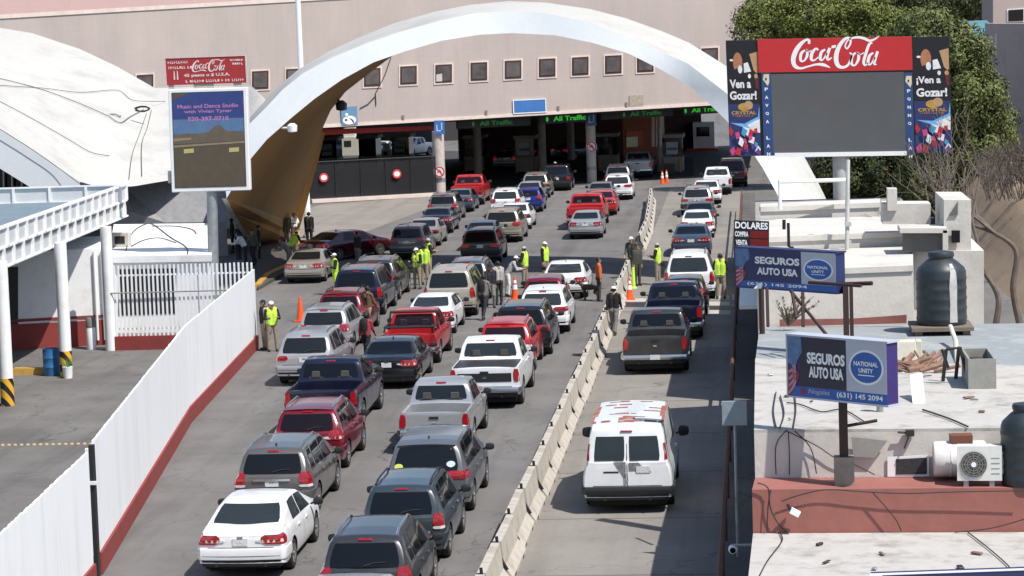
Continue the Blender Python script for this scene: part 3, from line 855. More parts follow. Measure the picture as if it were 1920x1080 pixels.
    # cables draped over the shell
    def cab(px, lab, r=.05):
        P = []
        for x, y in px:
            i = int(np.clip(np.searchsorted(xs, x) - 1, 0, len(xs) - 2)); f = (x - xs[i]) / (xs[i + 1] - xs[i])
            T = Tt[i] + (Tt[i + 1] - Tt[i]) * f; B = Bt[i] + (Bt[i + 1] - Bt[i]) * f
            t = float(np.clip((y - T) / (B - T), 0, 1.1))
            Y = (Ytop[i] + (Ytop[i + 1] - Ytop[i]) * f); Y = Y + ((Ybot[i] + (Ybot[i + 1] - Ybot[i]) * f) - Y) * t ** .85
            P.append(Yp(x, y, Y - .25))
        mb = MB(); mb.tube(curve(P), r, 5)
        o = mb.build('cable', pm('grey_cable', (.1, .1, .1), .7), origin=P[0]); props(o, lab, 'cable')
    cab(((0, 147), (70, 165), (140, 190), (205, 218)), 'black cable from the left edge to the wire bundle on the white shell', .022)
    cab(((0, 190), (60, 222), (130, 262), (170, 285), (205, 292)), 'thin black cable crossing the middle of the white shell', .02)
    cab(((0, 242), (60, 280), (110, 315), (150, 345)), 'black cable along the lower left rim of the white shell', .02)
    cab(((0, 160), (80, 165), (150, 173), (220, 169), (250, 188), (310, 190)), 'thin cable along the upper part of the white shell towards the screen', .018)
    cab(((205, 218), (225, 230), (245, 218), (270, 205)), 'short cable joining the two wire bundles on the white shell', .022)
    cab(((275, 212), (262, 250), (248, 290), (242, 335)), 'left of two cables hanging down the white shell', .018)
    cab(((284, 206), (276, 240), (266, 270), (266, 330)), 'right of two cables hanging down the white shell', .018)
    for x, y, lab in ((268, 204, 'tangled black wire bundle on the white shell, beside the screen'), (213, 218, 'tangled grey wire bundle on the white shell, left of the black one')):
        rn = random.Random(x)
        c = Yp(x, y, 137.0)
        mb = MB()
        for k in range(4):
            mb.tube([c + Vector((.42 * math.cos(t + k) * rn.uniform(.7, 1.1), -.1, .13 * math.sin(t * 1.0 + k) + rn.uniform(-.03, .02))) for t in np.linspace(0, 6.2, 12)], .035, 5)
        o = mb.build('wire_bundle', CABLE if x > 250 else STEEL, origin=c); props(o, lab, 'wire bundle')
# ------------------------------------------------------------------ customs building across the road
def customs():
    A = G(825, 364)
    ang = R(24)
    dx = Vector((math.cos(ang), math.sin(ang), 0))
    nf = Vector((dx.y, -dx.x, 0))            # towards the camera
    P = lambda x, y, off=0.0: PL(x, y, A + nf * off, nf)
    TILE = bpy.data.materials.new('beige_tile'); TILE.use_nodes = True
    t = TILE.node_tree; N, Lk = t.nodes.new, t.links.new
    tc = N('ShaderNodeTexCoord'); mp = N('ShaderNodeMapping'); mp.inputs['Rotation'].default_value = (R(90), 0, 0)
    rot = N('ShaderNodeMapping'); rot.inputs['Rotation'].default_value = (0, 0, -ang)
    Lk(tc.outputs['Object'], rot.inputs[0]); Lk(rot.outputs[0], mp.inputs[0])
    br = N('ShaderNodeTexBrick'); br.offset = 0; br.inputs['Scale'].default_value = 1.0
    br.inputs['Brick Width'].default_value = .4; br.inputs['Row Height'].default_value = .4; br.inputs['Mortar Size'].default_value = .012
    br.inputs['Color1'].default_value, br.inputs['Color2'].default_value, br.inputs['Mortar'].default_value = (.575, .49, .452, 1), (.585, .50, .46, 1), (.545, .465, .428, 1)
    Lk(mp.outputs[0], br.inputs[0]); no = N('ShaderNodeTexNoise'); no.inputs['Scale'].default_value = .25; no.inputs['Detail'].default_value = 6
    mp2 = N('ShaderNodeMapping'); mp2.inputs['Scale'].default_value = (1, 1, .25); Lk(tc.outputs['Object'], mp2.inputs[0]); no.inputs['Roughness'].default_value = .7; Lk(mp2.outputs[0], no.inputs[0]); mx = N('ShaderNodeMix'); mx.data_type = 'RGBA'; mx.blend_type = 'MULTIPLY'; mx.inputs[0].default_value = .45
    Lk(br.outputs[0], mx.inputs[6]); Lk(no.outputs[0], mx.inputs[7]); Lk(mx.outputs[2], t.nodes['Principled BSDF'].inputs['Base Color'])
    t.nodes['Principled BSDF'].inputs['Roughness'].default_value = .6
    CREAM = pm('cream_trim', (0.68, 0.57, 0.51), .7, dirt_or_sheen=(.4, .33, .28), dscale=1)
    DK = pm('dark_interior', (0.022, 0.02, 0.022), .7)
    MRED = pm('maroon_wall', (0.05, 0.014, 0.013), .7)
    root = thing('customs_building', (A.x, A.y, 0), 'beige tiled customs building over the inspection lanes, with a row of small square windows', 'building')
    tl, tr, br_, bl = P(-120, 42), P(1440, -48), P(1440, 191), P(540, 243)
    bl2 = P(-120, 300)
    m = MB(); m.plate([bl, br_, tr, tl, bl2], -nf * .5); m.build('facade', TILE, root)
    m = MB(); m.plate([P(-120, 42, .06), P(660, -3, .06), P(660, -10, .06), P(-120, 34, .06)], -nf * 1.2); m.build('cornice', CREAM, root)
    m = MB(); m.plate([P(540, 243.4, .06), P(1440, 191.4, .06), P(1440, 185.5, .06), P(540, 237.5, .06)], -nf * .7); m.build('fascia_edge', CREAM, root)
    # roof slab and inside
    a, b = P(430, 252), P(1445, 196)
    back = -nf * 42
    za = a.z; zb = b.z
    L2 = [Vector((a.x, a.y, za)) - nf * .5, Vector((b.x, b.y, zb)) - nf * .5]
    def cp(x, d):
        q = P(x, 245, -d); q.z = a.z + (b.z - a.z) * (x - 430) / 1015; return q
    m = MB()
    for xa, xb, da, db in ((300, 858, .5, 52), (300, 668, 52, 68), (300, 858, 68, 82), (858, 1470, .5, 42)):  # ceiling gap invented to let sun reach the parked white vehicles
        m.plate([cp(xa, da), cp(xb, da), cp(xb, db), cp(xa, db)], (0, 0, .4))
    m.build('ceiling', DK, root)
    wl = [Vector((p.x, p.y, 0)) for p in L2]
    m = MB()
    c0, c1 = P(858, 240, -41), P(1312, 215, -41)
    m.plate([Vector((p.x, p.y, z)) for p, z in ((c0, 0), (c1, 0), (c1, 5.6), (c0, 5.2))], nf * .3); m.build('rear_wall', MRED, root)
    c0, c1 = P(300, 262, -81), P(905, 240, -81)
    m = MB(); m.plate([Vector((p.x, p.y, z)) for p, z in ((c0, 0), (c1, 0), (c1, 7.5), (c0, 7.5))], nf * .3); m.build('rear_wall', pm('shade_dark_render', (.035, .032, .034), .8), root)  # wall coloured dark to keep the bay looking shaded
    m = MB()
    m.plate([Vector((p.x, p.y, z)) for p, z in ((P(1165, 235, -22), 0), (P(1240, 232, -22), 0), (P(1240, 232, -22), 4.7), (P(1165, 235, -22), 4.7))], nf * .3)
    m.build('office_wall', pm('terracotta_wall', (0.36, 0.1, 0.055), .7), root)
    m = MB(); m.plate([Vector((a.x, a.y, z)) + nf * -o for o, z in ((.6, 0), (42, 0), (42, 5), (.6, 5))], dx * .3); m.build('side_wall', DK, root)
    # red band behind the left bay
    m = MB(); m.plate([P(590, 254, -2), P(815, 243, -2), P(815, 236, -2), P(590, 243, -2)], nf * .1); m.build('red_band', pm('signal_red', (0.5, 0.03, 0.02), .5), root)
    # windows
    WG = pm('office_glass', (0.1, 0.088, 0.09), .15, var=.5, scale=.9)
    FRM = pm('bronze_frame', (0.05, 0.025, 0.018), .5)
    wins = [(272, 157), (488, 150), (552, 146), (698, 145), (766, 141), (832, 138), (898, 134), (962, 130.5), (1026, 127), (1088, 124), (1150, 121), (1210, 118), (1331, 107)]
    for i, (x, y) in enumerate(wins):
        w, h = 15.5, 17
        q = lambda k, o: [P(x - w * k, y + h * k + .8 * k, o), P(x + w * k, y + h * k - .8 * k, o), P(x + w * k, y - h * k - .8 * k, o), P(x - w * k, y - h * k + .8 * k, o)]
        m = MB(); m.plate(q(1.18, .05), -nf * .04); o = m.build('window', CREAM, root)
        m = MB(); m.plate(q(1.0, .07), -nf * .018); m.build('frame', FRM, o, origin=root.location)
        m = MB(); m.plate(q(.8, .09), -nf * .018); m.build('pane', WG, o, origin=root.location)
        if i == 5:
            m = MB(); m.plate([P(818, 153, .094), P(829, 152.5, .094), P(829, 138, .094), P(818, 140, .094)], -nf * .003); m.build('blind', pm('blind_cloth', (.5, .46, .44), .8), o, origin=root.location)
    m = MB(); m.plate([P(1180, 200, .06), P(1206, 198.5, .06), P(1206, 178, .06), P(1180, 179, .06)], -nf * .05); m.build('vent', pm('vent_metal', (.36, .31, .25), .6, var=.3, scale=8), root)
    for x, y in ((756, 220), (912, 211), (1047, 203), (1175, 196)):
        m = MB(); m.plate([P(x - 2, y + 5, .08), P(x + 2, y + 5, .08), P(x + 2, y - 4, .08), P(x - 2, y - 4, .08)], -nf * .07); m.build('wall_lamp', pm('lamp_grey', (.2, .17, .15), .5), root)
    # crack/cable on the facade
    m = MB(); m.tube([P(733, 108, .05), P(722, 140, .05), P(712, 160, .05), P(704, 175, .05), P(705, 198, .05)], .03, 5); m.tube([P(704, 180, .05), P(690, 195, .05), P(675, 203, .05)], .03, 5)
    o = m.build('cable', CABLE, origin=P(733, 108, .05)); props(o, 'dark cable hanging down the beige facade beside the arch', 'cable')
    # signs on the facade
    def bd(x0, y0, x1, y1, hpx, off): 
        p, q, s_ = P(x0, y0, off), P(x1, y1, off), P(x0, y0 - hpx, off)
        return Board(p, q, (s_ - p).length)
    BLU = pm('blue_sign', (0.045, 0.16, 0.42), .5)
    LBL = pm('pale_blue_sign', (0.12, 0.25, 0.4), .5)
    b = bd(964, 212, 1023, 209, 23, .1)
    m = MB(); b.rect(m, 0, b.w, 0, b.h, -.06, 0); m2 = MB()
    for q in ((-.06, b.w + .06, -.06, 0), (-.06, b.w + .06, b.h, b.h + .06), (-.06, 0, 0, b.h), (b.w, b.w + .06, 0, b.h)): b.rect(m2, *q, -.06, .01)
    rt = thing('blue_sign', b.pt(b.w / 2, 0), 'blank blue rectangular sign in a white frame over the middle lane', 'sign')
    m.build('panel', BLU, rt); m2.build('frame', GLOSSW, rt)
    b = bd(641, 235, 671, 233, 34, .1)
    rt = thing('wheelchair_sign', b.pt(b.w / 2, 0), 'light blue sign with a white figure on the beige facade, beside the arch', 'sign')
    m = MB(); b.rect(m, 0, b.w, 0, b.h, -.06, 0); m.build('panel', LBL, rt)
    m = MB(); b.ell(m, b.w * .5, b.h * .26, b.w * .42, b.h * .24, .004); b.ell(m, b.w * .34, b.h * .58, b.w * .1, b.h * .08, .004); b.poly(m, [(b.w * .27, b.h * .4), (b.w * .42, b.h * .4), (b.w * .4, b.h * .54), (b.w * .29, b.h * .54)], .004)
    m.build('symbol', GLOSSW, rt, recalc=False)
    m = MB(); b.ell(m, b.w * .28, b.h * .28, b.w * .08, b.h * .06, .009); b.stroke(m, [(b.w * .5, b.h * .36, .04), (b.w * .65, b.h * .26, .09), (b.w * .75, b.h * .1, .1)], .009)
    m.build('symbol_detail', DARKM, rt, recalc=False)
    # LED lane boards hanging under the fascia
    GRN = pm('green_led', (0.04, 0.55, 0.04), .5, emit=.35)
    GRN2 = pm('dim_green_led', (0.03, 0.22, 0.04), .5, emit=.12)
    for (x0, x1, y0, y1, h, txt, fx, bright, lab) in ((858, 995, 242, 235, 16, 'All Traffic', 930, 0, 'dim LED lane board reading All Traffic, left of the middle'), (1012, 1103, 233, 228, 17, 'All Traffic', 1068, 1, 'brightest LED lane board reading All Traffic, left of the right column'),
                                                      (1128, 1262, 225, 217, 15, 'All Traffic', 1211, 0, 'dim LED lane board reading All Traffic, over the silver pickup'), (1282, 1360, 216, 211, 16, 'All Traffic', 1326, 1, 'green LED lane board partly hidden behind the arch on the right')):
        b = bd(x0, y0, x1, y1, h, -.9)
        rt = thing('lane_board', b.pt(b.w / 2, b.h), lab, 'lane sign', 'LED boards over the inspection lanes')
        m = MB(); b.rect(m, 0, b.w, 0, b.h, -.3, 0); m.build('case', DK, rt)
        m = MB(); u = b.w * (fx - x0) / (x1 - x0)
        b.text(m, txt, u, b.h * .52, 2.35, b.h * .55, .01, 0, .03)
        b.ell(m, u - 1.62, b.h * .5, .09, .17, .01, 0, 12)
        m.build('lettering', GRN if bright else GRN2, rt, recalc=False)
    # columns in front
    CRM = pm('column_plaster', (0.5, 0.44, 0.40), .75, dirt_or_sheen=(.33, .28, .25), dscale=1.2)
    for x, yb, yt, r, lab in ((825, 366, 246, .40, 'round pale column with a prohibition sign, left of the lanes'), (1110, 343, 230, .34, 'round pale column with a prohibition sign, between the right hand lanes')):
        p = G(x, yb); tp = Yp(x - 2, yt, p.y).z
        rt = props(thing('lane_column', p, lab, 'column'), kind='thing')
        m = MB(); m.lathe([(r, 0), (r, tp)], 20, p); m.build('shaft', CRM, rt, smooth=40)
        s = p.y / FOCAL
        c = Yp(x - 1, yt + 2, p.y - r - .1)
        bb = Board(c + Vector((-.28, 0, 0)), c + Vector((.28, 0, 0)), .5)
        m = MB(); bb.rect(m, -.06, .62, -.14, .78, -.06, 0); o = m.build('blue_plate', BLU, rt)
        m = MB(); bb.rect(m, .08, .48, .06, .14, .0, .012); bb.rect(m, .08, .16, .14, .5, .0, .012); bb.rect(m, .40, .48, .06, .62, .0, .012); m.build('symbol', pm('sign_pale_blue', (.45, .58, .75), .5), rt)
        yy = 322 if x < 1000 else 275
        c = Yp(x - 1, yy, p.y - r - .1)
        bb = Board(c, c + Vector((.1, 0, 0)), .1)
        m = MB(); bb.ell(m, 0, 0, .38, .38, 0, th=.03); m.build('round_sign', GLOSSW, rt)
        m = MB()
        bb.stroke(m, [(.31 * math.cos(q), .31 * math.sin(q), .09) for q in np.linspace(0, 6.29, 20)], .036); bb.stroke(m, [(-.2, .22, .08), (.2, -.22, .08)], .036)
        bb.stroke(m, [(-.14, -.1, .07), (.0, .12, .07), (.14, -.1, .07)], .034)
        m.build('prohibition_ring', pm('sign_red', (.6, .05, .05), .5), rt, recalc=False)
        m = MB(); m.lathe([(r + .02, .9), (r + .02, 1.15)], 16, p); m.build('strap', STEEL, rt, smooth=40)
    for x, y, lab in ((1071, 300, 'pale column deep inside the canopy behind the brightest LED board'), (897, 330, 'pale column in the shade behind the red pickup, left of the booths'), (1018, 326, 'pale column in the shade between the middle booth and the black off-roader'), (1240, 322, 'pale column in the shade left of the last booth')):
        p = G(x, y); m = MB(); m.lathe([(.3, 0), (.3, 4.9)], 18, p)
        o = m.build('inner_column', CRM, origin=p, smooth=40); props(o, lab, 'column', 'pale columns under the canopy', 'thing')
    # dark low screen fence left of the lanes
    a, b = G(583, 381), G(818, 368)
    d = (b - a).normalized(); n = Vector((d.y, -d.x, 0))
    rt = thing('screen_fence', a, 'dark mesh screen fence on a pale kerb, between the arch and the left column', 'fence')
    m = MB(); m.plate([a + Vector((0, 0, .25)), b + Vector((0, 0, .25)), b + Vector((0, 0, 2.65)), a + Vector((0, 0, 2.65))], -n * .06)
    MSH = pm('black_mesh', (0.02, 0.02, 0.022), .6, var=.3, scale=6)
    t_ = MSH.node_tree; tb = t_.nodes.new('ShaderNodeBsdfTransparent'); ms = t_.nodes.new('ShaderNodeMixShader'); ms.inputs[0].default_value = .55
    t_.links.new(t_.nodes['Principled BSDF'].outputs[0], ms.inputs[1]); t_.links.new(tb.outputs[0], ms.inputs[2]); t_.links.new(ms.outputs[0], t_.nodes['Material Output'].inputs[0])
    m.build('mesh_panel', MSH, rt)
    m = MB()
    for i in range(6):
        q = a.lerp(b, i / 5) + n * .03; m.tube([q, q + Vector((0, 0, 2.7))], .03, 6)
    m.tube([a + n * .04 + Vector((0, 0, 2.65)), b + n * .04 + Vector((0, 0, 2.65))], .04, 6)
    m.build('posts', DARKM, rt)
    m = MB(); m.plate([a + n * .3, b + n * .3, b + n * .3 + Vector((0, 0, .25)), a + n * .3 + Vector((0, 0, .25))], -n * .6); m.build('kerb_base', CREAM, rt)
    for x, y, lab in ((607, 333, 'round red and white sign on the dark screen fence, nearest the arch'), (744, 326, 'round red and white sign in the middle of the dark screen fence')):
        c = PL(x, y, a + n * .12, n)
        bb = Board(c, c + d * .1, .1)
        rt = thing('round_sign', c, lab, 'sign')
        m = MB(); bb.ell(m, 0, 0, .30, .30, 0, th=.03); m.build('panel', pm('sign_red', (.6, .05, .05), .5), rt)
        m = MB(); bb.ell(m, 0, 0, .2, .17, .034); m.build('symbol', GLOSSW, rt)
    # inspection booths between lanes
    BTH = pm('booth_panel', (0.34, 0.31, 0.3), .5)
    WHS_ = pm('pale_board', (0.5, 0.52, 0.54), .5)
    TLB = pm('teal_stripe', (0.06, 0.2, 0.28), .5)
    for x, y, sx, lab in ((616, 322, 1, 'inspection booth with a notice behind the dark screen fence, beside the arch leg'), (690, 319, 0, 'inspection booth behind the dark screen fence, between the beige cabinet and the white sedan'), (752, 316, 1, 'inspection booth with a notice behind the dark screen fence, beside the white pickup'), (890, 320, 0, 'dark inspection booth in the shade between the red pickup lane and the next'), (985, 322, 1, 'dark inspection booth with a white and blue notice, middle of the canopy'), (1140, 318, 0, 'dark inspection booth right behind the right column'), (1262, 322, 1, 'dark inspection booth with a white and blue notice at the end of the barrier')):
        p = G(x, y)
        rt = thing('inspection_booth', p, lab, 'booth', 'inspection booths under the canopy')
        m = MB(); m.box(p.x - .75, p.x + .75, p.y, p.y + 3, 0, 1.1); m.box(p.x - .85, p.x + .85, p.y - .1, p.y + 3.1, 2.5, 2.75); m.build('cabin', BTH, rt)
        m = MB(); m.box(p.x - .7, p.x + .7, p.y + .05, p.y + 2.95, 1.1, 2.5); m.build('glazing', GLASS, rt)
        m = MB()
        for q in (-.55, .55): m.tube([(p.x + q, p.y - 1.2, 0), (p.x + q, p.y - 1.2, 1.0)], .08, 8)
        m.build('bollard', YEL, rt, smooth=40)
        if sx:
            m = MB(); m.box(p.x - .45, p.x + .4, p.y - .24, p.y - .2, 1.3, 2.2); m.build('notice', WHS_, rt)
            m = MB(); m.box(p.x - .4, p.x + .35, p.y - .252, p.y - .241, 1.6, 1.8); m.build('notice_stripe', TLB, rt)
    # pale machines behind the dark fence
    for x, y, w, h, lab in ((656, 292, 1.6, 2.7, 'beige x-ray cabinet behind the dark screen fence'), (725, 300, .9, 1.4, 'small beige machine behind the middle of the dark screen fence')):
        p = G(x, y)
        rt = thing('scanner_cabinet', p, lab, 'machine')
        m = MB(); m.box(p.x - w / 2, p.x + w / 2, p.y, p.y + 1.5, 0, h * .62); bevel(m.build('case', pm('beige_metal', (0.5, 0.48, 0.42), 0.6), rt))
        m = MB(); m.box(p.x - w * .35, p.x + w * .3, p.y + .2, p.y + 1.2, h * .62, h); bevel(m.build('head', pm('cream_metal', (0.62, 0.6, 0.52), 0.6), rt))
        m = MB(); m.box(p.x - w * .3, p.x + w * .1, p.y - .02, p.y - .004, h * .3, h * .5); m.build('screen', DARKM, rt)
    # far side: white stripes of light on posts, white board and orange panel by the silver pickup
    p = P(1160, 275, -8)
    rt = thing('gate_cabin', Vector((p.x, p.y, 0)), 'small terracotta cabin with cream posts beyond the silver pickup', 'cabin')
    m = MB(); m.plate([P(1172, 278, -10), P(1205, 277, -10), P(1205, 245, -10), P(1172, 247, -10)], nf * .2); m.build('wall', pm('terracotta_wall', (0.36, 0.1, 0.055), .7), rt)
    m = MB(); m.plate([P(1174, 276, -9.7), P(1195, 275, -9.7), P(1195, 256, -9.7), P(1174, 257, -9.7)], nf * .1); m.build('notice', pm('cream_board', (.62, .55, .42), .7), rt)
    m = MB()
    for x in (1224, 1231, 1238): m.tube([P(x, 275, -9), P(x, 216, -9)], .12 if x != 1231 else .06, 8)
    m.build('post', CRM, rt)
    # cones and small boxes at the end of the barrier
    p = G(1258, 322)
    m = MB(); m.box(p.x - .35, p.x + .35, p.y - 2.4, p.y - 1.8, 0, .7)
    o = bevel(m.build('crate', pm('brown_crate', (.12, .09, .07), .8), origin=(p.x, p.y - 2.1, 0))); props(o, 'brown box in front of the booth at the end of the barrier', 'box')
    # pink building behind, upper left
    PINK = pm('pink_render', (0.74, 0.5, 0.46), .8, var=.04, dirt_or_sheen=(.66, .44, .4), dscale=.4)
    q = [Yp(-160, 60, 300), Yp(470, 40, 300), Yp(470, -60, 300), Yp(-160, -60, 300)]
    q[0].z = q[1].z = 0
    rt = thing('pink_building', Vector((q[0].x, q[0].y, 0)), 'plain pink building rising behind the beige facade at the upper left', 'building')
    m = MB(); m.plate(q, (0, 12, 0)); m.build('wall', PINK, rt)
    q = [Yp(462, 40, 305), Yp(700, 40, 305), Yp(700, -60, 305), Yp(462, -60, 305)]; q[0].z = q[1].z = 0
    rt = thing('far_building', Vector((q[0].x, q[0].y, 0)), 'grey and red building behind the top of the light pole', 'building')
    m = MB(); m.plate(q, (0, 12, 0)); m.build('wall', pm('dull_red_render', (.2, .06, .05), .8), rt)
    m = MB(); m.plate([Yp(468, 8, 304.9), Yp(640, 2, 304.9), Yp(640, -30, 304.9), Yp(468, -10, 304.9)], (0, .08, 0)); m.build('grey_panel', pm('grey_render', (.4, .4, .4), .8), rt)
    # traffic cones
    CONE = MB(); CONE.box(-.19, .19, -.19, .19, .0, .035); CONE.lathe([(.14, .035), (.035, .72), (.02, .73)], 18)
    cm = CONE.mesh('cone_body', [ORANGE], smooth=40)
    B = MB(); B.lathe([(.098, .33), (.076, .47)], 18); B.lathe([(.07, .53), (.056, .62)], 18)
    bm_ = B.mesh('reflective_band', [GLOSSW], smooth=40)
    for x, y, k, lab in ((966, 562, 1.15, 'orange and white traffic cone beside the man in white trousers'), (1181, 562, 1.1, 'orange traffic cone at the gap in the barrier'), (564, 603, 1.2, 'orange traffic cone left of the pale silver SUV'), (1242, 345, 1.1, 'left of two traffic cones at the far end of the barrier'), (1250, 343, 1.1, 'right of two traffic cones at the far end of the barrier')):
        p = G(x, y)
        o = bpy.data.objects.new('traffic_cone', cm); COL.objects.link(o); o.location = (p.x, p.y, .012); o.scale = (k, k, k * 1.1)
        props(o, lab, 'traffic cone')
        if x != 564:
            c = bpy.data.objects.new('reflective_band', bm_); COL.objects.link(c); c.parent = o
    p = G(1188, 541)
    m = MB(); m.lathe([(.14, 0), (.13, .05), (.085, .08), (.06, .85), (.05, .88)], 14, p)
    o = m.build('marker_post', NEON, origin=p, smooth=40); props(o, 'neon yellow marker post at the gap in the barrier', 'marker post')
    # far road and cars of light beyond the canopy on the right: low white kiosk
    p = G(1320, 282)
    rt = thing('roadside_kiosk', p, 'small white kiosk on a red kerb beyond the canopy, right of the booths', 'kiosk')
    m = MB(); m.box(p.x - .9, p.x + .9, p.y, p.y + 2, .2, 2.4); m.build('cabin', GLOSSW, rt)
    m = MB(); m.box(p.x - 1.5, p.x + 1.2, p.y - 1.2, p.y + 2.5, 0, .2); m.build('kerb_base', pm('signal_red', (0.5, 0.03, 0.02), .5), rt)
    m = MB(); m.box(p.x - .6, p.x + .5, p.y - .03, p.y - .005, 1.2, 2.0); m.build('window', GLASS, rt)
# ------------------------------------------------------------------ shops, roofs and signs on the right
def right_side():
    WR = pm('white_roof_paint', (0.43, 0.415, 0.39), .85, var=.07, dirt_or_sheen=(0.2, 0.185, 0.165), dscale=1.5, damt=.75, bump=.2, bscale=6)
    WW = pm('white_stucco', (0.55, 0.525, 0.485), .85, var=.05, dirt_or_sheen=(0.36, 0.33, 0.3), dscale=.7, damt=.55, bump=.2, bscale=14)
    RR = pm('red_roof_coating', (0.295, 0.11, 0.09), .8, var=.08, dirt_or_sheen=(0.22, 0.09, 0.075), dscale=.8, damt=.6, bump=.15, bscale=5)
    GR = pm('grey_blue_roof_coating', (0.25, 0.272, 0.282), .85, var=.06, dirt_or_sheen=(0.38, 0.38, 0.37), dscale=1.0, damt=.8, bump=.2, bscale=6)
    SHOP = pm('shop_wall', (0.3, 0.28, 0.26), .85, dirt_or_sheen=(.15, .13, .12), dscale=1)
    def prism(poly, z0, z1):
        m = MB(); m.plate([Vector((p.x, p.y, z1)) for p in poly], (0, 0, z0 - z1)); return m
    H = {}
    Y1 = 42.0
    h1 = Yp(1412, 1000, Y1).z
    H['near'] = h1
    # near white roof
    P = [G(1366, 1420, h1), G(2040, 1420, h1), G(2040, 997, h1), G(1412, 1000, h1)]
    rt = thing('near_shop', (P[0].x, P[0].y, 0), 'shop with the plain white roof at the bottom right corner', 'building')
    prism(P, 0, h1 - .12).build('wall', SHOP, rt); prism(P, h1 - .12, h1).build('roof', WR, rt)
    # red fronted shop
    f0 = P[3]; f1 = P[2]
    h2 = Yp(1414, 918, f0.y + .02).z
    b0, b1 = G(1416, 896, h2), G(2040, 893, h2)
    q = [Vector((f0.x, f0.y + .02, 0)), Vector((f1.x, f1.y + .02, 0)), b1, b0]
    rt = thing('red_front_shop', (q[0].x, q[0].y, 0), 'shop with a red painted parapet and white roof behind it, right edge', 'building')
    prism(q, 0, h2).build('parapet', RR, rt)
    h3 = Yp(1416, 806, b0.y + .02).z
    c0, c1 = G(1416, 672, h3), G(2040, 688, h3)
    q = [b0 + Vector((0, .02, 0)), b1 + Vector((0, .02, 0)), c1, c0]
    prism(q, 0, h3 - .05).build('wall', WW, rt)
    prism(q, h3 - .05, h3).build('roof', WR, rt)
    H['red'], H['white'] = h2, h3
    wy = b0.y - .01
    wn = (b1 - b0); wn.z = 0; wn = Vector((wn.y, -wn.x, 0)).normalized()
    PW = lambda x, y, o=0.02: PL(x, y, b0 + wn * o, wn)
    m = MB(); m.plate([PW(1664, 894), PW(1742, 893), PW(1742, 853), PW(1664, 857)], -wn * .015); o = m.build('vent_frame', GLOSSW, rt)
    m = MB(); m.plate([PW(1680, 890, .03), PW(1738, 889, .03), PW(1738, 858, .03), PW(1680, 861, .03)], -wn * .009); m.build('vent_grille', pm('vent_mesh', (.03, .03, .032), .6, var=.6, scale=30), rt)
    # grey roofed shop
    Yg = c0.y + .03
    hg = Yp(1418, 672, Yg).z
    g0, g1 = G(1417, 672, hg), G(1925, 690, hg)
    k0, k1 = G(1424, 613, hg), G(1925, 606, hg)
    rt = thing('grey_roof_shop', (g0.x, g0.y, 0), 'shop with a patchy blue grey roof carrying the black water tank', 'building')
    q = [g0, g1, k1, k0]
    prism(q, 0, hg - .1).build('wall', WW, rt); prism(q, hg - .1, hg).build('roof', GR, rt)
    H['grey'] = hg
    # tall stepped white building
    rt = thing('stepped_building', (k0.x, k0.y, 0), 'tall white building with stepped parapets and a red base strip, right of the road', 'building')
    z = hg; a0, a1 = k0 + Vector((0, .03, 0)), k1 + Vector((0, .03, 0))
    lv = [(511, 506, 471, 462, 1425), (447, 440, 411, 404, 1426), (390, 378, 382, 372, 1426)]
    a1 = G(1705, 610, hg) + Vector((0, .03, 0))
    m = MB()
    for i, (yl, yr, bl, br_, x) in enumerate(lv):
        xr = (1712, 1716, 1650)[i]
        zt_ = Yp(x, yl, a0.y).z
        d0, d1 = G(x, bl, zt_), G(xr, br_, zt_)
        a1 = PL(xr, yr, a0, Vector((.17, -.985, 0))); a1.z = 0
        m.plate([Vector((p.x, p.y, zt_)) for p in (a0, a1, d1, d0)], (0, 0, -zt_))
        H['s%d' % i] = zt_
        a0 = d0 + Vector((0, .03, 0))
    m.build('stepped_walls', WW, rt)
    m = MB()
    a0 = k0 + Vector((0, .03, 0))
    for i, (yl, yr, bl, br_, x) in enumerate(lv):
        xr = (1712, 1716, 1650)[i]; zt_ = H['s%d' % i]
        e = PL(xr, yr, a0, Vector((.17, -.985, 0))); s_ = Vector((a0.x, a0.y, zt_)); e.z = zt_
        u = (e - s_).normalized(); n0 = Vector((u.y, -u.x, 0)) * .05
        m = MB(); m.hexa([s_ + n0 - Vector((0, 0, .1)), e + n0 - Vector((0, 0, .1)), e - n0 * 3 - Vector((0, 0, .1)), s_ - n0 * 3 - Vector((0, 0, .1))], [s_ + n0 + Vector((0, 0, .03)), e + n0 + Vector((0, 0, .03)), e - n0 * 3 + Vector((0, 0, .03)), s_ - n0 * 3 + Vector((0, 0, .03))])
        a0 = G(x, bl, zt_) + Vector((0, .03, 0))
        m.build('coping', WW, rt)
    m = MB()
    n_ = Vector((-.17, -.985, 0))
    w0 = k0 + Vector((0, .02, 0))
    pl = lambda x, y, o=.03: PL(x, y, w0 + n_ * o, n_)
    m.plate([pl(1462, 612), pl(1700, 606), pl(1700, 590), pl(1600, 597), pl(1462, 599)], n_ * .02); m.build('red_strip', RR, rt)
    # further right: lower part with opening, and a block at the end
    rt2 = thing('side_annex', (G(1780, 600, hg).x, k0.y + 3, 0), 'white annex with a dark opening and pillars behind the black water tank', 'building')
    Yx = k0.y + 4
    def wq(x0, x1, y0, y1, Y, th=.3):
        return [Yp(x0, y1, Y), Yp(x1, y1 + 0, Y), Yp(x1, y0, Y), Yp(x0, y0, Y)], (0, th, 0)
    m = MB(); m.plate(*wq(1705, 1845, 470, 640, Yx, 4)); m.plate(*wq(1770, 1821, 375, 480, Yx + .1, 3)); m.build('wall', WW, rt2)
    m = MB(); m.plate(*wq(1693, 1770, 435, 472, Yx - .3, .25)); m.build('opening', pm('shade_grey', (.12, .115, .11), .8), rt2)  # grey plate puts the shade of the opening in as colour
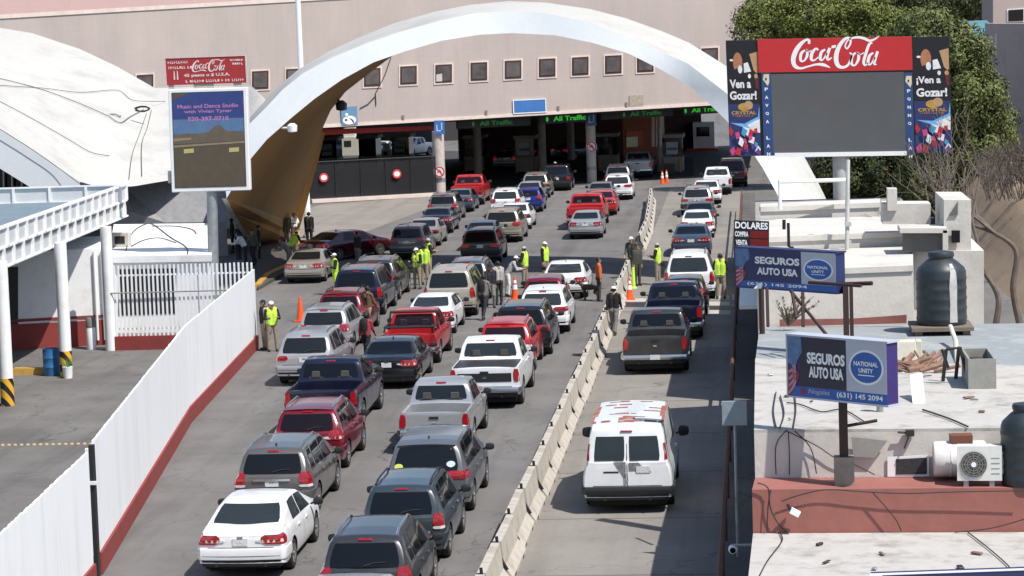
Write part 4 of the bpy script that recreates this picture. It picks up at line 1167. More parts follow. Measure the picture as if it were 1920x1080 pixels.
    m = MB(); m.plate(*wq(1688, 1776, 428, 437, Yx - .5, 1.2)); m.plate(*wq(1768, 1778, 432, 480, Yx - .5, .3)); m.build('lintel', WW, rt2)
    m = MB(); m.plate(*wq(1784, 1800, 432, 455, Yx - .01, .06)); m.build('window', GLASS, rt2)
    m = MB(); m.plate([Yp(x, y, Yx + .05) for x, y in ((1779, 404), (1796, 403), (1796, 378))], (0, .04, 0)); m.build('painted_shadow', pm('shade_grey', (.12, .115, .11), .8), rt2)  # flat dark triangle, a shadow painted on the annex wall
    m = MB(); m.plate(*wq(1655, 1745, 382, 420, Yx + 1.5, 1)); m.plate(*wq(1664, 1682, 354, 395, Yx + 1.4, .5)); m.build('chimney', WW, rt2)
    # street side low shops further away
    rt = thing('row_of_shops', (-.05, 76, 0), 'low stepped row of shops beside the far right lane, behind the white building', 'building')
    m = MB(); m.box(-.05, 4.5, 74, 83, 0, 5.2); m.box(-.05, 4.5, 83.02, 96, 0, 4.1); m.box(-.05, 4.5, 96.02, 120, 0, 2.6); m.build('wall', SHOP, rt)
    m = MB(); m.box(-.6, -.052, 78, 95, 2.3, 2.42); m.build('awning', GLOSSW, rt)
    # rail along the pavement
    rt = thing('pavement_rail', (-.8, 42, 0), 'rusty brown rail on posts along the right hand pavement', 'railing')
    m = MB(); m.tube([(-.80, 42, 1.25), (-.80, 60, 1.25), (-.80, 80, 1.25), (-.82, 120, 1.25), (-.85, 150, 1.25)], .05, 6)
    m.build('top_rail', RUST, rt)
    m = MB(); m.tube([(-.80, 42, .7), (-.85, 150, .7)], .03, 6); m.build('lower_rail', RUST, rt)
    for i in range(22):
        y = 44 + i * 4.9
        mm = MB(); mm.tube([(-.80 - .0005 * (y - 42), y, .13), (-.80 - .0005 * (y - 42), y, 1.25)], .045, 6); mm.build('rail_post', RUST, rt)
    H['cab'] = 0
    # ---------------- signs
    def board(x0, y0, x1, y1, hpx, Y, turn=None):
        p0 = Yp(x0, y0, Y)
        k0_, k1_ = ray(x0, y0), ray(x1, y1)
        Yr = Y * (k0_.z / k0_.y) / (k1_.z / k1_.y) if turn is None else turn
        p1 = Yp(x1, y1, Yr)
        p1.z = p0.z if turn is None else p1.z
        return Board(p0, p1, abs((Yp(x0, y0 - hpx, Y) - p0).z))
    NV = pm('sign_navy', (0.018, 0.028, 0.105), .45, var=.06)
    NV2 = pm('sign_black_navy', (0.015, 0.017, 0.035), .45)
    SB = pm('sign_blue', (0.02, 0.10, 0.36), .45)
    SG = pm('sign_silver', (0.42, 0.45, 0.52), .45, var=.04)
    SW = pm('sign_lettering_white', (0.78, 0.79, 0.8), .5, var=.02)
    FB = pm('flag_blue', (0.09, 0.17, 0.33), .5, var=.3, scale=9)
    FP = pm('flag_pink', (0.5, 0.22, 0.28), .5)
    FR = pm('flag_red', (0.2, 0.03, 0.06), .5)
    PUR = pm('sign_purple', (0.035, 0.02, 0.13), .5)
    def seguros(b, rt, dark, phone):
        w, h = b.w, b.h
        m = MB(); b.rect(m, 0, w, 0, h, -.28, 0); m.build('case', PUR if dark else NV, rt)
        m = MB(); f = .03
        b.rect(m, -f, w + f, h, h + f, -.3, .015); b.rect(m, -f, w + f, -f, 0, -.3, .015); b.rect(m, -f, 0, 0, h, -.02, .015)
        m.build('frame', SG if dark else NV, rt)
        m = MB()
        bot = h * .17
        s0 = w * (.60 if dark else .665)
        b.poly(m, [(w * .12, bot), (s0, bot), (s0, h), (w * .12, h)], .003, 1)
        b.poly(m, [(s0, bot), (w, bot), (w, h), (s0, h)], .003, 3)
        b.poly(m, [(0, 0), (w, 0), (w, bot), (0, bot)], .003, 2)
        b.poly(m, [(0, h * .45), (w * .07, h * .42), (w * .1, h * .6), (w * .15, h * .75), (w * .14, h), (0, h)], .007, 4)
        b.poly(m, [(0, 0), (w * .02, 0), (w * .1, h * .25), (w * .12, h * .38), (w * .07, h * .5), (0, h * .55)], .007, 6)
        for k in range(4):
            e = k * .09
            b.stroke(m, [(w * .008, h * (.04 + e * 1.3), .035), (w * .06, h * (.17 + e * 1.05), .05), (w * .075, h * (.27 + e * .8), .05), (w * .05, h * (.38 + e * .45), .035)], .014, 5)
        cu, cv = (s0 + w) / 2, h * (.58 if dark else .56)
        b.ell(m, cu, cv, (w - s0) * .43, h * .285, .007, 7); b.ell(m, cu, cv, (w - s0) * .385, h * .25, .013, 2)
        bw = s0 - w * .19
        b.text(m, 'SEGUROS', w * .19 + bw * .5, h * (.66 if dark else .72), bw * .94, h * .19, .014, 7, .045)
        b.text(m, 'AUTO USA', w * .19 + bw * .5, h * (.43 if dark else .44), bw * .86, h * .19, .014, 7, .045)
        b.text(m, 'NATIONAL', cu, cv + h * .06, (w - s0) * .6, h * .075, .02, 7, .03)
        b.text(m, 'UNITY', cu, cv - h * .05, (w - s0) * .36, h * .075, .02, 7, .03)
        b.rect(m, cu - (w - s0) * .2, cu + (w - s0) * .2, cv - h * .135, cv - h * .12, .013, .018, 7)
        if phone:
            b.text(m, '(631) 145 2094', w * .73, h * .085, w * .46, h * .11, .01, 7, .02)
            b.text(m, 'Nogales', w * .32, h * .095, w * .22, h * .1, .01, 3, .0, .25)
            b.ell(m, w * .155, h * .09, h * .055, h * .055, .01, 6)
        else:
            b.text(m, '(631) 145 2094', w * .42, h * .085, w * .6, h * .1, .01, 7, .02)
        m.build('sign_face', [NV, NV2 if dark else NV, SB, SG, FB, FP, FR, SW], rt, recalc=False)
    b = board(1479, 741, 1664, 760, 112, 42.95)
    rt = thing('insurance_sign', b.pt(b.w / 2, 0), 'lower purple sided SEGUROS AUTO USA sign with a phone number, on a dark pole', 'sign')
    seguros(b, rt, True, True)
    hs = H['white']
    base = G(1583, 868, H['white']); pb = PW(1583, 893, .12)
    c = b.pt(b.w * .5, 0, -.14)
    prt = thing('sign_pole', (c.x, c.y, H['red']), 'dark rusty pole on a concrete block carrying the lower SEGUROS sign', 'pole')
    RST = pm('dark_rust', (0.035, 0.015, 0.014), .7, dirt_or_sheen=(.012, .01, .02), dscale=4)
    m = MB(); m.box(c.x - .07, c.x + .07, c.y - .07, c.y + .07, H['red'] + .44, c.z + .0); m.build('shaft', RST, prt)
    m = MB(); m.tube([(c.x, c.y, c.z - .45), (c.x + .55, c.y, c.z - .36)], .03, 6); m.build('arm', RST, prt)
    blk = c
    m = MB(); m.box(blk.x - .16, blk.x + .16, blk.y - .15, blk.y + .15, H['red'], H['red'] + .46)
    o = m.build('concrete_block', pm('rough_concrete', (.24, .215, .18), .9, var=.2), origin=(blk.x, blk.y, H['red'])); props(o, 'rough concrete block at the foot of the lower SEGUROS sign pole', 'block')
    # upper sign
    b = board(1380, 536, 1568, 549, 71, 54.5)
    rt = thing('insurance_sign', b.pt(b.w / 2, 0), 'upper blue SEGUROS AUTO USA sign overhanging the right lane', 'sign')
    seguros(b, rt, False, False)
    prt = thing('sign_support', (b.pt(b.w, 0).x, b.pt(b.w, 0).y, H['grey']), 'rusty steel frame with diagonal braces holding the upper SEGUROS sign', 'frame')
    t = b.pt(b.w + .12, .15, -.2)
    g = H['grey']
    m = MB(); m.box(t.x - .09, t.x + .02, t.y - .1, t.y + .1, g, t.z); m.box(t.x + .04, t.x + .11, t.y - .1, t.y + .1, g, t.z + .02); m.build('post', RST, prt)
    m = MB(); l = b.pt(0, .08, -.2)
    m.tube([b.pt(b.w * .35, .03, -.25), b.pt(b.w * .65, .08, -.25), t + Vector((.5, 0, .02))], .045, 6); m.tube([b.pt(b.w * .8, .2, .2), b.pt(b.w * 1.3, .2, .2)], .035, 6)
    m.build('top_bar', RST, prt)
    m = MB()
    for (xa, ya, xb, yb) in ((1482, 545, 1555, 634), (1485, 545, 1493, 596), (1438, 540, 1440, 612), (1505, 548, 1506, 612)):
        m.tube([Yp(xa, ya, t.y), Yp(xb, yb, t.y - .5)], .035, 6)
    m.build('brace', RST, prt)
    m = MB(); m.plate([Yp(x, y, 54.0) for x, y in ((1413, 541), (1440, 541), (1433, 527), (1422, 532))], (0, .03, 0)); o = m.build('sheet_scrap', GLOSSW, origin=Yp(1425, 538, 54.0)); props(o, 'small white scrap of sheet stuck at the lower edge of the upper SEGUROS sign', 'scrap')
    # DOLARES board
    Yd = 56.5
    b = Board(Yp(1376, 463, Yd), Yp(1442, 466, Yd), abs((Yp(1376, 413, Yd) - Yp(1376, 463, Yd)).z))
    b.uz = (Yp(1376, 413, Yd) - Yp(1376, 463, Yd)).normalized(); b.n = b.ux.cross(b.uz)
    rt = thing('exchange_board', b.pt(b.w / 2, 0), 'black DOLARES COMPRA VENTA exchange rate board with red displays', 'sign')
    m = MB(); b.rect(m, 0, b.w, 0, b.h, -.2, 0); m.build('case', pm('board_black', (.01, .01, .012), .4), rt)
    m = MB(); b.text(m, 'DOLARES', b.w * .5, b.h * .83, b.w * .93, b.h * .26, .006, 0, .03); b.text(m, 'COMPRA', b.w * .22, b.h * .5, b.w * .38, b.h * .2, .006, 0, .03); b.text(m, 'VENTA', b.w * .22, b.h * .18, b.w * .33, b.h * .2, .006, 0, .03); m.build('lettering', SW, rt, recalc=False)
    m = MB(); b.rect(m, b.w * .46, b.w * .97, b.h * .37, b.h * .64, 0, .01); b.rect(m, b.w * .46, b.w * .97, b.h * .04, b.h * .33, 0, .01); m.build('display', pm('dark_red_display', (.14, .012, .012), .3), rt)
    pb = b.pt(b.w * .75, 0, -.1); m = MB(); m.tube([(pb.x, pb.y, 1), (pb.x, pb.y, pb.z)], .06, 8); m.build('post', RST, rt)
    # big screen
    Yc = 82.0
    b = Board(Yp(1370, 293, Yc), Yp(1786, 287, Yc), 1)
    b.uz = (Yp(1361, 76, Yc) - Yp(1369, 293, Yc)); b.h = b.uz.length; b.uz.normalize(); b.n = b.ux.cross(b.uz)
    w, h = b.w, b.h
    base = Yp(1578, 420, Yc + .3); base.z = 0
    rt = thing('advertising_screen', base, 'big advertising screen with a red soft drink header, side posters and a grey display', 'billboard')
    m = MB(); b.rect(m, 0, w, 0, h, -.6, 0); m.build('cabinet', pm('board_black', (.01, .01, .012), .4), rt)
    m = MB(); c = b.pt(w * .5, 0, -.35); m.tube([(c.x, c.y, 0), (c.x, c.y, c.z + .2)], .26, 16); m.build('pole', pm('pole_grey_paint', (.42, .42, .41), .6, dirt_or_sheen=(.2, .2, .2), dscale=3), rt, smooth=40)
    U = lambda x: (x - 1365.5) / (1783 - 1365.5) * w
    V = lambda x, y: h * (1 - (y - (75 - (x - 1362) / (1780 - 1362) * 12)) / 217.0)
    CR = pm('soft_drink_red', (0.47, 0.022, 0.026), .4, var=.05)
    m = MB(); b.rect(m, U(1424), U(1713), V(1570, 130), h + .02, -.5, .05); m.build('header_panel', CR, rt)
    m = MB()
    script_logo(b, m, lambda x: U(1280 + x / 3), lambda y: V(1567, y / 3 + 1.0), U(1365.5 + 1 / 3), .056)
    m.build('lettering', SW, rt, recalc=False)
    m = MB()
    for k in (1,):
        pass
    m = MB(); b.rect(m, U(1447), U(1697), V(1570, 281), V(1570, 133), 0, .03); m.build('display', pm('display_grey', (.085, .092, .098), .42, var=.08, scale=.8, dirt_or_sheen=(.13, .07, .065), dscale=.45, damt=.35), rt)  # reddish blotches in the colour imitate reflections on the display
    m = MB(); b.rect(m, U(1449), U(1697), V(1570, 289), V(1570, 281), 0, .06); m.build('bottom_strip', GLOSSW, rt)
    BB = pm('side_strip_blue', (.02, .055, .17), .5)
    for xa, xb, ya in ((1429, 1447, 133), (1697, 1712, 131)):
        m = MB(); b.rect(m, U(xa), U(xb), 0, V(xa, ya), 0, .04); m.build('side_strip', BB, rt)
    m = MB()
    for x, letters in ((1437.5, 'PAVQA LAN'), (1704.5, 'PQNNQ LAN')):
        for i, ch in enumerate(letters):
            if ch == ' ': continue
            b.text(m, ch, U(x), V(x, 165 + i * 15.2), .1, .1, .044, 0, .03)
        b.poly(m, [(U(x - 4), V(x, 137)), (U(x + 6), V(x, 137)), (U(x + 6), V(x, 152)), (U(x + 3), V(x, 159)), (U(x - 6), V(x, 147))], .044, 1)
        b.ell(m, U(x), V(x, 146), .03, .04, .05, 2, 10)
    m.build('lettering', [SW, pm('cream_print', (.62, .54, .38), .5), BB], rt, recalc=False)
    cols = [pm('poster_' + k, c_, .5, var=.15, scale=6) for k, c_ in (('black', (.008, .008, .012)), ('skin', (.38, .16, .08)), ('tan', (.42, .26, .13)), ('white', (.7, .7, .72)), ('gold', (.42, .25, .05)), ('beam', (.15, .4, .7)), ('deep', (.02, .03, .12)), ('red', (.4, .02, .03)), ('pink', (.5, .06, .2)), ('violet', (.12, .04, .25)), ('cyan', (.05, .3, .5)), ('wine', (.1, .015, .02)))]
    for sx in (1364, 1715):
        u0, u1 = (U(1364), U(1423)) if sx == 1364 else (U(1714), U(1781))
        pw = u1 - u0
        q = lambda fu, fv: (u0 + pw * fu, h * (1 - fv))
        m = MB()
        pg = lambda pts, c_, d=.008: b.poly(m, [q(*p_) for p_ in pts], d, c_)
        pg([(0, 0), (1, 0), (1, 1), (0, 1)], 0, .003)
        pg([(.0, .55), (1, .55), (1, 1), (0, 1)], 6, .006)
        # generic printed figures: a cheek and beard, a hand with a glass
        b.ell(m, *q(.36, .19), pw * .15, h * .085, .011, 1); b.ell(m, *q(.43, .25), pw * .07, h * .035, .014, 3); b.ell(m, *q(.16, .17), pw * .06, h * .01, .014, 3, 10)
        pg([(.2, .27), (.3, .24), (.5, .26), (.6, .33), (.2, .33)], 0, .012)
        pg([(.55, .2), (.68, .19), (.78, .27), (.55, .28)], 3, .011)
        pg([(.74, .12), (1, .1), (1, .3), (.86, .26)], 2, .011)
        pg([(.86, .3), (1, .28), (1, .42), (.92, .42)], 11, .011)
        b.ell(m, *q(.93, .31), pw * .06, h * .02, .014, 2, 12)
        b.ell(m, *q(.72, .31), pw * .05, h * .02, .014, 3, 10)
        t1 = 'Ven a' if sx == 1364 else '\u00a1Ven a'
        b.text(m, t1, *q(.42, .375), pw * .68, h * .075, .014, 3, .035); b.text(m, 'Gozar!', *q(.5, .475), pw * .86, h * .075, .014, 3, .035)
        b.ell(m, *q(.52, .575), pw * .2, h * .035, .011, 4); b.ell(m, *q(.66, .56), pw * .14, h * .038, .014, 2)
        b.text(m, 'CRYSTAL', *q(.5, .625), pw * .8, h * .03, .014, 4, .04); b.scribble(m, q(.15, 0)[0], q(.8, 0)[0], q(0, .66)[1], h * .016, .014, 1, 8)
        pg([(.05, .71), (.5, .72), (.95, .66), (1, .56), (1, .78), (.55, .76)], 5, .011); pg([(.6, .73), (1, .68), (1, .8), (.75, .79)], 3, .012)
        rn = random.Random(12)
        for k in range(26):
            cu, cv, r_ = rn.uniform(.02, .95), rn.uniform(.78, .97), rn.uniform(.06, .17)
            a_ = rn.uniform(0, 3)
            pg([(min(1, max(0, cu + r_ * math.cos(a_ + t_) * rn.uniform(.7, 1.1))), min(.995, cv + r_ * .34 * math.sin(a_ + t_))) for t_ in (0, 1.4, 3.1, 4.6)], rn.choice([7, 7, 8, 9, 7, 10, 3, 8, 6]), .015 + k * .0035)
        m.build('poster', cols, rt, recalc=False)
    # white pipe frame on the roof
    h5 = H['s2']
    a = G(1463, 392, h5); c = G(1588, 386, h5)
    m = MB(); m.tube([a, Yp(1461, 341, a.y), Yp(1590, 337, c.y), c], .06, 8)
    o = m.build('pipe_gantry', GLOSSW, origin=a, smooth=40); props(o, 'white rectangular pipe frame standing on top of the stepped white building', 'pipe frame')
    m = MB(); p = G(1592, 410, H['s1']); m.tube([Yp(1588, 490, p.y - 6), Yp(1590, 300, p.y - 5.4)], .05, 8); 
    for y in (420, 455, 478): 
        c = Yp(1590, y, p.y - 5.8); m.box(c.x - .08, c.x + .08, c.y - .1, c.y + .06, c.z - .05, c.z + .05)
    o = m.build('conduit', pm('pole_grey_paint', (.42, .42, .41), .6), origin=Yp(1588, 490, p.y - 6)); props(o, 'thin grey conduit climbing the stepped white building to the big screen', 'conduit')
    p = pl(1472, 440, .3)
    m = MB(); m.tube([Yp(1470, 412, k0.y + .0), Yp(1470, 430, k0.y)], .04, 6); m.tube([Yp(1478, 418, k0.y), Yp(1479, 462, k0.y), Yp(1488, 465, k0.y)], .035, 6)
    o = m.build('bent_pipe', DARKM, origin=Yp(1478, 440, k0.y)); props(o, 'dark bent pipe on the front of the stepped white building', 'pipe')
    # ---------------- water tanks
    TK = pm('tank_plastic', (0.022, 0.030, 0.036), .45, dirt_or_sheen=(.07, .07, .07), dscale=2.5, damt=.35)
    def tank(p, r, hh, lab, streak=True):
        rt = thing('water_tank', p, lab, 'water tank')
        m = MB()
        pr = [(r * .97, 0), (r, .04)]
        for i in range(5): z = hh * (.06 + .14 * i); pr += [(r, z), (r * 1.02, z + .03), (r * 1.02, z + .06), (r, z + .09)]
        pr += [(r, hh * .74), (r * .93, hh * .8), (r * .6, hh * .9), (r * .5, hh * .92), (r * .5, hh * .99), (r * .46, hh)]
        m.lathe(pr, 32, p); m.build('shell', TK, rt, smooth=30)
        m = MB(); m.lathe([(r * .53, hh * .955), (r * .54, hh * .99), (r * .5, hh * 1.02), (r * .2, hh * 1.035)], 28, p); m.build('lid', TK, rt, smooth=35)
        if streak:
            m = MB()
            rows = []
            for z, hw_ in ((.05, .17), (.3, .15), (.55, .17), (.75, .13)):
                rows.append([(p.x + (r * 1.025) * math.sin(t), p.y - (r * 1.025) * math.cos(t), p.z + hh * z) for t in (.42 - hw_, .42, .42 + hw_)])
            rows.append([(p.x + r * .78 * math.sin(t), p.y - r * .78 * math.cos(t), p.z + hh * .87) for t in (.36, .45, .52)])
            m.grid(rows); m.build('pale_streak', pm('lime_stain', (.42, .42, .41), .8, dirt_or_sheen=(.2, .2, .2), dscale=6), rt, smooth=40)
        return rt
    p = G(1766, 607, hg + .18)
    tank(p, .53, 1.52, 'black water tank with a pale streak on the blue grey roof')
    m = MB(); m.box(p.x - .68, p.x + .62, p.y - .75, p.y + .7, hg + .1, hg + .178); m.box(p.x - .6, p.x - .45, p.y - .65, p.y + .6, hg, hg + .1); m.box(p.x + .4, p.x + .55, p.y - .65, p.y + .6, hg, hg + .1)
    o = m.build('tank_stand', pm('old_wood', (.16, .13, .1), .9), origin=(p.x, p.y, hg)); props(o, 'low wooden stand under the black water tank', 'stand')
    p = PW(1925, 893, .9); p.z = h2
    p = Vector((p.x, b0.y - .25, h2)); p = Vector((G(1922, 893, h2).x, G(1922, 893, h2).y + .45, h3 - 0.0))
    q = PL(1924, 860, Vector((0, b0.y - .98, 0)), Vector((0, 1, 0)))
    tank(Vector((q.x, b0.y - .98, h2 + .005)), .40, 1.28, 'black water tank cut off by the right edge, behind the air conditioner', False)
    # ---------------- air conditioner
    acp = G(1838, 913, h2)
    rt = thing('air_conditioner', acp, 'white air conditioner with a round fan grille on the red parapet', 'air conditioner')
    n2 = wn
    ux_ = Vector((-n2.y, n2.x, 0))
    bb = Board(PL(1795, 905, acp, n2), PL(1879, 905, acp, n2), .56)
    bb.p0.z = h2 + .10; bb.ux.z = 0; bb.n = bb.ux.cross(bb.uz)
    m = MB(); bb.rect(m, 0, bb.w, 0, bb.h, -.26, 0); m.build('case', pm('ac_white', (.66, .66, .63), .5, dirt_or_sheen=(.45, .43, .4), dscale=4), rt)
    m = MB(); bb.rect(m, bb.w, bb.w + .06, .1, bb.h - .1, -.25, -.08); bb.rect(m, .1, .18, -.10, 0, -.28, -.02); bb.rect(m, bb.w - .2, bb.w - .12, -.10, 0, -.28, -.02); m.build('feet', STEEL, rt)
    fu, fv, fr = bb.w * .37, bb.h * .48, bb.h * .36
    m = MB(); bb.ell(m, fu, fv, fr, fr, .004, th=.02); m.build('fan_opening', pm('fan_dark', (.05, .048, .045), .7), rt)
    m = MB()
    for rr in (.3, .5, .7, .9, 1.02): bb.stroke(m, [(fu + fr * rr * math.cos(t), fv + fr * rr * math.sin(t), .012) for t in np.linspace(0, 6.3, 24)], .03)
    for t in np.linspace(0, 6.28, 13)[:-1]: bb.stroke(m, [(fu + fr * .2 * math.cos(t), fv + fr * .2 * math.sin(t), .01), (fu + fr * 1.02 * math.cos(t), fv + fr * 1.02 * math.sin(t), .01)], .031)
    m.build('fan_grille', pm('grille_grey', (.2, .19, .18), .6), rt, recalc=False)
    m = MB(); bb.ell(m, fu, fv, fr * .2, fr * .2, .034, th=.012); m.build('fan_hub', GLOSSW, rt)
    m = MB()
    for k in range(4): bb.rect(m, bb.w * .76, bb.w * .95, bb.h * (.2 + k * .15), bb.h * (.215 + k * .15), 0, .006)
    m.build('side_louvre', pm('grille_grey', (.2, .19, .18), .6), rt)
    # white drum lying on the roof
    p = PW(1745, 893, -.9); z = h2
    c0_, c1_ = PL(1750, 855, Vector((0, b0.y - .48, 0)), Vector((0, 1, 0))), PL(1848, 853, Vector((0, b0.y - .48, 0)), Vector((0, 1, 0)))
    rr = .29
    zc = h2 + rr + .06
    ln = c1_.x - c0_.x
    rt = thing('white_drum', (c0_.x, c0_.y, h2), 'white metal drum lying on its side behind the air conditioner', 'drum')
    m = MB(); m.lathe([(rr * .93, 0), (rr, .03), (rr, ln * .3), (rr * 1.03, ln * .31), (rr * 1.03, ln * .33), (rr, ln * .34), (rr, ln * .64), (rr * 1.03, ln * .65), (rr * 1.03, ln * .67), (rr, ln * .68), (rr, ln - .03), (rr * .93, ln)], 28, (c0_.x, c0_.y, zc), 0, 'x')
    m.build('shell', pm('ac_white', (.66, .66, .63), .5), rt, smooth=35)
    m = MB(); m.box(c0_.x + .27, c0_.x + .63, c0_.y - .14, c0_.y + .14, zc + rr - .02, zc + rr + .11); o = m.build('brown_box', pm('brown_crate2', (.16, .06, .035), .8), origin=(c0_.x + .6, c0_.y, zc + rr)); props(o, 'rusty brown box lying on the white drum', 'box')
    m = MB(); m.plate([PW(x, y, .05) for x, y in ((1600, 856), (1640, 858), (1664, 826), (1596, 819))], wn * .02); o = m.build('grey_plate', pm('weathered_grey', (.27, .27, .25), .8, dirt_or_sheen=(.16, .13, .1), dscale=3), origin=PW(1625, 850, .05)); props(o, 'flat grey plate on the white wall right of the concrete block', 'board')  # flat four-sided grey plate just off the wall
    # bent white sheet
    m = MB(); rows = []
    for t in np.linspace(0, 1, 8):
        x = 1712 + 10 * t - 24 * max(0, t - .55) ** 1.3; y = 705 + 98 * t
        a_ = Yp(x - 6, y, b0.y + 3.5 - t * 1.5); rows.append([a_, a_ + Vector((.22, .1, .03))])
    m.grid(rows); o = m.build('bent_sheet', GLOSSW, origin=rows[-1][0]); md = o.modifiers.new('s', 'SOLIDIFY'); md.thickness = .02; props(o, 'curved strip of white sheet leaning on the white roof', 'sheet')
    # ---------------- clutter on the middle roofs
    def on(x, y, hh): return G(x, y, hh)
    p = on(1840, 727, h3)
    mh = h3
    rt = thing('planter_box', p, 'open grey metal box full of junk on the white roof', 'box')
    m = MB()
    a_, b_ = G(1816, 730, mh), G(1869, 730, mh)
    W2 = b_.x - a_.x; D2 = 1.5; hh = .55
    m.box(a_.x, b_.x, a_.y, a_.y + .04, mh, mh + hh); m.box(a_.x, b_.x, a_.y + D2, a_.y + D2 + .04, mh, mh + hh); m.box(a_.x, a_.x + .04, a_.y + .04, a_.y + D2, mh, mh + hh); m.box(b_.x - .04, b_.x, a_.y + .04, a_.y + D2, mh, mh + hh); m.box(a_.x + .04, b_.x - .04, a_.y + .04, a_.y + D2, mh, mh + .06)
    m.build('box_sides', pm('weathered_grey', (.27, .27, .25), .8, dirt_or_sheen=(.16, .13, .1), dscale=3), rt)
    m = MB(); rn = random.Random(2)
    for k in range(9): m.obox((a_.x + .15 + rn.random() * (W2 - .3), a_.y + .2 + rn.random() * (D2 - .4), mh + .2 + rn.random() * .2), (.2, .25, .15), Matrix.Rotation(rn.random() * 3, 3, 'Z'), 0)
    m.build('junk', pm('junk_dark', (.05, .035, .03), .9, var=.5), rt)
    p = on(1702, 684, hg)
    m = MB(); p = on(1698, 678, h3); m.hexa([p + Vector(v) for v in ((-.3, -.2, 0), (.22, -.2, 0), (.22, .25, 0), (-.3, .25, 0))], [p + Vector(v) for v in ((-.2, -.12, .42), (.2, -.12, .42), (.2, .2, .42), (-.2, .2, .42))]); m.box(p.x + .2, p.x + .32, p.y - .1, p.y + .2, p.z, p.z + .42)
    o = bevel(m.build('plastic_stool', pm('cream_plastic', (.58, .55, .46), .6), origin=p)); props(o, 'cream plastic stool on the roof right of the lower SEGUROS sign', 'stool')
    m = MB(); rn = random.Random(9)
    for k in range(26):
        q_ = on(rn.uniform(1690, 1760), rn.uniform(684, 702), h3)
        a2 = rn.random() * 3
        m.tube([q_ + Vector((0, 0, .04)), q_ + Vector((.5 * math.cos(a2), .5 * math.sin(a2), rn.uniform(.05, .25)))], rn.uniform(.02, .06), 6)
    o = m.build('scrap_pile', pm('dead_wood', (.2, .12, .085), .9, var=.4), origin=on(1725, 695, h3)); props(o, 'pile of brown branches and scrap wood on the white roof', 'scrap pile')
    m = MB(); p0 = on(1780, 720, h3)
    for x, y in ((1768, 655), (1792, 650)): m.tube([on(x, y + 60, h3), Yp(x + 6, y, on(x, y + 60, h3).y)], .035, 6)
    m.tube([Yp(1774, 655, p0.y), Yp(1800, 652, p0.y), Yp(1816, 715, p0.y)], .035, 6); m.tube([Yp(1766, 655, p0.y), Yp(1778, 690, p0.y)], .03, 6)
    o = m.build('metal_frame', DARKM, origin=p0); props(o, 'broken dark metal frame beside the open grey box', 'frame')
    rn = random.Random(31)
    for k in range(18):
        q_ = on(rn.uniform(1440, 1860), rn.uniform(694, 790), h3) if k < 12 else on(rn.uniform(1430, 1900), rn.uniform(1012, 1070), h1)
        m = MB(); m.obox(q_ + Vector((0, 0, .03)), (rn.uniform(.05, .22), rn.uniform(.03, .12), rn.uniform(.015, .05)), Matrix.Rotation(rn.random() * 3, 3, 'Z'))
        o = bevel(m.build('scrap_piece', rn.choice([pm('dead_wood', (.2, .12, .085)), STEEL, pm('junk_dark', (.05, .035, .03)), DARKM]), origin=q_), .01, 1)
        props(o, 'small scrap lying on a white roof', 'scrap', 'small scraps on the white roofs')
    for x, y in ((1525, 716), (1650, 772)):
        q_ = on(x, y, h3); m = MB(); m.lathe([(.06, 0), (.06, .35), (.1, .36), (.1, .44), (.03, .48)], 14, q_)
        o = m.build('vent_pipe', STEEL, origin=q_, smooth=40); props(o, 'short vent pipe on the white roof, ' + ('behind the lower SEGUROS sign' if x < 1600 else 'left of the bent white sheet'), 'vent pipe')
    # pipe from tank
    m = MB(); q_ = on(1800, 655, hg)
    m.tube([Yp(1782, 612, q_.y + 1), Yp(1792, 640, q_.y), Yp(1796, 700, q_.y - 3), Yp(1812, 732, q_.y - 4)], .05, 8)
    o = m.build('white_hose', pm('cream_plastic', (.58, .55, .46), .6), origin=q_, smooth=40); props(o, 'cream hose running from the black tank down past the open grey box', 'hose')
    # cables on the roofs
    def cab(pts, hh, lab, r=.010, mat=CABLE):
        P_ = [(G(x, y, hh + .03) if not isinstance(hh, str) else PW(x, y, .05)) for x, y in pts]
        mb = MB(); mb.tube(curve(P_), r, 5); o = mb.build('cable', mat, origin=P_[0]); props(o, lab, 'cable')
    cab(((1475, 808), (1530, 835), (1565, 858), (1600, 870), (1640, 890)), 'w', 'longest black cable crossing the white wall behind the lower SEGUROS pole')
    cab(((1490, 808), (1520, 840), (1531, 888)), 'w', 'middle cable drooping down the white wall left of the lower SEGUROS pole')
    cab(((1478, 810), (1480, 850), (1480, 890)), 'w', 'straight cable down the left part of the white wall above the red parapet')
    cab(((1475, 806), (1455, 835), (1455, 890)), 'w', 'leftmost cable down the white wall above the red parapet')
    cab(((1475, 755), (1500, 758), (1540, 772), (1580, 768), (1620, 790)), h3, 'cable lying across the white roof under the lower SEGUROS sign', .012)
    cab(((1455, 735), (1450, 770), (1455, 800)), h3, 'cable loop at the left end of the white roof', .012)
    cab(((1463, 742), (1470, 775), (1462, 803)), h3, 'second cable at the left end of the white roof, right of the loop', .012)
    cab(((1490, 740), (1492, 770), (1487, 803)), h3, 'third cable on the left part of the white roof, closest to the lower sign', .012)
    cab(((1730, 768), (1780, 785), (1815, 800)), h3, 'black cable from the bent sheet to the brown box', .016)
    fpl = lambda x, y: PL(x, y, f0 + wn * .05, wn)
    def fcab(pts, lab, r=.010):
        P_ = [fpl(x, y) for x, y in pts]
        mb = MB(); mb.tube(curve(P_), r, 5); o = mb.build('cable', CABLE, origin=P_[0]); props(o, lab, 'cable')
    fcab(((1420, 905), (1440, 915), (1444, 950), (1458, 980), (1475, 998)), 'black cable down the left end of the red parapet', .012)
    fcab(((1445, 918), (1440, 950), (1438, 998)), 'thin cable hanging straight at the left end of the red parapet')
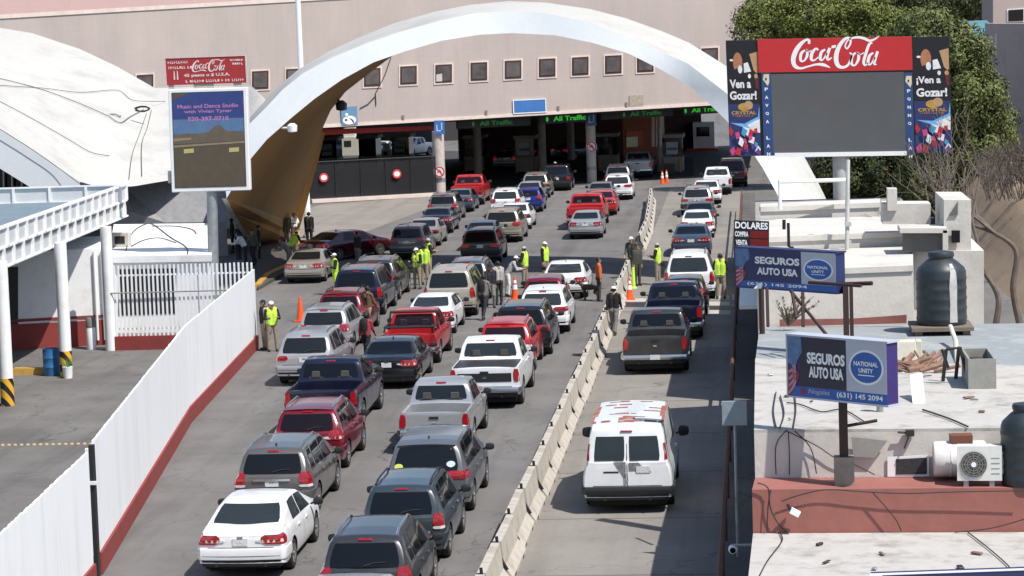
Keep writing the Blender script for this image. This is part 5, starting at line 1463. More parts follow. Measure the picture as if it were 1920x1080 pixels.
    fcab(((1465, 940), (1500, 928), (1550, 918), (1620, 922), (1700, 925), (1800, 922), (1925, 920)), 'long thin cable running along the top of the red parapet')
    fcab(((1635, 922), (1660, 950), (1680, 975), (1690, 996)), 'cable hanging diagonally in the middle of the red parapet')
    fcab(((1790, 998), (1860, 990), (1925, 972)), 'cable rising to the right edge of the red parapet')
    cab(((1463, 1000), (1466, 1015), (1440, 1050), (1424, 1080)), h1, 'cable crossing the left part of the bottom right white roof', .011)
    cab(((1815, 998), (1850, 1025), (1885, 1055), (1905, 1078)), h1, 'cable crossing the right part of the bottom right white roof', .011)
    # small lamp on the red parapet
    p = fpl(1484, 955)
    rt = thing('wall_lamp', p, 'small broken floodlight fixed on the red parapet', 'lamp')
    m = MB(); m.obox(p + wn * .1 + Vector((.06, 0, -.03)), (.16, .12, .09), Matrix.Rotation(.5, 3, 'Y')); m.build('lamp_head', GLOSSW, rt)
    m = MB(); m.tube([p, p + wn * .08 + Vector((-.05, 0, .08)), p + wn * .1], .03, 6); m.build('bracket', DARKM, rt)
    # insect-like lamp on the white roof
    p = PW(1706, 812, .06)
    m = MB(); m.obox(p, (.14, .1, .1)); m.tube([p, p + Vector((-.1, -.05, -.25))], .015, 5); m.tube([p + Vector((-.2, 0, .02)), p], .02, 5)
    o = m.build('wall_lamp', DARKM, origin=p); props(o, 'small dark lamp on the white wall below the bent white sheet', 'lamp')
    # square mirror sign on a thin post and the camera
    Ym = 52
    c = Yp(1377, 775, Ym)
    post = Yp(1379, 935, Ym - .02)
    rt = thing('mirror_sign', (c.x, c.y, 0), 'square pale grey sign panel on a thin post beside the right pavement', 'sign')
    m = MB(); m.box(c.x - .25, c.x + .25, c.y, c.y + .04, c.z - .25, c.z + .25); bevel(m.build('panel', pm('sign_back', (.32, .37, .42), .4, .3), rt), .01)
    m = MB(); m.tube([(c.x, c.y + .06, .1), (c.x, c.y + .06, c.z + .1)], .028, 8); m.build('post', STEEL, rt)
    Yk = 43.5
    c = Yp(1374, 1030, Yk)
    rt = thing('security_camera', c, 'white security camera on a grey bracket at the lower right edge of the lane', 'security camera')
    e = Yp(1420, 1022, Yk)
    m = MB(); m.tube([c + Vector((-.03, 0, .07)), Vector((e.x, c.y, c.z + .07))], .025, 8); m.tube([Vector((e.x, c.y, c.z + .09)), Vector((e.x, c.y, h1 - .5))], .03, 8); m.build('bracket', STEEL, rt)
    m = MB(); m.lathe([(.02, -.09), (.065, -.08), (.075, -.02), (.075, .06), (.05, .1)], 16, c, 0, 'y'); m.build('camera_body', GLOSSW, rt, smooth=40)
    m = MB(); m.lathe([(.05, -.1), (.04, -.085)], 14, c, 0, 'y'); m.build('lens', GLASS, rt)
    # blue sign at the very bottom
    b = Board(Yp(1636, 1090, 38), Yp(1925, 1082, 38), .2)
    b.p0 = Yp(1634, 1096, 38); b.ux.z = (Yp(1925, 1086, 38) - b.p0).z / (Yp(1925, 1086, 38) - b.p0).length
    rt = thing('shop_sign', b.p0, 'top edge of a blue and white shop sign at the bottom right edge', 'sign')
    m = MB(); b.rect(m, 0, b.w, -.4, .155, -.15, 0); m.build('panel', NV, rt)
    m = MB(); b.rect(m, -.02, .16, -.4, .16, -.02, .012); b.rect(m, .16, b.w, .135, .16, -.02, .012); m.build('border', GLOSSW, rt)
    m = MB(); b.text(m, '24', .07, .04, .1, .14, .016, 0, .03); m.build('lettering', CR, rt, recalc=False)
    return H

# ------------------------------------------------------------------ hill, trees, house
def leaf_mat(name, c1, c2):
    m = bpy.data.materials.new(name); m.use_nodes = True
    t = m.node_tree; b = t.nodes['Principled BSDF']; N, Lk = t.nodes.new, t.links.new
    g = N('ShaderNodeNewGeometry'); tc = N('ShaderNodeTexCoord'); n = N('ShaderNodeTexNoise'); n.inputs['Scale'].default_value = 1.3
    Lk(tc.outputs['Object'], n.inputs[0])
    rr_ = N('ShaderNodeMath'); rr_.operation = 'MULTIPLY_ADD'; rr_.inputs[1].default_value = .4; rr_.inputs[2].default_value = .3; Lk(g.outputs['Random Per Island'], rr_.inputs[0])
    ad = N('ShaderNodeMath'); ad.operation = 'ADD'; Lk(rr_.outputs[0], ad.inputs[0]); Lk(n.outputs[0], ad.inputs[1])
    r = N('ShaderNodeValToRGB'); r.color_ramp.elements[0].position, r.color_ramp.elements[1].position = .36, .74
    r.color_ramp.elements[0].color, r.color_ramp.elements[1].color = (*c1, 1), (*c2, 1)
    mu = N('ShaderNodeMath'); mu.operation = 'MULTIPLY'; mu.inputs[1].default_value = .62; Lk(ad.outputs[0], mu.inputs[0]); Lk(mu.outputs[0], r.inputs[0])
    Lk(r.outputs[0], b.inputs['Base Color']); b.inputs['Roughness'].default_value = .65; b.inputs['Specular IOR Level'].default_value = .25
    return m

def crown_mesh(name, mat, lobes, nclump, nleaf, leaf, seed, clump=.45):
    rs = np.random.RandomState(seed)
    C, Nn = [], []
    w = np.array([l[3] * l[4] * l[5] for l in lobes]) ** .67; w /= w.sum()
    for li, l in enumerate(lobes):
        k = int(nclump * w[li]) + 1
        d = rs.normal(size=(k, 3)); d /= np.linalg.norm(d, axis=1)[:, None]
        r = rs.uniform(.5, 1.04, k) ** .5
        C.append(np.array(l[:3]) + d * r[:, None] * np.array(l[3:6])); Nn.append(d)
    C = np.concatenate(C); Nn = np.concatenate(Nn); k = len(C)
    cs = clump * rs.uniform(.6, 1.3, k)
    P = np.repeat(C, nleaf, 0); S_ = np.repeat(cs, nleaf); D = np.repeat(Nn, nleaf, 0)
    off = rs.normal(size=(k * nleaf, 3)); off /= np.linalg.norm(off, axis=1)[:, None]
    P = P + off * (S_ * rs.uniform(.3, 1, k * nleaf) ** .5)[:, None]
    nrm = off * .6 + D * .5 + rs.normal(size=off.shape) * .45; nrm /= np.linalg.norm(nrm, axis=1)[:, None]
    a = np.cross(nrm, rs.normal(size=off.shape)); a /= np.linalg.norm(a, axis=1)[:, None]
    b = np.cross(nrm, a)
    L = (leaf * rs.uniform(.6, 1.4, len(P)))[:, None]
    V = np.stack([P - a * L, P + b * L * .45, P + a * L, P - b * L * .45], 1).reshape(-1, 3)
    me = bpy.data.meshes.new(name)
    n = len(P)
    me.vertices.add(n * 4); me.loops.add(n * 4); me.polygons.add(n)
    me.vertices.foreach_set('co', V.ravel()); me.loops.foreach_set('vertex_index', np.arange(n * 4)); me.polygons.foreach_set('loop_start', np.arange(0, n * 4, 4))
    me.materials.append(mat); me.update(calc_edges=True); me.validate()
    return me

def landscape():
    EARTH = road_mat('dry_earth', (0.27, 0.2, 0.14), (0.15, 0.11, 0.08), (0.36, 0.28, 0.2))
    m = MB(); rs = np.random.RandomState(1); rows = []
    xs = np.concatenate([np.linspace(9.3, 24, 22), np.linspace(28, 90, 12)]); ys = np.concatenate([np.linspace(70, 150, 40), np.linspace(160, 500, 12)])
    for y in ys:
        rows.append([(x, y, -.2 + min(1, (x - 9.3) / 2.5) * min(1, (y - 70) / 5) * (1.6 + .022 * (y - 70) + .08 * min(x - 9, 12) + rs.uniform(-.26, .26))) for x in xs])
    m.grid(rows); o = m.build('hill', EARTH, smooth=60); props(o, kind='structure')
    G1 = leaf_mat('cypress_leaves', (0.012, 0.02, 0.006), (0.19, 0.215, 0.055))
    G2 = leaf_mat('pine_needles', (0.010, 0.017, 0.006), (0.15, 0.175, 0.058))
    G3 = leaf_mat('dark_needles', (0.006, 0.010, 0.004), (0.07, 0.085, 0.032))
    BARK = pm('bark', (0.09, 0.065, 0.05), .9, var=.3, bump=.5)
    def tree(px, Y, lobes, mat, lab, ncl, nl, leaf, seed, clump, tw=.3, z0=1.5):
        c = Yp(px, 400, Y); base = Vector((c.x, Y, .0))
        rt = thing('tree', base, lab, 'tree', 'evergreen trees behind the big screen')
        LB = []
        for (x, y, dy, rx, rz) in lobes:
            p = Yp(x, y, Y + dy); s = (Y + dy) / FOCAL
            LB.append((p.x - base.x, p.y - base.y, p.z - base.z, rx * s, min(rx * s, 3.2), rz * s))
        me = crown_mesh('crown', mat, LB, ncl, nl, leaf, seed, clump)
        o = bpy.data.objects.new('crown', me); COL.objects.link(o); o.parent = rt
        m = MB(); top = max(l[2] for l in LB)
        m.tube([(0, 0, -1.6), (.05, 0, top * .35), (-.05, .05, top * .7), (0, 0, top)], [tw, tw * .8, tw * .5, tw * .2], 9)
        for l in LB: m.tube([(0, 0, max(.5, l[2] * .55)), (l[0] * .5, l[1] * .5, l[2] * .8), (l[0], l[1], l[2])], [tw * .4, tw * .25, tw * .08], 6)
        m.build('trunk', BARK, rt, origin=(0, 0, 0), smooth=50)
    tree(1500, 168, [(1440, 60, 0, 62, 52), (1520, 30, -1, 70, 48), (1600, 28, 0, 66, 52), (1560, 85, 1, 100, 50), (1425, 25, 1, 36, 22), (1660, 70, 0, 70, 50)], G1, 'broad yellowish green evergreen rising above the red header of the big screen', 560, 170, .10, 3, .72)
    tree(1760, 138, [(1740, 70, 0, 70, 48), (1800, 110, -1, 55, 60), (1820, 190, -1, 62, 62), (1760, 180, 1, 90, 80), (1858, 245, 0, 50, 55), (1815, 280, 0, 75, 60), (1770, 345, 0, 80, 50), (1845, 330, 1, 50, 45)], G2, 'tall olive green pine right of the big screen', 620, 170, .10, 5, .68)
    tree(1660, 160, [(1600, 330, 0, 80, 50), (1680, 320, 0, 90, 60), (1560, 360, 1, 50, 40), (1760, 340, 0, 80, 65), (1660, 260, 2, 140, 60), (1840, 330, 0, 60, 60)], G3, 'dark shaded evergreen below the big screen', 480, 150, .11, 8, .75)
    tree(1790, 200, [(1740, 15, 0, 60, 40), (1800, 10, 0, 60, 50), (1850, -10, 0, 60, 40), (1680, -20, 0, 60, 40)], G3, 'dark evergreen at the top edge beside the pink house', 300, 130, .13, 11, .9, .3, 3)
    # bare trees
    def bare(px, py, Y, seed, lab, L0, lean, depth=6):
        base = Yp(px, py, Y)
        rn = random.Random(seed)
        m = MB()
        def br(p, d, l, r, k):
            q = p + d * l * .5 + Vector((rn.uniform(-.06, .06), rn.uniform(-.06, .06), rn.uniform(-.02, .06))) * l
            e = q + (d + Vector((rn.uniform(-.15, .15), rn.uniform(-.15, .15), rn.uniform(-.05, .12)))).normalized() * l * .5
            m.tube([p, q, e], [r, r * .85, r * .68], 6 if r > .03 else 4, cap=False)
            if k == 0: return
            for i in range(rn.choice((2, 2, 3))):
                ax = Vector((rn.uniform(-1, 1), rn.uniform(-1, 1), rn.uniform(-.25, .8))).normalized()
                nd = (d * .85 + ax * .62).normalized()
                s = e if i < 2 else q
                br(s, nd, l * rn.uniform(.62, .86), r * .62, k - 1)
        m_trunk = MB()
        rt = thing('bare_tree', base, lab, 'bare tree', 'leafless trees at the right')
        t = base + Vector(lean) * L0 * .5
        gz = base.z + .2; tb = curve([base - Vector((-.35, .1, gz)), base - Vector((-.1, 0, gz * .6)), base - Vector((.1, 0, gz * .3)), base, t]); m_trunk.tube(tb, list(np.linspace(.13, .06, len(tb))), 8); m_trunk.build('trunk', pm('pale_bark', (.13, .105, .085), .9, var=.3), rt)
        for i in range(4):
            dd = (Vector(lean) + Vector((rn.uniform(-.7, .5), rn.uniform(-.5, .5), rn.uniform(-.2, .5)))).normalized()
            br(t, dd, L0 * rn.uniform(.7, 1.0), .06, depth)
        m.build('branches', pm('pale_bark', (.13, .105, .085), .9, var=.3), rt)
    bare(1872, 560, 70, 3, 'leafless tree with pale branches in front of the pine, right edge', 1.5, (-.45, .0, .9), 4)
    bare(1905, 470, 80, 12, 'leafless tree leaning over the annex, further back than the other', 1.7, (-.75, .1, .65), 4)
    # sprig of dry weed at the sign
    p = Yp(1478, 611, 57.0)
    rn = random.Random(6); m = MB()
    for k in range(34):
        a = rn.uniform(-1.0, .8); l = rn.uniform(.2, .75)
        e = p + Vector((math.sin(a) * l + .35 * l, rn.uniform(-.15, .15), math.cos(a) * l)); m.tube([p, (p + e) / 2 + Vector((0, 0, .05)), e], [.014, .01, .005], 4, cap=False)
        for j in range(4): q = p.lerp(e, rn.uniform(.4, 1)); m.add([q, q + Vector((.05, 0, .03)), q + Vector((.02, .03, .07))], [(0, 1, 2)])
    o = m.build('dry_weed', pm('dry_weed_leaf', (.1, .085, .055), .9), origin=p); props(o, 'dry weed growing at the foot of the stepped building, under the upper SEGUROS sign', 'weed')
    # brush on the slope
    rs = random.Random(44)
    BR = pm('dry_brush', (.13, .105, .085), .95, var=.3)
    for k in range(5):
        x, y = rs.uniform(1855, 1930), (rs.uniform(290, 350) if k < 5 else rs.uniform(210, 330))
        Y = rs.uniform(105, 128)
        p = Yp(x, y, Y); m = MB()
        for j in range(46):
            r_ = p + Vector((rs.uniform(-1.1, 1.1), rs.uniform(-.8, .8), -.7))
            q = r_ + Vector((rs.uniform(-.35, .35), rs.uniform(-.3, .3), rs.uniform(.5, 1.1)))
            m.tube([r_, q], [.028, .018], 4, cap=False)
            for i in range(4):
                e = q + Vector((rs.uniform(-.5, .5), rs.uniform(-.4, .4), rs.uniform(-.1, .6)))
                m.tube([r_.lerp(q, rs.uniform(.5, 1)), e], [.016, .006], 3, cap=False)
        o = m.build('dry_bush', BR, origin=p); props(o, 'dry grey bush on the earth slope below the pinkish house', 'bush', 'dry bushes on the slope')
    # house top right
    PK = pm('pinkish_render', (.42, .35, .33), .85, var=.05, dirt_or_sheen=(.3, .25, .24), dscale=.6)
    Y = 165
    q = [Yp(1862, 46, Y), Yp(2000, 46, Y), Yp(2000, -60, Y), Yp(1862, -60, Y)]
    rt = thing('hill_house', Vector((q[0].x, Y, 3)), 'pinkish grey house with a dark window at the top right corner', 'house')
    m = MB(); m.plate(q, (0, 8, 0)); m.build('wall', PK, rt)
    m = MB(); m.plate([Yp(1888, 42, Y - .05), Yp(1920, 41, Y - .05), Yp(1920, 15, Y - .05), Yp(1888, 17, Y - .05)], (0, .04, 0)); o = m.build('window', GLOSSW, rt)
    m = MB(); m.plate([Yp(1891, 40, Y - .1), Yp(1919, 39, Y - .1), Yp(1919, 17, Y - .1), Yp(1891, 19, Y - .1)], (0, .04, 0)); m.build('pane', GLASS, o, origin=rt.location)
    q = [Yp(1856, 330, 150), Yp(1990, 330, 140), Yp(1990, 45, 140), Yp(1856, 44, 150)]
    q[0].z = q[1].z = 3
    m = MB(); m.plate(q, (.5, 9, 0)); o = m.build('retaining_wall', PK, origin=(q[0].x, q[0].y, 3)); props(o, 'pale pinkish retaining wall below the house at the right edge', 'wall')
    m = MB(); m.plate([Yp(1867, 100, 149), Yp(1872, 101, 149), Yp(1872, 58, 149), Yp(1866, 66, 149)], (0, .1, 0)); o2 = m.build('light_slot', GLOSSW, o, origin=(q[0].x, q[0].y, 3))
    q = [Yp(1815, 82, 158), Yp(1858, 80, 158), Yp(1856, 44, 160), Yp(1806, 46, 160)]
    m = MB(); m.plate(q, (0, 2, .2)); o = m.build('teal_roof', pm('teal_metal', (.09, .22, .26), .5), origin=q[0]); props(o, 'teal metal shed roof beside the pinkish house', 'shed roof')
    p0_ = Yp(1852, 82, 158)
    m = MB(); m.tube([p0_, Vector((p0_.x, p0_.y, 3))], .12, 6); m.build('post', DARKM, o, origin=q[0])
# ------------------------------------------------------------------ vehicles
def prof(pts, y, w=0.05):
    xs, zs = [p[0] for p in pts], [p[1] for p in pts]
    return float(np.mean(np.interp([y - w, y - w / 2, y, y + w / 2, y + w], xs, zs)))

class Spec:
    def __init__(s, **k):
        s.tumble, s.crown, s.bulge, s.clear = 0.28, 0.035, 0.05, 0.24
        s.rearw, s.r, s.tw, s.bed, s.rails, s.antenna = 0.92, 0.34, 0.22, None, False, False
        s.spoiler = s.cover = s.rack = s.barn = s.dark_bumper = s.chrome_bumper = s.garnish = s.applique = s.wiper = s.liftopen = s.roofstripes = False
        s.brake3, s.dh, s.sw = True, 0.0, 1.0
        s.__dict__.update(k)
        s.cache = None
    def zt(s, y): return prof(s.top, y, getattr(s, 'sm', 0.04))
    def zb(s, y): return min(prof(s.belt, y, 0.05), s.zt(y))
    def hw(s, y):
        a = np.interp(y, [0, 0.05, 0.14, 0.32, 0.7, s.L * .5, s.L - 0.9, s.L - 0.4, s.L - 0.12, s.L],
                      [s.rearw, s.rearw + (1 - s.rearw) * .45, s.rearw + (1 - s.rearw) * .75, s.rearw + (1 - s.rearw) * .93, 0.995, 1.0, 0.985, 0.94, 0.84, 0.72])
        return s.W / 2 * float(a)
    def axles(s): return s.ra, s.ra + s.wb
    def sec(s, y):
        hw, zt, zb = s.hw(y), s.zt(y), s.zb(y)
        lo = s.clear + 0.10 * max(0, 1 - y / 0.5) + 0.06 * max(0, 1 - (s.L - y) / 0.6)
        ar = s.r * 1.17
        for a in s.axles():
            if abs(y - a) < ar:
                lo = max(lo, s.r + math.sqrt(ar * ar - (y - a) ** 2))
        lo = min(lo, zb - 0.08)
        d = zb - lo
        base = s.clear
        def bx(z):                       # side bulge depends on the true height
            f = (z - base) / max(0.2, zb - base)
            return np.interp(f, [0, 0.12, 0.4, 0.66, 0.88, 1.0], [hw - 0.06, hw - 0.015, hw, hw - 0.002, hw - 0.028, hw - 0.065])
        P = [(float(bx(z)), z) for z in (lo, lo + .1 * d, lo + .36 * d, lo + .66 * d, lo + .88 * d, zb)]
        if s.bed and s.bed[0] < y < s.bed[1]:
            zf = s.bed[2]
            P += [(hw - .11, zb), (hw - .13, zb - .03), (hw - .135, zf + .05), (hw - .14, zf), ((hw - .14) * .7, zf), ((hw - .14) * .35, zf), (0, zf)]
            return P
        gh = zt - zb
        xb = hw - .085
        xr = max(0.3, xb - 0.015 - s.tumble * gh)
        P += [(xb, zb + .06 * gh + .002), (xb - s.tumble * .5 * gh, zb + .5 * gh + .004), (xb - .004 - s.tumble * .86 * gh, zb + .87 * gh + .006)]
        for f in (1.0, .8, .45, 0.0):
            P.append((xr * f * (0.965 if f == 1.0 else 1), zt + s.crown * (1 - f * f)))
        return P
    def roofx(s, y): return s.sec(y)[9][0] / 0.965
    def sidex(s, y, z):
        P = s.sec(y)[:10]
        return float(np.interp(z, [p[1] for p in P], [p[0] for p in P]))
    def ry(s, z):                        # y of the tail at height z on the centre line
        if z <= s.zt(0.0): return 0.0
        ys = np.arange(0, s.L * .5, .01)
        for y in ys:
            if s.zt(y) >= z: return float(y)
        return float(ys[-1])
    def fy(s, z):
        ys = np.arange(s.L, s.L * .45, -.01)
        for y in ys:
            if s.zt(y) >= z: return float(y)
        return float(ys[-1])
    def rp(s, x, z, off=0.0):            # point on the tail
        z0 = s.zt(0.0)
        h0 = s.hw(0)
        b = s.bulge * max(0, 1 - (x / h0) ** 2)
        if z <= z0: return (x, -b - off, z)
        k = min(1.0, (z - z0) / 0.15)
        y = s.ry(z)
        xr = s.roofx(y)
        return (x, s.ry(max(z0, z - s.crown * max(0, 1 - (x / xr) ** 2))) - b * (1 - k) - off, z)

def solid(mb, rows, back, m=0):
    """a thin skin with a rim dropped by vector back"""
    mb.grid(rows, m)
    bk = Vector(back)
    rim = rows[0][:] + [r[-1] for r in rows[1:]] + rows[-1][-2::-1] + [r[0] for r in rows[-2:0:-1]]
    mb.grid([rim, [Vector(p) + bk for p in rim]], m, close=True)

SEATM = pm('seat_cloth', (.09, .085, .08), .9)
PAINT = {}
def paint(name, col, metal=0.25, rough=0.32, dust=0.14):
    if name not in PAINT:
        c = np.array(col)
        PAINT[name] = pm(name, col, rough, metal, var=0.05, scale=1.4, coat=0.65, dirt_or_sheen=tuple(c * (1 - dust * 1.6) + np.array((0.2, 0.175, 0.145)) * dust * 1.6), dscale=1.1, damt=0.75)
    return PAINT[name]

def build_spec(s):
    """list of (name, mesh, takes_paint, index of parent part or None, location)"""
    out = []
    DEF = [paint('silver_paint', (0.42, 0.43, 0.44), 0.5), BLACKP]
    def part(name, mb, mats, pt=False, par=None, loc=(0, 0, 0), smooth=38):
        out.append((name, mb.mesh(name, mats, (0, 0, 0), smooth), pt, par, loc))
        return len(out) - 1
    # --- body
    a0, a1 = s.axles()
    ys = set(np.round(np.concatenate([np.arange(0, .62, .03), np.arange(.62, s.L - .5, .09), np.arange(s.L - .5, s.L + .001, .05)]), 3))
    for a in (a0, a1):
        ys |= set(np.round(a + s.r * 1.17 * np.cos(np.linspace(0, math.pi, 15)), 3))
        ys |= {round(a - s.r * 1.172, 4), round(a + s.r * 1.172, 4)}
    if s.bed: ys |= {round(q, 4) for b in s.bed[:2] for q in (b - .004, b + .004)}
    for p in s.top: ys.add(round(p[0], 3))
    ys = sorted(y for y in ys if 0 <= y <= s.L)
    mb = MB()
    rows = []
    for y in ys:
        P = s.sec(y)
        rows.append([(x, y, z) for x, z in P] + [(-x, y, z) for x, z in P[-2::-1]])
    mb.grid(rows)
    for y, sg, b in ((ys[0], -1, s.bulge), (ys[-1], 1, 0.16)):
        P = s.sec(y)
        h0 = P[3][0]
        cap = []
        for x, z in P[:-1]:
            cap.append([(x * t, y + sg * b * (1 - t * t) * (x / h0 if x > .1 else 0), z) for t in np.linspace(-1, 1, 9)])
        cap.append([(0, y, P[-1][1])] * 9)
        mb.grid(cap)
    # seams: doors and tailgate
    for y in s.seams:
        for sg in (1, -1):
            q = [[(sg * (s.sidex(yy, z) + .003), yy, z) for yy in (y, y + .012)] for z in np.linspace(s.clear + .12, s.zb(y) - .02, 6)]
            mb.grid(q, 1)
    zt0 = s.bz1 + .01
    mb.grid([[s.rp(x, z, .004) for x in np.linspace(-s.hw(0) * .8, s.hw(0) * .8, 7)] for z in (zt0, zt0 + .012)], 1)
    if s.barn:
        mb.grid([[s.rp(x, z, .004) for x in (-.008, .008)] for z in np.linspace(s.bz1, s.zt(.16) - .05, 9)], 1)
        for q in (-.36, .36):
            mb.grid([[s.rp(q + x, z, .005) for x in (-.17, .17)] for z in (.98, 1.02)], 1)
    body = part('body', mb, DEF, True)
    # --- dark underside fills the wheel wells
    mb = MB()
    mb.box(-s.W / 2 + .15, s.W / 2 - .15, .12, s.L - .2, .2, .62)
    part('underside', mb, UNDER, smooth=None)
    # --- bumpers
    e = s.ra - s.r * 1.2 - .015
    def plan(z, off, front=False):
        if not front:
            l = [(s.hw(0) * t * .985, -s.bulge * (1 - t * t) - off) for t in (0, .3, .6, .85, 1)]
            l += [(s.sidex(y, z) + off, y) for y in (.03, .08, .16, max(.2, e))]
        else:
            L = s.L
            l = [(s.hw(L) * t, L + .16 * (1 - t * t) + off) for t in (0, .3, .6, .85, 1)]
            l += [(s.sidex(L - y, z) + off, L - y) for y in (.03, .08, .16, .3)]
        return [(-x, y) for x, y in l[:0:-1]] + l
    mb = MB()
    bo = s.bo if hasattr(s, 'bo') else .035
    mb.grid([[(x, y, z) for x, y in plan(z, o)] for z, o in ((s.bz0, -.01), (s.bz0 + .02, bo * .8), (s.bz0 + .06, bo), (s.bz1 - .05, bo), (s.bz1 - .01, bo * .8), (s.bz1, -.01))])
    bmat = CHROME if s.chrome_bumper else (BLACKP if s.dark_bumper else DEF)
    part('rear_bumper', mb, bmat, bmat is DEF)
    mb = MB()
    mb.grid([[(x * .97, y, z) for x, y in plan(z, o)] for z, o in ((s.bz0 - .14, -.1), (s.bz0 - .13, -.02), (s.bz0 + .0, .012), (s.bz0 + (.1 if not s.bed else .05), (s.bo if hasattr(s, 'bo') else .035) + .006))])
    for q in (-.5, .5):
        mb.tube([(q, .15, s.bz0 - .1), (q, -.07, s.bz0 - .1)], .035, 8)
    part('rear_valance', mb, BLACKP)
    mb = MB()
    mb.grid([[(x, y, z) for x, y in plan(z, o, True)] for z, o in ((.24, -.02), (.28, .02), (.5, .03), (.56, -.01))])
    part('front_bumper', mb, DEF, True)
    mb = MB()
    zf = s.zt(s.L) - .09
    mb.grid([[(x * .62, y - .0, z) for x, y in plan(z, .012, True)[3:-3]] for z in (.58, zf)])
    part('grille', mb, BLACKP)
    for sg in (1, -1):
        mb = MB()
        zf2 = s.zt(s.L - .1) - .1
        pts = [(s.hw(s.L) * .62, s.L + .11), (s.hw(s.L) * .98, s.L + .02), (s.sidex(s.L - .12, zf2) + .012, s.L - .12), (s.sidex(s.L - .3, zf2) + .01, s.L - .3)]
        mb.grid([[(sg * x, y + .012, z) for x, y in pts] for z in (zf2 - .14, zf2 + .04)])
        part('headlight', mb, WHITEL)
    # --- glass
    for (z0, z1, xa, xb) in s.rglass:
        mb = MB()
        rows = []
        n = 6
        for i in range(n):
            z = z0 + (z1 - z0) * i / (n - 1)
            y = s.ry(z)
            xr = s.roofx(y) - s.gm
            k = [.955, 1, 1, 1, 1, .965][i]
            lo, hi = (xa * xr, xb * xr)
            c = (lo + hi) / 2
            rows.append([Vector(s.rp(c + (q - c) * k, z, .010)) + Vector((0, 0, .004)) for q in np.linspace(lo, hi, 9)])
        solid(mb, rows, (0, .03, -.012))
        part('rear_window', mb, CARGLASS)
    mb = MB()
    rows = []
    for i in range(5):
        z = s.wsz[0] + (s.wsz[1] - s.wsz[0]) * i / 4
        y = s.fy(z)
        xr = s.roofx(y) - .1
        rows.append([(q * xr, y + .012, z + s.crown * (1 - q * q) + .01) for q in np.linspace(-1, 1, 7)])
    solid(mb, rows, (0, -.03, -.012))
    part('windscreen', mb, CARGLASS)
    for (b0, b1, t0, t1) in s.side:
        for sg in (1, -1):
            mb = MB()
            rows = []
            for f in (.09, .3, .55, .8, s.sf if hasattr(s, 'sf') else .9):
                q = (f - .09) / .81
                rw = []
                for t in np.linspace(0, 1, 6):
                    y = (b0 + (t0 - b0) * q) * (1 - t) + (b1 + (t1 - b1) * q) * t
                    zb, zt = s.zb(y), s.zt(y)
                    z = zb + f * (zt - zb)
                    rw.append((sg * (s.sidex(y, z) + .008), y, z))
                rows.append(rw)
            solid(mb, rows, (-sg * .03, 0, 0))
            part('side_window', mb, CARGLASS)
    # --- seats behind the glass
    yf = s.my - .55
    zs = s.zb(yf) - .12
    for sg in (1, -1):
        for y in ((yf, yf - .95) if not s.barn else (yf,)):
            mb = MB()
            x = sg * s.W * .2
            mb.hexa([(x - .24, y - .14, zs - .3), (x + .24, y - .14, zs - .3), (x + .24, y + .02, zs - .3), (x - .24, y + .02, zs - .3)], [(x - .2, y - .24, zs + .28), (x + .2, y - .24, zs + .28), (x + .2, y - .14, zs + .28), (x - .2, y - .14, zs + .28)])
            mb.hexa([(x - .12, y - .25, zs + .281), (x + .12, y - .25, zs + .281), (x + .12, y - .16, zs + .281), (x - .12, y - .16, zs + .281)], [(x - .1, y - .26, zs + .44), (x + .1, y - .26, zs + .44), (x + .1, y - .18, zs + .44), (x - .1, y - .18, zs + .44)])
            part('seat', mb, SEATM, smooth=None)
    # --- tail lights
    for sg in (1, -1):
        for (z0, z1, xa, ya, kind) in s.lamps:
            mb = MB()
            rows = []
            for z in np.linspace(z0, z1, 5):
                oy = s.ry(z) if z > s.zt(0) else 0
                tp = 1 - .25 * abs((z - z0) / (z1 - z0) * 2 - 1) ** 3
                xe = s.hw(0) * .975 if z <= s.zt(0) else min(s.hw(0) * .975, s.sidex(oy + .02, z) - .02)
                x0 = xe - (xe - xa) * tp
                rw = []
                for t in np.linspace(0, 1, 5):
                    p = s.rp(x0 + (xe - x0) * t, z, .016)
                    rw.append((sg * p[0], p[1], z))
                for y in (.035, .08, ya * tp + .05):
                    rw.append((sg * (s.sidex(oy + y, z) + .013), oy + y, z))
                rows.append(rw)
            solid(mb, rows, (-sg * .02, .04, 0))
            part('tail_light' if kind == 'r' else 'reverse_light', mb, REDL if kind == 'r' else WHITEL)
    if s.brake3:
        z = s.b3z
        mb = MB()
        solid(mb, [[s.rp(x, zz, .03) for x in (-.13, 0, .13)] for zz in (z, z + .03)], (0, .06, 0))
        part('brake_light', mb, REDL)
    # --- plate and trim
    pz = s.pz
    mb = MB()
    px = getattr(s, 'pxx', 0.0)
    po = s.bo + .012 if (s.bz0 < pz < s.bz1 and hasattr(s, 'bo')) else (.05 if s.bz0 < pz < s.bz1 else .014)
    solid(mb, [[s.rp(px + x, pz + z, po) for x in (-.155, 0, .155)] for z in (0, .155)], (0, .02, 0))
    part('licence_plate', mb, PLATEM)
    mb = MB()
    ze = (s.bed[3] - .3 if s.bed else s.zt(0) - .035 if s.zt(0) < .98 else s.zt(0) - .1)
    solid(mb, [[s.rp(.055 * q, ze + z, .02) for q in (-1, 0, 1)] for z in (-.025, .025)], (0, .02, 0))
    if not s.barn: part('emblem', mb, CHROME)
    if s.applique:
        mb = MB()
        xa, za, zb_ = s.applique
        solid(mb, [[s.rp(x, z, .012) for x in np.linspace(-xa, xa, 5)] for z in (za, zb_)], (0, .02, 0))
        part('tailgate_panel', mb, BLACKP)
    if s.garnish:
        mb = MB()
        solid(mb, [[s.rp(x, s.garnish + z, .03) for x in np.linspace(-.42, .42, 5)] for z in (0, .045)], (0, .03, 0))
        part('tailgate_trim', mb, CHROME)
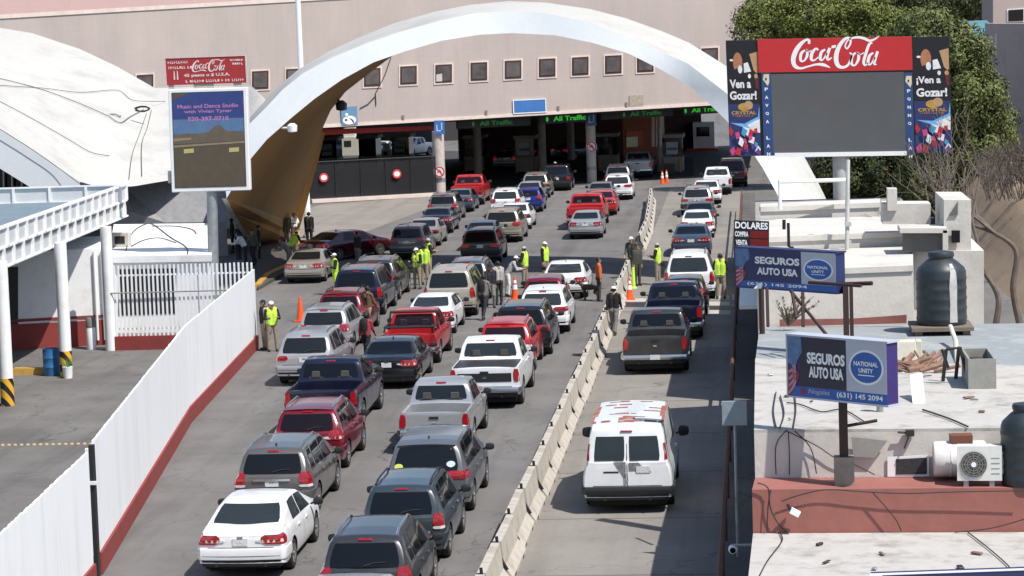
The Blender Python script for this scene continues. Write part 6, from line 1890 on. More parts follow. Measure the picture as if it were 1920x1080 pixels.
    if s.bed:
        mb = MB()
        solid(mb, [[s.rp(x, s.bed[3] - .17 + z, .02) for x in (-.12, 0, .12)] for z in (0, .07)], (0, .03, 0))
        part('tailgate_handle', mb, BLACKP)
        if s.cover:
            mb = MB()
            y0, y1 = s.bed[0], s.bed[1]
            h = s.hw(.4) - .09
            mb.box(-h * .97, h * .97, y0 - .02, y1 + .02, s.bed[3] - .02, s.bed[3] + .025)
            part('bed_cover', mb, BLACKP, smooth=None)
        mb = MB()
        h = s.hw(.4) - .15
        mb.box(-h, h, s.bed[0] + .01, s.bed[1] - .01, s.bed[2] + .004, s.bed[2] + .02)
        part('bed_liner', mb, BLACKP, smooth=None)
    if s.rack:
        mb = MB()
        h = s.hw(.4) - .1
        y1 = s.bed[1]
        for yy, zz in ((y1 - .08, s.bed[3] + .52), (.25, s.bed[3] + .0)):
            pass
        zz = s.bed[3]
        mb.tube([(-h, y1 - .1, zz), (-h * .92, y1 - .1, zz + .6), (h * .92, y1 - .1, zz + .6), (h, y1 - .1, zz)], .05, 7)
        mb.tube([(-h, .3, zz + .02), (-h * .98, .32, zz + .2), (h * .98, .32, zz + .2), (h, .3, zz + .02)], .045, 7)
        for sg in (1, -1):
            mb.tube([(sg * h * .98, .32, zz + .2), (sg * h * .97, y1 - .1, zz + .22)], .04, 7)
        part('bed_rack', mb, BLACKP)
    if s.wiper:
        z = s.rglass[0][0] + .03
        mb = MB()
        mb.tube([s.rp(0, z, .03), s.rp(.18, z + .05, .03), s.rp(.4, z + .06, .03)], .011, 5)
        part('rear_wiper', mb, BLACKP)
    if s.spoiler:
        mb = MB()
        y = s.ry(s.spoiler)
        xr = s.roofx(y) - .04
        zc = s.zt(y + .2) + .02
        rows = [[(q * xr, y - .1 + (q * q) * .05, s.spoiler + s.crown * (1 - q * q) + dz) for q in np.linspace(-1, 1, 7)] for dz in (.015,)]
        rows += [[(q * xr, y + .28, zc + s.crown * (1 - q * q)) for q in np.linspace(-1, 1, 7)]]
        solid(mb, rows, (0, .02, -.05))
        part('spoiler', mb, DEF, True)
    # --- mirrors, handles, rails, aerial
    my = s.my
    for sg in (1, -1):
        mb = MB()
        zc = s.zb(my) + .09
        x = s.hw(my) - .04
        k = s.mk if hasattr(s, 'mk') else 1
        mb.tube([(sg * x, my, zc - .05), (sg * (x + .1), my - .02, zc)], .025, 6)
        rws = []
        for t, q in ((0, .55), (.1, .95), (.5, 1), (.9, .8), (1, .45)):
            xx = x + .07 + t * .2 * k ** .5
            rws.append([(sg * xx, my - .05 + .06 * math.cos(a) * q + .03 * t, zc + .09 * k * np.sign(math.sin(a)) * abs(math.sin(a)) ** .5 * q + .02) for a in np.linspace(0, 2 * math.pi, 9)[:-1]])
        mb.grid(rws, close=True)
        mb.f.append(tuple(len(mb.v) - 8 + i for i in range(8))); mb.m.append(0)
        part('wing_mirror', mb, BLACKP)
        for y in s.handles:
            mb = MB()
            z = s.zb(y) - .1
            xx = s.sidex(y, z)
            mb.box(min(sg * xx, sg * (xx + .035)), max(sg * xx, sg * (xx + .035)), y - .1, y + .1, z - .018, z + .018)
            part('door_handle', mb, DEF, True, smooth=None)
        if s.rails:
            mb = MB()
            pts = []
            for y in np.linspace(s.rails[0], s.rails[1], 7):
                zt = s.zt(y)
                e_ = .0 if y in (s.rails[0], s.rails[1]) else .055
                pts.append((sg * (s.roofx(y) - .06), y, zt + e_ + .012))
            mb.tube(pts, .022, 6)
            part('roof_rail', mb, CHROME if s.rails[2] else BLACKP)
    if s.antenna:
        mb = MB()
        y = s.antenna
        z = s.zt(y) + s.crown
        mb.hexa([(-.03, y - .08, z - .01), (.03, y - .08, z - .01), (.02, y + .1, z - .01), (-.02, y + .1, z - .01)],
                [(-.008, y - .07, z + .06), (.008, y - .07, z + .06), (.005, y + .06, z + .01), (-.005, y + .06, z + .01)])
        part('roof_aerial', mb, BLACKP, smooth=None)
    if s.roofstripes:
        mb = MB()
        rn = random.Random(5)
        def rq(x0, x1, y0, y1):
            mb.grid([[(x, y, s.zt(y) + s.crown * (1 - (x / s.roofx(y)) ** 2) + .006) for x in np.linspace(x0, x1, 3)] for y in np.linspace(y0, y1, 4)])
        rq(-.82, -.70, .5, 4.2); rq(.70, .82, .5, 4.2); rq(-.2, .16, .42, .95)
        for k in range(7):
            y = .5 + k * .5
            for q in range(3):
                x = rn.uniform(-.62, .45)
                rq(x, x + rn.uniform(.1, .34), y, y + rn.uniform(.08, .2))
        part('peeling_roof_paint', mb, pm('faded_red_paint', (0.27, 0.085, 0.06), 0.85, dirt_or_sheen=(0.55, 0.5, 0.46), dscale=5, damt=0.8))
    # --- wheels
    for a in (a0, a1):
        for sg in (1, -1):
            r, w = s.r, s.tw
            mb = MB()
            mb.lathe([(r * .62, -w * .42), (r * .7, -w * .5), (r * .93, -w * .5), (r, -w * .38), (r, w * .38), (r * .93, w * .5), (r * .7, w * .5), (r * .62, w * .42)], 24, (0, 0, 0), 0, 'x')
            xo = sg * (s.W / 2 - w * .5 - .015)
            i = part('wheel', mb, TYRE, False, None, (xo, a, r), 50)
            mb = MB()
            xo2 = sg * w * .36
            mb.lathe([(r * .58, xo2 - .02 * sg), (r * .64, xo2), (r * .64, xo2 + sg * .035), (r * .56, xo2 + sg * .03), (r * .55, xo2)], 20, m=0, axis='x')
            for k in range(5):
                t = 2 * math.pi * k / 5
                c, q = math.cos(t), math.sin(t)
                M = Matrix(((1, 0, 0), (0, c, -q), (0, q, c)))
                mb.obox(M @ Vector((xo2 + sg * .02, 0, r * .33)), (.03, r * .2, r * .52), M)
            mb.lathe([(r * .16, xo2), (r * .15, xo2 + sg * .045)], 12, m=0, axis='x')
            part('rim', mb, RIM, False, i, (0, 0, 0), 40)
    s.cache = out
    return out

def spawn(spec, loc, rz, mat, label, cat, name, group='vehicles queueing at the border', override=None):
    if spec.cache is None: build_spec(spec)
    root = thing(name, loc, label, cat, group, rz)
    root.scale = (1, 1, .955)
    objs = []
    for (nm, me, pt, par, l) in spec.cache:
        o = bpy.data.objects.new(nm, me)
        COL.objects.link(o)
        o.parent = objs[par] if par is not None else root
        o.location = l
        if pt:
            o.material_slots[0].link = 'OBJECT'
            o.material_slots[0].material = mat
        objs.append(o)
    return root

def sedan(L=4.85, Wd=1.83, H=1.45, fast=False, **k):
    zr = H - .03
    top = [(0, .90), (.06, .985), (.35, 1.04), (.60, 1.055), (1.30, zr - .06), (1.75, zr - .005), (2.3, zr), (2.9, zr - .05), (3.82, 1.0), (4.4, .88), (L - .12, .74), (L, .66)]
    return Spec(L=L, W=Wd, top=top, belt=[(0, .88), (.5, .97), (1.4, .95), (3.7, .9), (L - .3, .76), (L, .62)], ra=1.02, wb=L * .575, r=.33,
                bz0=.40, bz1=.66, rglass=[(1.08, zr - .05, -1, 1)], gm=.07, wsz=(1.04, zr - .05), side=[(1.42, 2.22, 1.52, 2.2), (2.3, 3.45, 2.3, 2.92)],
                lamps=[(.74, .94, .42, .25, 'r'), (.78, .85, .32, .02, 'w')], b3z=1.075, pz=.72, my=3.35, handles=(1.75, 2.65), seams=(1.35, 2.25, 3.45), dark_mirror=False, tumble=.36, sm=.06, brake3=False, **k)
def suv(L=4.65, Wd=1.85, H=1.70, rake=.36, z0=1.0, **k):
    zr = H - .03
    q = L / 4.65
    top = [(0, z0), (.04, z0 + .06), (rake * .9, zr - .1), (rake + .12, zr - .03), (rake + .8, zr), (2.3 * q, zr), (2.75 * q, zr - .05), (3.55 * q, 1.14), (L - .4, 1.0), (L - .1, .86), (L, .74)]
    d = dict(L=L, W=Wd, top=top, belt=[(0, z0 - .02), (.4, z0 + .06), (1.5 * q, z0 + .04), (3.4 * q, z0 - .01), (L - .3, .9), (L, .7)], ra=.94, wb=L * .575, r=.355,
                bz0=.46, bz1=.70, rglass=[(z0 + .1, zr - .13, -1, 1)], gm=.075, wsz=(1.17, zr - .06), side=[(.55, .98 * q, .68, 1.0 * q), (1.1 * q, 2.02 * q, 1.12 * q, 2.0 * q), (2.12 * q, 3.2 * q, 2.12 * q, 2.66 * q)],
                lamps=[(z0 - .14, z0 + .12, .56, .2, 'r')], b3z=zr - .075, pz=.80, my=3.08 * q, handles=(1.62 * q, 2.5 * q), seams=(1.04 * q, 2.06 * q, 3.2 * q), dark_mirror=False, tumble=.30, clear=.26, wiper=True, sm=.035)
    d.update(k)
    return Spec(**d)
def pickup(L=5.3, Wd=1.88, H=1.80, bedl=1.55, rail=1.12, **k):
    zr = H - .03
    b = bedl
    top = [(0, rail), (b + .10, rail), (b + .24, zr - .1), (b + .42, zr - .01), (b + 1.0, zr), (b + 1.55, zr - .05), (b + 2.25, rail + .1), (L - .3, rail - .02), (L - .08, rail - .12), (L, rail - .22)]
    d = dict(L=L, W=Wd, top=top, belt=[(0, rail), (b, rail), (b + 2.2, rail - .02), (L - .2, rail - .1), (L, rail - .3)], ra=1.18, wb=L * .60, r=.385, tw=.26,
                bed=(.07, b + .04, .72, rail), bz0=.50, bz1=.68, bo=.07, bulge=.02, rearw=.965, rglass=[(rail + .12, zr - .12, -1, 1)], gm=.09, wsz=(rail + .14, zr - .06),
                side=[(b + .42, b + 1.0, b + .48, b + 1.0), (b + 1.1, b + 1.98, b + 1.1, b + 1.5)], lamps=[(rail - .42, rail - .04, Wd / 2 - .19, .08, 'r')], b3z=zr - .055, pz=.52,
                my=b + 1.85, handles=(b + .85, b + 1.5), seams=(b + .12, b + 1.05, b + 1.98), dark_mirror=True, tumble=.24, clear=.36, chrome_bumper=True, mk=1.0, sm=.02, crown=.03)
    d.update(k)
    return Spec(**d)

SP = dict(
    mazda=sedan(),
    compact=sedan(4.5, 1.75, 1.43),
    wide=sedan(4.9, 1.86, 1.46, antenna=1.75),
    opentrunk=sedan(4.6, 1.76, 1.44),
    chrome_suv=suv(4.77, 1.84, 1.68, .34, 1.0, rails=(.6, 2.6, True), garnish=.93, antenna=.75, lamps=[(.84, 1.12, .62, .16, 'r'), (.78, .84, .62, .12, 'w')]),
    escape=suv(4.52, 1.84, 1.68, .36, 1.02, rails=(.6, 2.5, True), spoiler=1.6, lamps=[(.88, 1.12, .56, .2, 'r'), (.90, .97, .42, .0, 'w')]),
    teal_suv=suv(4.44, 1.81, 1.72, .26, 1.02, lamps=[(.86, 1.12, .66, .12, 'r'), (.80, .86, .66, .1, 'w')], rails=(.5, 2.4, False), dark_bumper=False, brake3=True, dark_mirror=True),
    duster=suv(4.34, 1.82, 1.69, .3, 1.0, lamps=[(.72, 1.1, .62, .1, 'r')], rails=(.45, 2.4, True), dark_mirror=True, garnish=.86),
    murano=suv(4.77, 1.88, 1.70, .52, 1.0, lamps=[(.86, 1.02, .52, .3, 'r')], rails=(.8, 2.5, True)),
    white_suv=suv(4.66, 1.86, 1.66, .46, 1.0, lamps=[(.88, 1.04, .40, .3, 'r')], spoiler=1.58, antenna=.9),
    explorer=suv(5.0, 2.0, 1.78, .34, 1.04, rails=(.6, 2.7, True), lamps=[(.92, 1.12, .55, .22, 'r')]),
    tahoe=suv(5.18, 2.04, 1.93, .24, 1.12, rails=(.5, 3.0, True), lamps=[(.82, 1.2, .82, .1, 'r')], r=.40, bz0=.5, bz1=.74, clear=.32, garnish=1.0),
    outlander=suv(4.69, 1.81, 1.68, .4, 1.02, lamps=[(.94, 1.08, .5, .28, 'r')], garnish=.86, antenna=.7),
    rav=suv(4.6, 1.85, 1.69, .38, 1.0, lamps=[(.84, 1.0, .48, .26, 'r')], spoiler=1.6, rails=(.7, 2.5, False), dark_bumper=True),
    minivan=suv(5.08, 1.98, 1.78, .30, 1.0, lamps=[(.92, 1.1, .45, .34, 'r')], spoiler=1.66, antenna=.8, side=[(.5, 1.05, .6, 1.05), (1.15, 2.3, 1.15, 2.3), (2.4, 3.5, 2.4, 2.75)]),
    hatch=suv(3.95, 1.68, 1.52, .34, .96, r=.31, lamps=[(.84, 1.08, .54, .16, 'r')]),
    jeep=suv(4.5, 1.86, 1.83, .10, 1.08, r=.40, lamps=[(.82, 1.02, .66, .04, 'r')], clear=.36, dark_bumper=True, tumble=.14, bulge=.02, rearw=.98),
    tacoma=pickup(5.3, 1.86, 1.77, 1.52, 1.13),
    frontier=pickup(5.2, 1.85, 1.78, 1.5, 1.14, rack=True, applique=(.2, .86, 1.12)),
    fullsize=pickup(5.85, 2.05, 1.92, 1.72, 1.26, r=.41, cover=True, applique=(.78, .84, 1.1)),
    fullopen=pickup(5.85, 2.05, 1.92, 1.72, 1.26, r=.41),
    van=Spec(L=5.7, W=2.02, top=[(0, 1.18), (.02, 1.3), (.14, 1.96), (.26, 2.05), (1.0, 2.09), (3.8, 2.07), (4.15, 2.0), (4.85, 1.3), (5.5, 1.12), (5.7, .95)],
             belt=[(0, 1.14), (4.7, 1.14), (5.5, 1.0), (5.7, .8)], ra=1.25, wb=3.43, r=.37, tw=.25, rearw=.95, bulge=.03, bz0=.46, bz1=.66, bo=.07, dark_bumper=True,
             rglass=[(1.27, 1.82, -.97, -.07), (1.27, 1.82, .07, .97)], gm=.09, wsz=(1.34, 1.98), side=[(3.4, 4.4, 3.4, 4.05)], lamps=[(1.28, 1.66, .84, .05, 'r')], b3z=1.93, pz=.98, pxx=.36,
             my=4.35, mk=1.5, handles=(3.5,), seams=(1.9, 3.3, 4.5), dark_mirror=True, tumble=.13, crown=.05, clear=.3, barn=True, roofstripes=True, sm=.025, sf=.86),
)
WH = paint('white_car_paint', (0.74, 0.75, 0.76), 0.0, 0.3)
SILV = paint('silver_paint', (0.42, 0.43, 0.44), 0.5)
GREY = paint('mid_grey_paint', (0.15, 0.155, 0.165), 0.45)
DGREY = paint('dark_grey_paint', (0.042, 0.043, 0.046), 0.4)
WARMG = paint('warm_grey_paint', (0.135, 0.125, 0.12), 0.45)
BLK = paint('black_paint', (0.010, 0.010, 0.012), 0.1, 0.22, 0.05)
NAVY = paint('navy_paint', (0.008, 0.011, 0.03), 0.25, 0.25, 0.05)
BLUE = paint('blue_paint', (0.012, 0.022, 0.19), 0.3, 0.25, 0.04)
SLATE = paint('slate_blue_paint', (0.05, 0.075, 0.12), 0.4)
REDP = paint('bright_red_paint', (0.42, 0.012, 0.015), 0.1, 0.3, 0.05)
DRED = paint('dark_red_paint', (0.17, 0.008, 0.018), 0.3, 0.28, 0.06)
MAROON = paint('maroon_paint', (0.055, 0.007, 0.013), 0.3, 0.25, 0.05)
CHAMP = paint('champagne_paint', (0.44, 0.40, 0.32), 0.4)
GOLD = paint('gold_beige_paint', (0.33, 0.29, 0.23), 0.4)
TEAL = paint('teal_grey_paint', (0.04, 0.055, 0.066), 0.35)
SAND = paint('sand_paint', (0.36, 0.33, 0.29), 0.45)

# (spec, paint, x px, y px of the rear tyres on the road, turn in degrees, name, category, label)
CARS = [
 ('mazda', WH, 472, 1066, 0, 'sedan', 'sedan', 'white sedan at the bottom left, closest car to the white corrugated fence'),
 ('chrome_suv', WARMG, 527, 960, 0, 'sport_utility_vehicle', 'suv', 'warm grey SUV with chrome tailgate bar, just ahead of the bottom left white sedan'),
 ('escape', DRED, 589, 876, 0, 'sport_utility_vehicle', 'suv', 'dark red SUV between the warm grey SUV and the navy pickup truck'),
 ('fullopen', NAVY, 616, 802, 0, 'pickup_truck', 'pickup', 'large navy blue pickup truck ahead of the dark red SUV, bed empty'),
 ('wide', BLK, 735, 722, 0, 'sedan', 'sedan', 'black sedan behind the red pickup with the black bed rack'),
 ('murano', SILV, 582, 717, 0, 'sport_utility_vehicle', 'suv', 'silver SUV with roof rails just past the end of the white fence'),
 ('escape', SILV, 616, 661, 0, 'sport_utility_vehicle', 'suv', 'pale silver SUV with spoiler between the silver SUV and the wine red one'),
 ('rav', DRED, 645, 628, 0, 'sport_utility_vehicle', 'suv', 'wine red SUV close behind the big navy SUV'),
 ('tahoe', NAVY, 676, 590, 0, 'sport_utility_vehicle', 'suv', 'big navy blue SUV beside the yellow vest worker, left lane'),
 ('explorer', DGREY, 707, 562, 0, 'sport_utility_vehicle', 'suv', 'dark grey SUV just ahead of the big navy SUV'),
 ('opentrunk', SAND, 577, 528, 0, 'sedan', 'sedan', 'sand coloured sedan being inspected next to the yellow kerb'),
 ('wide', MAROON, 613, 488, -36, 'sedan', 'sedan', 'maroon sedan turned sideways near the white light pole'),
 ('frontier', REDP, 776, 680, 0, 'pickup_truck', 'pickup', 'bright red pickup with a black rack over its bed'),
 ('compact', WH, 812, 625, 0, 'sedan', 'sedan', 'white sedan between the red rack pickup and the champagne SUV'),
 ('tahoe', CHAMP, 848, 591, 0, 'sport_utility_vehicle', 'suv', 'big champagne SUV beside the group of yellow vest workers'),
 ('rav', GREY, 881, 560, 0, 'sport_utility_vehicle', 'suv', 'grey SUV just ahead of the big champagne SUV'),
 ('outlander', GREY, 769, 484, 0, 'sport_utility_vehicle', 'suv', 'grey SUV standing at the arch shadow, left of two lanes, chrome trim on its tailgate'),
 ('compact', SAND, 796, 461, 0, 'sedan', 'sedan', 'sand coloured sedan just ahead of the grey SUV at the arch shadow'),
 ('compact', NAVY, 821, 437, 0, 'sedan', 'sedan', 'navy blue sedan in the left lane under the arch'),
 ('escape', GREY, 834, 415, 0, 'sport_utility_vehicle', 'suv', 'mid grey SUV just ahead of the navy sedan under the arch'),
 ('compact', SLATE, 863, 397, 0, 'sedan', 'sedan', 'slate blue sedan close behind the far red pickup by the left column'),
 ('fullopen', REDP, 879, 384, 0, 'pickup_truck', 'pickup', 'bright red pickup entering the inspection canopy beside the left column'),
 ('duster', DGREY, 700, 1148, 0, 'sport_utility_vehicle', 'suv', 'dark grey SUV with chrome roof rails cut off by the bottom edge'),
 ('teal_suv', TEAL, 766, 1044, 0, 'sport_utility_vehicle', 'suv', 'teal grey boxy SUV behind the grey minivan'),
 ('minivan', GREY, 811, 956, 0, 'minivan', 'minivan', 'grey minivan with stickers on its rear window behind the silver pickup'),
 ('tacoma', SILV, 826, 838, 0, 'pickup_truck', 'pickup', 'silver pickup truck with open bed ahead of the grey minivan'),
 ('fullsize', WH, 918, 757, 0, 'pickup_truck', 'pickup', 'large white pickup with black bed cover beside the concrete barrier'),
 ('escape', REDP, 953, 694, 0, 'sport_utility_vehicle', 'suv', 'bright red SUV just ahead of the large white pickup'),
 ('explorer', BLK, 982, 664, 0, 'sport_utility_vehicle', 'suv', 'black SUV with roof rails between the bright red and the white SUVs'),
 ('white_suv', WH, 1022, 622, 0, 'sport_utility_vehicle', 'suv', 'white SUV with wide red lamps behind the dark red hatchback'),
 ('hatch', DRED, 1023, 588, 0, 'hatchback', 'hatchback', 'dark red hatchback squeezed between the white SUV and the white sedan'),
 ('wide', WH, 1061, 557, 0, 'sedan', 'sedan', 'white sedan next to the man in orange, close to the barrier gap'),
 ('rav', DGREY, 905, 492, 0, 'sport_utility_vehicle', 'suv', 'dark grey SUV with black bumper at the arch shadow, right of the chrome trimmed one'),
 ('compact', SLATE, 904, 467, 0, 'sedan', 'sedan', 'slate blue sedan just ahead of the dark grey SUV with black bumper'),
 ('explorer', GOLD, 945, 453, 0, 'sport_utility_vehicle', 'suv', 'gold beige SUV in the middle lane under the arch'),
 ('wide', WH, 966, 430, 0, 'sedan', 'sedan', 'white sedan half hidden ahead of the gold beige SUV'),
 ('escape', WH, 951, 405, 0, 'sport_utility_vehicle', 'suv', 'white SUV under the arch left of the blue hatchback'),
 ('hatch', BLUE, 993, 397, 0, 'hatchback', 'hatchback', 'vivid blue hatchback under the arch'),
 ('compact', SILV, 994, 382, 0, 'sedan', 'sedan', 'silver sedan just ahead of the vivid blue hatchback'),
 ('rav', SAND, 1006, 371, 0, 'sport_utility_vehicle', 'suv', 'sand coloured SUV entering the canopy ahead of the silver sedan'),
 ('jeep', BLK, 1046, 357, 0, 'off_roader', 'jeep', 'black boxy off-roader entering the canopy in the middle lane'),
 ('compact', SILV, 1100, 446, 0, 'sedan', 'sedan', 'silver sedan alone behind the red pickup in the right hand lane under the arch'),
 ('fullopen', REDP, 1100, 428, 0, 'pickup_truck', 'pickup', 'bright red pickup just ahead of the lone silver sedan'),
 ('mazda', REDP, 1128, 403, 0, 'sedan', 'sedan', 'bright red sedan ahead of the red pickup in the right hand lane'),
 ('compact', GREY, 1127, 384, 0, 'sedan', 'sedan', 'grey sedan between the bright red sedan and the right column'),
 ('white_suv', WH, 1160, 374, 0, 'sport_utility_vehicle', 'suv', 'white SUV beside the right canopy column'),
 ('rav', GREY, 1160, 354, 0, 'sport_utility_vehicle', 'suv', 'grey SUV just ahead of the white one beside the right canopy column'),
 ('fullopen', SILV, 1197, 333, 0, 'pickup_truck', 'pickup', 'silver pickup driving in under the canopy near the far end of the barrier'),
 ('van', WH, 1183, 945, 0, 'panel_van', 'van', 'white panel van with peeling red roof paint and a dented rear door'),
 ('fullopen', DGREY, 1232, 694, 0, 'pickup_truck', 'pickup', 'dark grey pickup with chrome bumper in the shaded right lane'),
 ('fullopen', NAVY, 1264, 632, 0, 'pickup_truck', 'pickup', 'navy pickup just ahead of the dark grey one in the right lane'),
 ('hatch', BLK, 1286, 590, 0, 'hatchback', 'hatchback', 'black hatchback between the navy pickup and the white SUV in the right lane'),
 ('tahoe', WH, 1294, 560, 0, 'sport_utility_vehicle', 'suv', 'big white SUV beside the worker in the right lane'),
 ('wide', SLATE, 1297, 478, 0, 'sedan', 'sedan', 'slate blue sedan alone beyond the big white SUV in the right lane'),
 ('compact', WH, 1308, 446, 0, 'sedan', 'sedan', 'white sedan ahead of the slate blue one in the right lane'),
 ('compact', DGREY, 1313, 428, 0, 'sedan', 'sedan', 'dark grey sedan ahead of the white sedan in the right lane'),
 ('rav', SILV, 1308, 402, 0, 'sport_utility_vehicle', 'suv', 'silver SUV with black bumper in the right lane near the end of the barrier'),
 ('mazda', WH, 1325, 382, 0, 'sedan', 'sedan', 'white sedan between the silver SUV and the white pickup in the right lane'),
 ('tacoma', WH, 1345, 364, 0, 'pickup_truck', 'pickup', 'white pickup near the end of the right lane'),
 ('tahoe', MAROON, 1373, 350, 0, 'sport_utility_vehicle', 'suv', 'maroon SUV at the head of the right lane below the big screen'),
 ('chrome_suv', GREY, 948, 318, 0, 'sport_utility_vehicle', 'suv', 'grey SUV stopped deep in the shade under the canopy'),
 ('mazda', SLATE, 1062, 299, -32, 'sedan', 'sedan', 'slate blue sedan turning in the shade behind the inspection booths'),
 ('compact', WH, 724, 291, 180, 'sedan', 'sedan', 'white sedan facing the camera behind the dark fence under the canopy'),
 ('tacoma', WH, 800, 290, 160, 'pickup_truck', 'pickup', 'white pickup facing the camera behind the left column'),
 ('wide', SILV, 640, 1262, 0, 'sedan', 'sedan', 'silver sedan of which only the roof shows at the bottom edge'),
]
def place_cars():
    for (sp, mat, x, y, deg, nm, cat, lab) in CARS:
        s = SP[sp]
        p = G(x, y)
        a = R(deg)
        if abs(deg) > 90:
            loc = p
        else:
            loc = p - Vector((-math.sin(a), math.cos(a), 0)) * s.ra
        root = spawn(s, (loc.x, loc.y, 0.002), a, mat, lab, cat, nm)
        if sp == 'minivan':
            for x0, z0, c in ((-.62, 1.2, (0.5, 0.55, 0.1)), (.56, 1.25, (0.5, 0.6, 0.62))):
                mb = MB()
                mb.plate([Vector(s.rp(x0 + .1 * math.cos(t), z0 + .07 * math.sin(t), .03)) for t in np.linspace(0, 2 * math.pi, 13)[:-1]], (0, .01, 0))
                me = mb.mesh('sticker', pm('sticker_%d' % int(z0 * 100), c, 0.6))
                o = bpy.data.objects.new('sticker', me); COL.objects.link(o); o.parent = root
        if sp == 'van':
            mb = MB()
            mb.grid([[Vector(s.rp(xx, zz, .008)) for xx in row] for zz, row in ((1.24, (-.3, -.12, -.03)), (1.1, (-.22, -.1, -.03)), (.98, (-.14, -.07, -.03)), (.86, (-.08, -.05, -.03)))])
            mb.grid([[Vector(s.rp(xx, zz, .008)) for xx in row] for zz, row in ((1.22, (.04, .12, .26)), (1.1, (.04, .16, .36)), (1.03, (.04, .1, .2)))])
            me = mb.mesh('dent', pm('scraped_metal', (0.25, 0.25, 0.26), 0.5, 0.5, var=.4, scale=9))
            o = bpy.data.objects.new('dent', me); COL.objects.link(o); o.parent = root
            mb = MB()
            mb.tube([s.rp(-.02, .98, .02), s.rp(.0, .8, .03)], .03, 6)
            me = mb.mesh('door_lock', CHROME)
            o = bpy.data.objects.new('door_lock', me); COL.objects.link(o); o.parent = root
# ------------------------------------------------------------------ people
SKIN = pm('skin', (0.34, 0.19, 0.125), 0.55, var=0.06)
HAIRM = pm('dark_hair', (0.012, 0.009, 0.007), 0.6)
BOOT = pm('dark_leather', (0.02, 0.017, 0.015), 0.5)
def cloth(name, c): return pm('cloth_' + name, c, 0.85, var=0.22, scale=11, bump=0.3, bscale=25)
CL = dict(dark=cloth('dark', (0.018, 0.018, 0.022)), black=cloth('black', (0.008, 0.008, 0.009)), khaki=cloth('khaki', (0.26, 0.22, 0.16)), grey=cloth('grey', (0.16, 0.155, 0.15)),
          white=cloth('white', (0.68, 0.67, 0.64)), neon=NEON, jean=cloth('denim', (0.035, 0.05, 0.09)), camo=cloth('olive', (0.09, 0.095, 0.06)), orange=cloth('orange', (0.55, 0.12, 0.04)),
          red=cloth('red', (0.3, 0.035, 0.05)), brown=cloth('brown', (0.12, 0.07, 0.04)), lgrey=cloth('light_grey', (0.36, 0.35, 0.34)), olive=cloth('dark_olive', (0.045, 0.05, 0.035)))

def capsule_pts(mb, p, q, r1, r2, n=10):
    p, q = Vector(p), Vector(q)
    d = (q - p).normalized()
    pts, rs = [], []
    for t in (-1, -.7, -.35, 0): pts.append(p + d * r1 * t); rs.append(r1 * math.sqrt(max(0.02, 1 - t * t)))
    for t in (0, .35, .7, 1): pts.append(q + d * r2 * t); rs.append(r2 * math.sqrt(max(0.02, 1 - t * t)))
    mb.tube(pts, rs, n)

def skeleton(pose):
    """joints of a 1.72 m figure facing -y; the pose moves arms, legs and trunk"""
    lean, tw = pose.get('lean', 0.0), pose.get('twist', 0.0)
    hip = Vector((0, pose.get('hipy', 0), pose.get('hipz', .93)))
    def up(d, side=0.0):
        return hip + Vector((side * math.cos(tw), -math.sin(lean) * d + side * math.sin(tw), math.cos(lean) * d))
    J = dict(hip=hip, chest=up(.36), neck=up(.53), head=up(.66) + Vector((0, -.015, 0)), top=up(.74))
    for s, k in ((1, 'l'), (-1, 'r')):
        J['sh' + k] = up(.47, s * .185)
        J['hj' + k] = hip + Vector((s * .09, 0, -.02))
        a = pose.get('arm' + k, (s * .05, -.03, -1, s * .02, -.12, -1))
        u = Vector(a[:3]).normalized() * .29
        f = Vector(a[3:]).normalized() * .25
        J['el' + k] = J['sh' + k] + u
        J['wr' + k] = J['el' + k] + f
        J['fd' + k] = f.normalized()
        l = pose.get('leg' + k, (s * .02, -.0, -1, s * .01, .03, -1))
        J['kn' + k] = J['hj' + k] + Vector(l[:3]).normalized() * .44
        J['an' + k] = J['kn' + k] + Vector(l[3:]).normalized() * .41
    return J

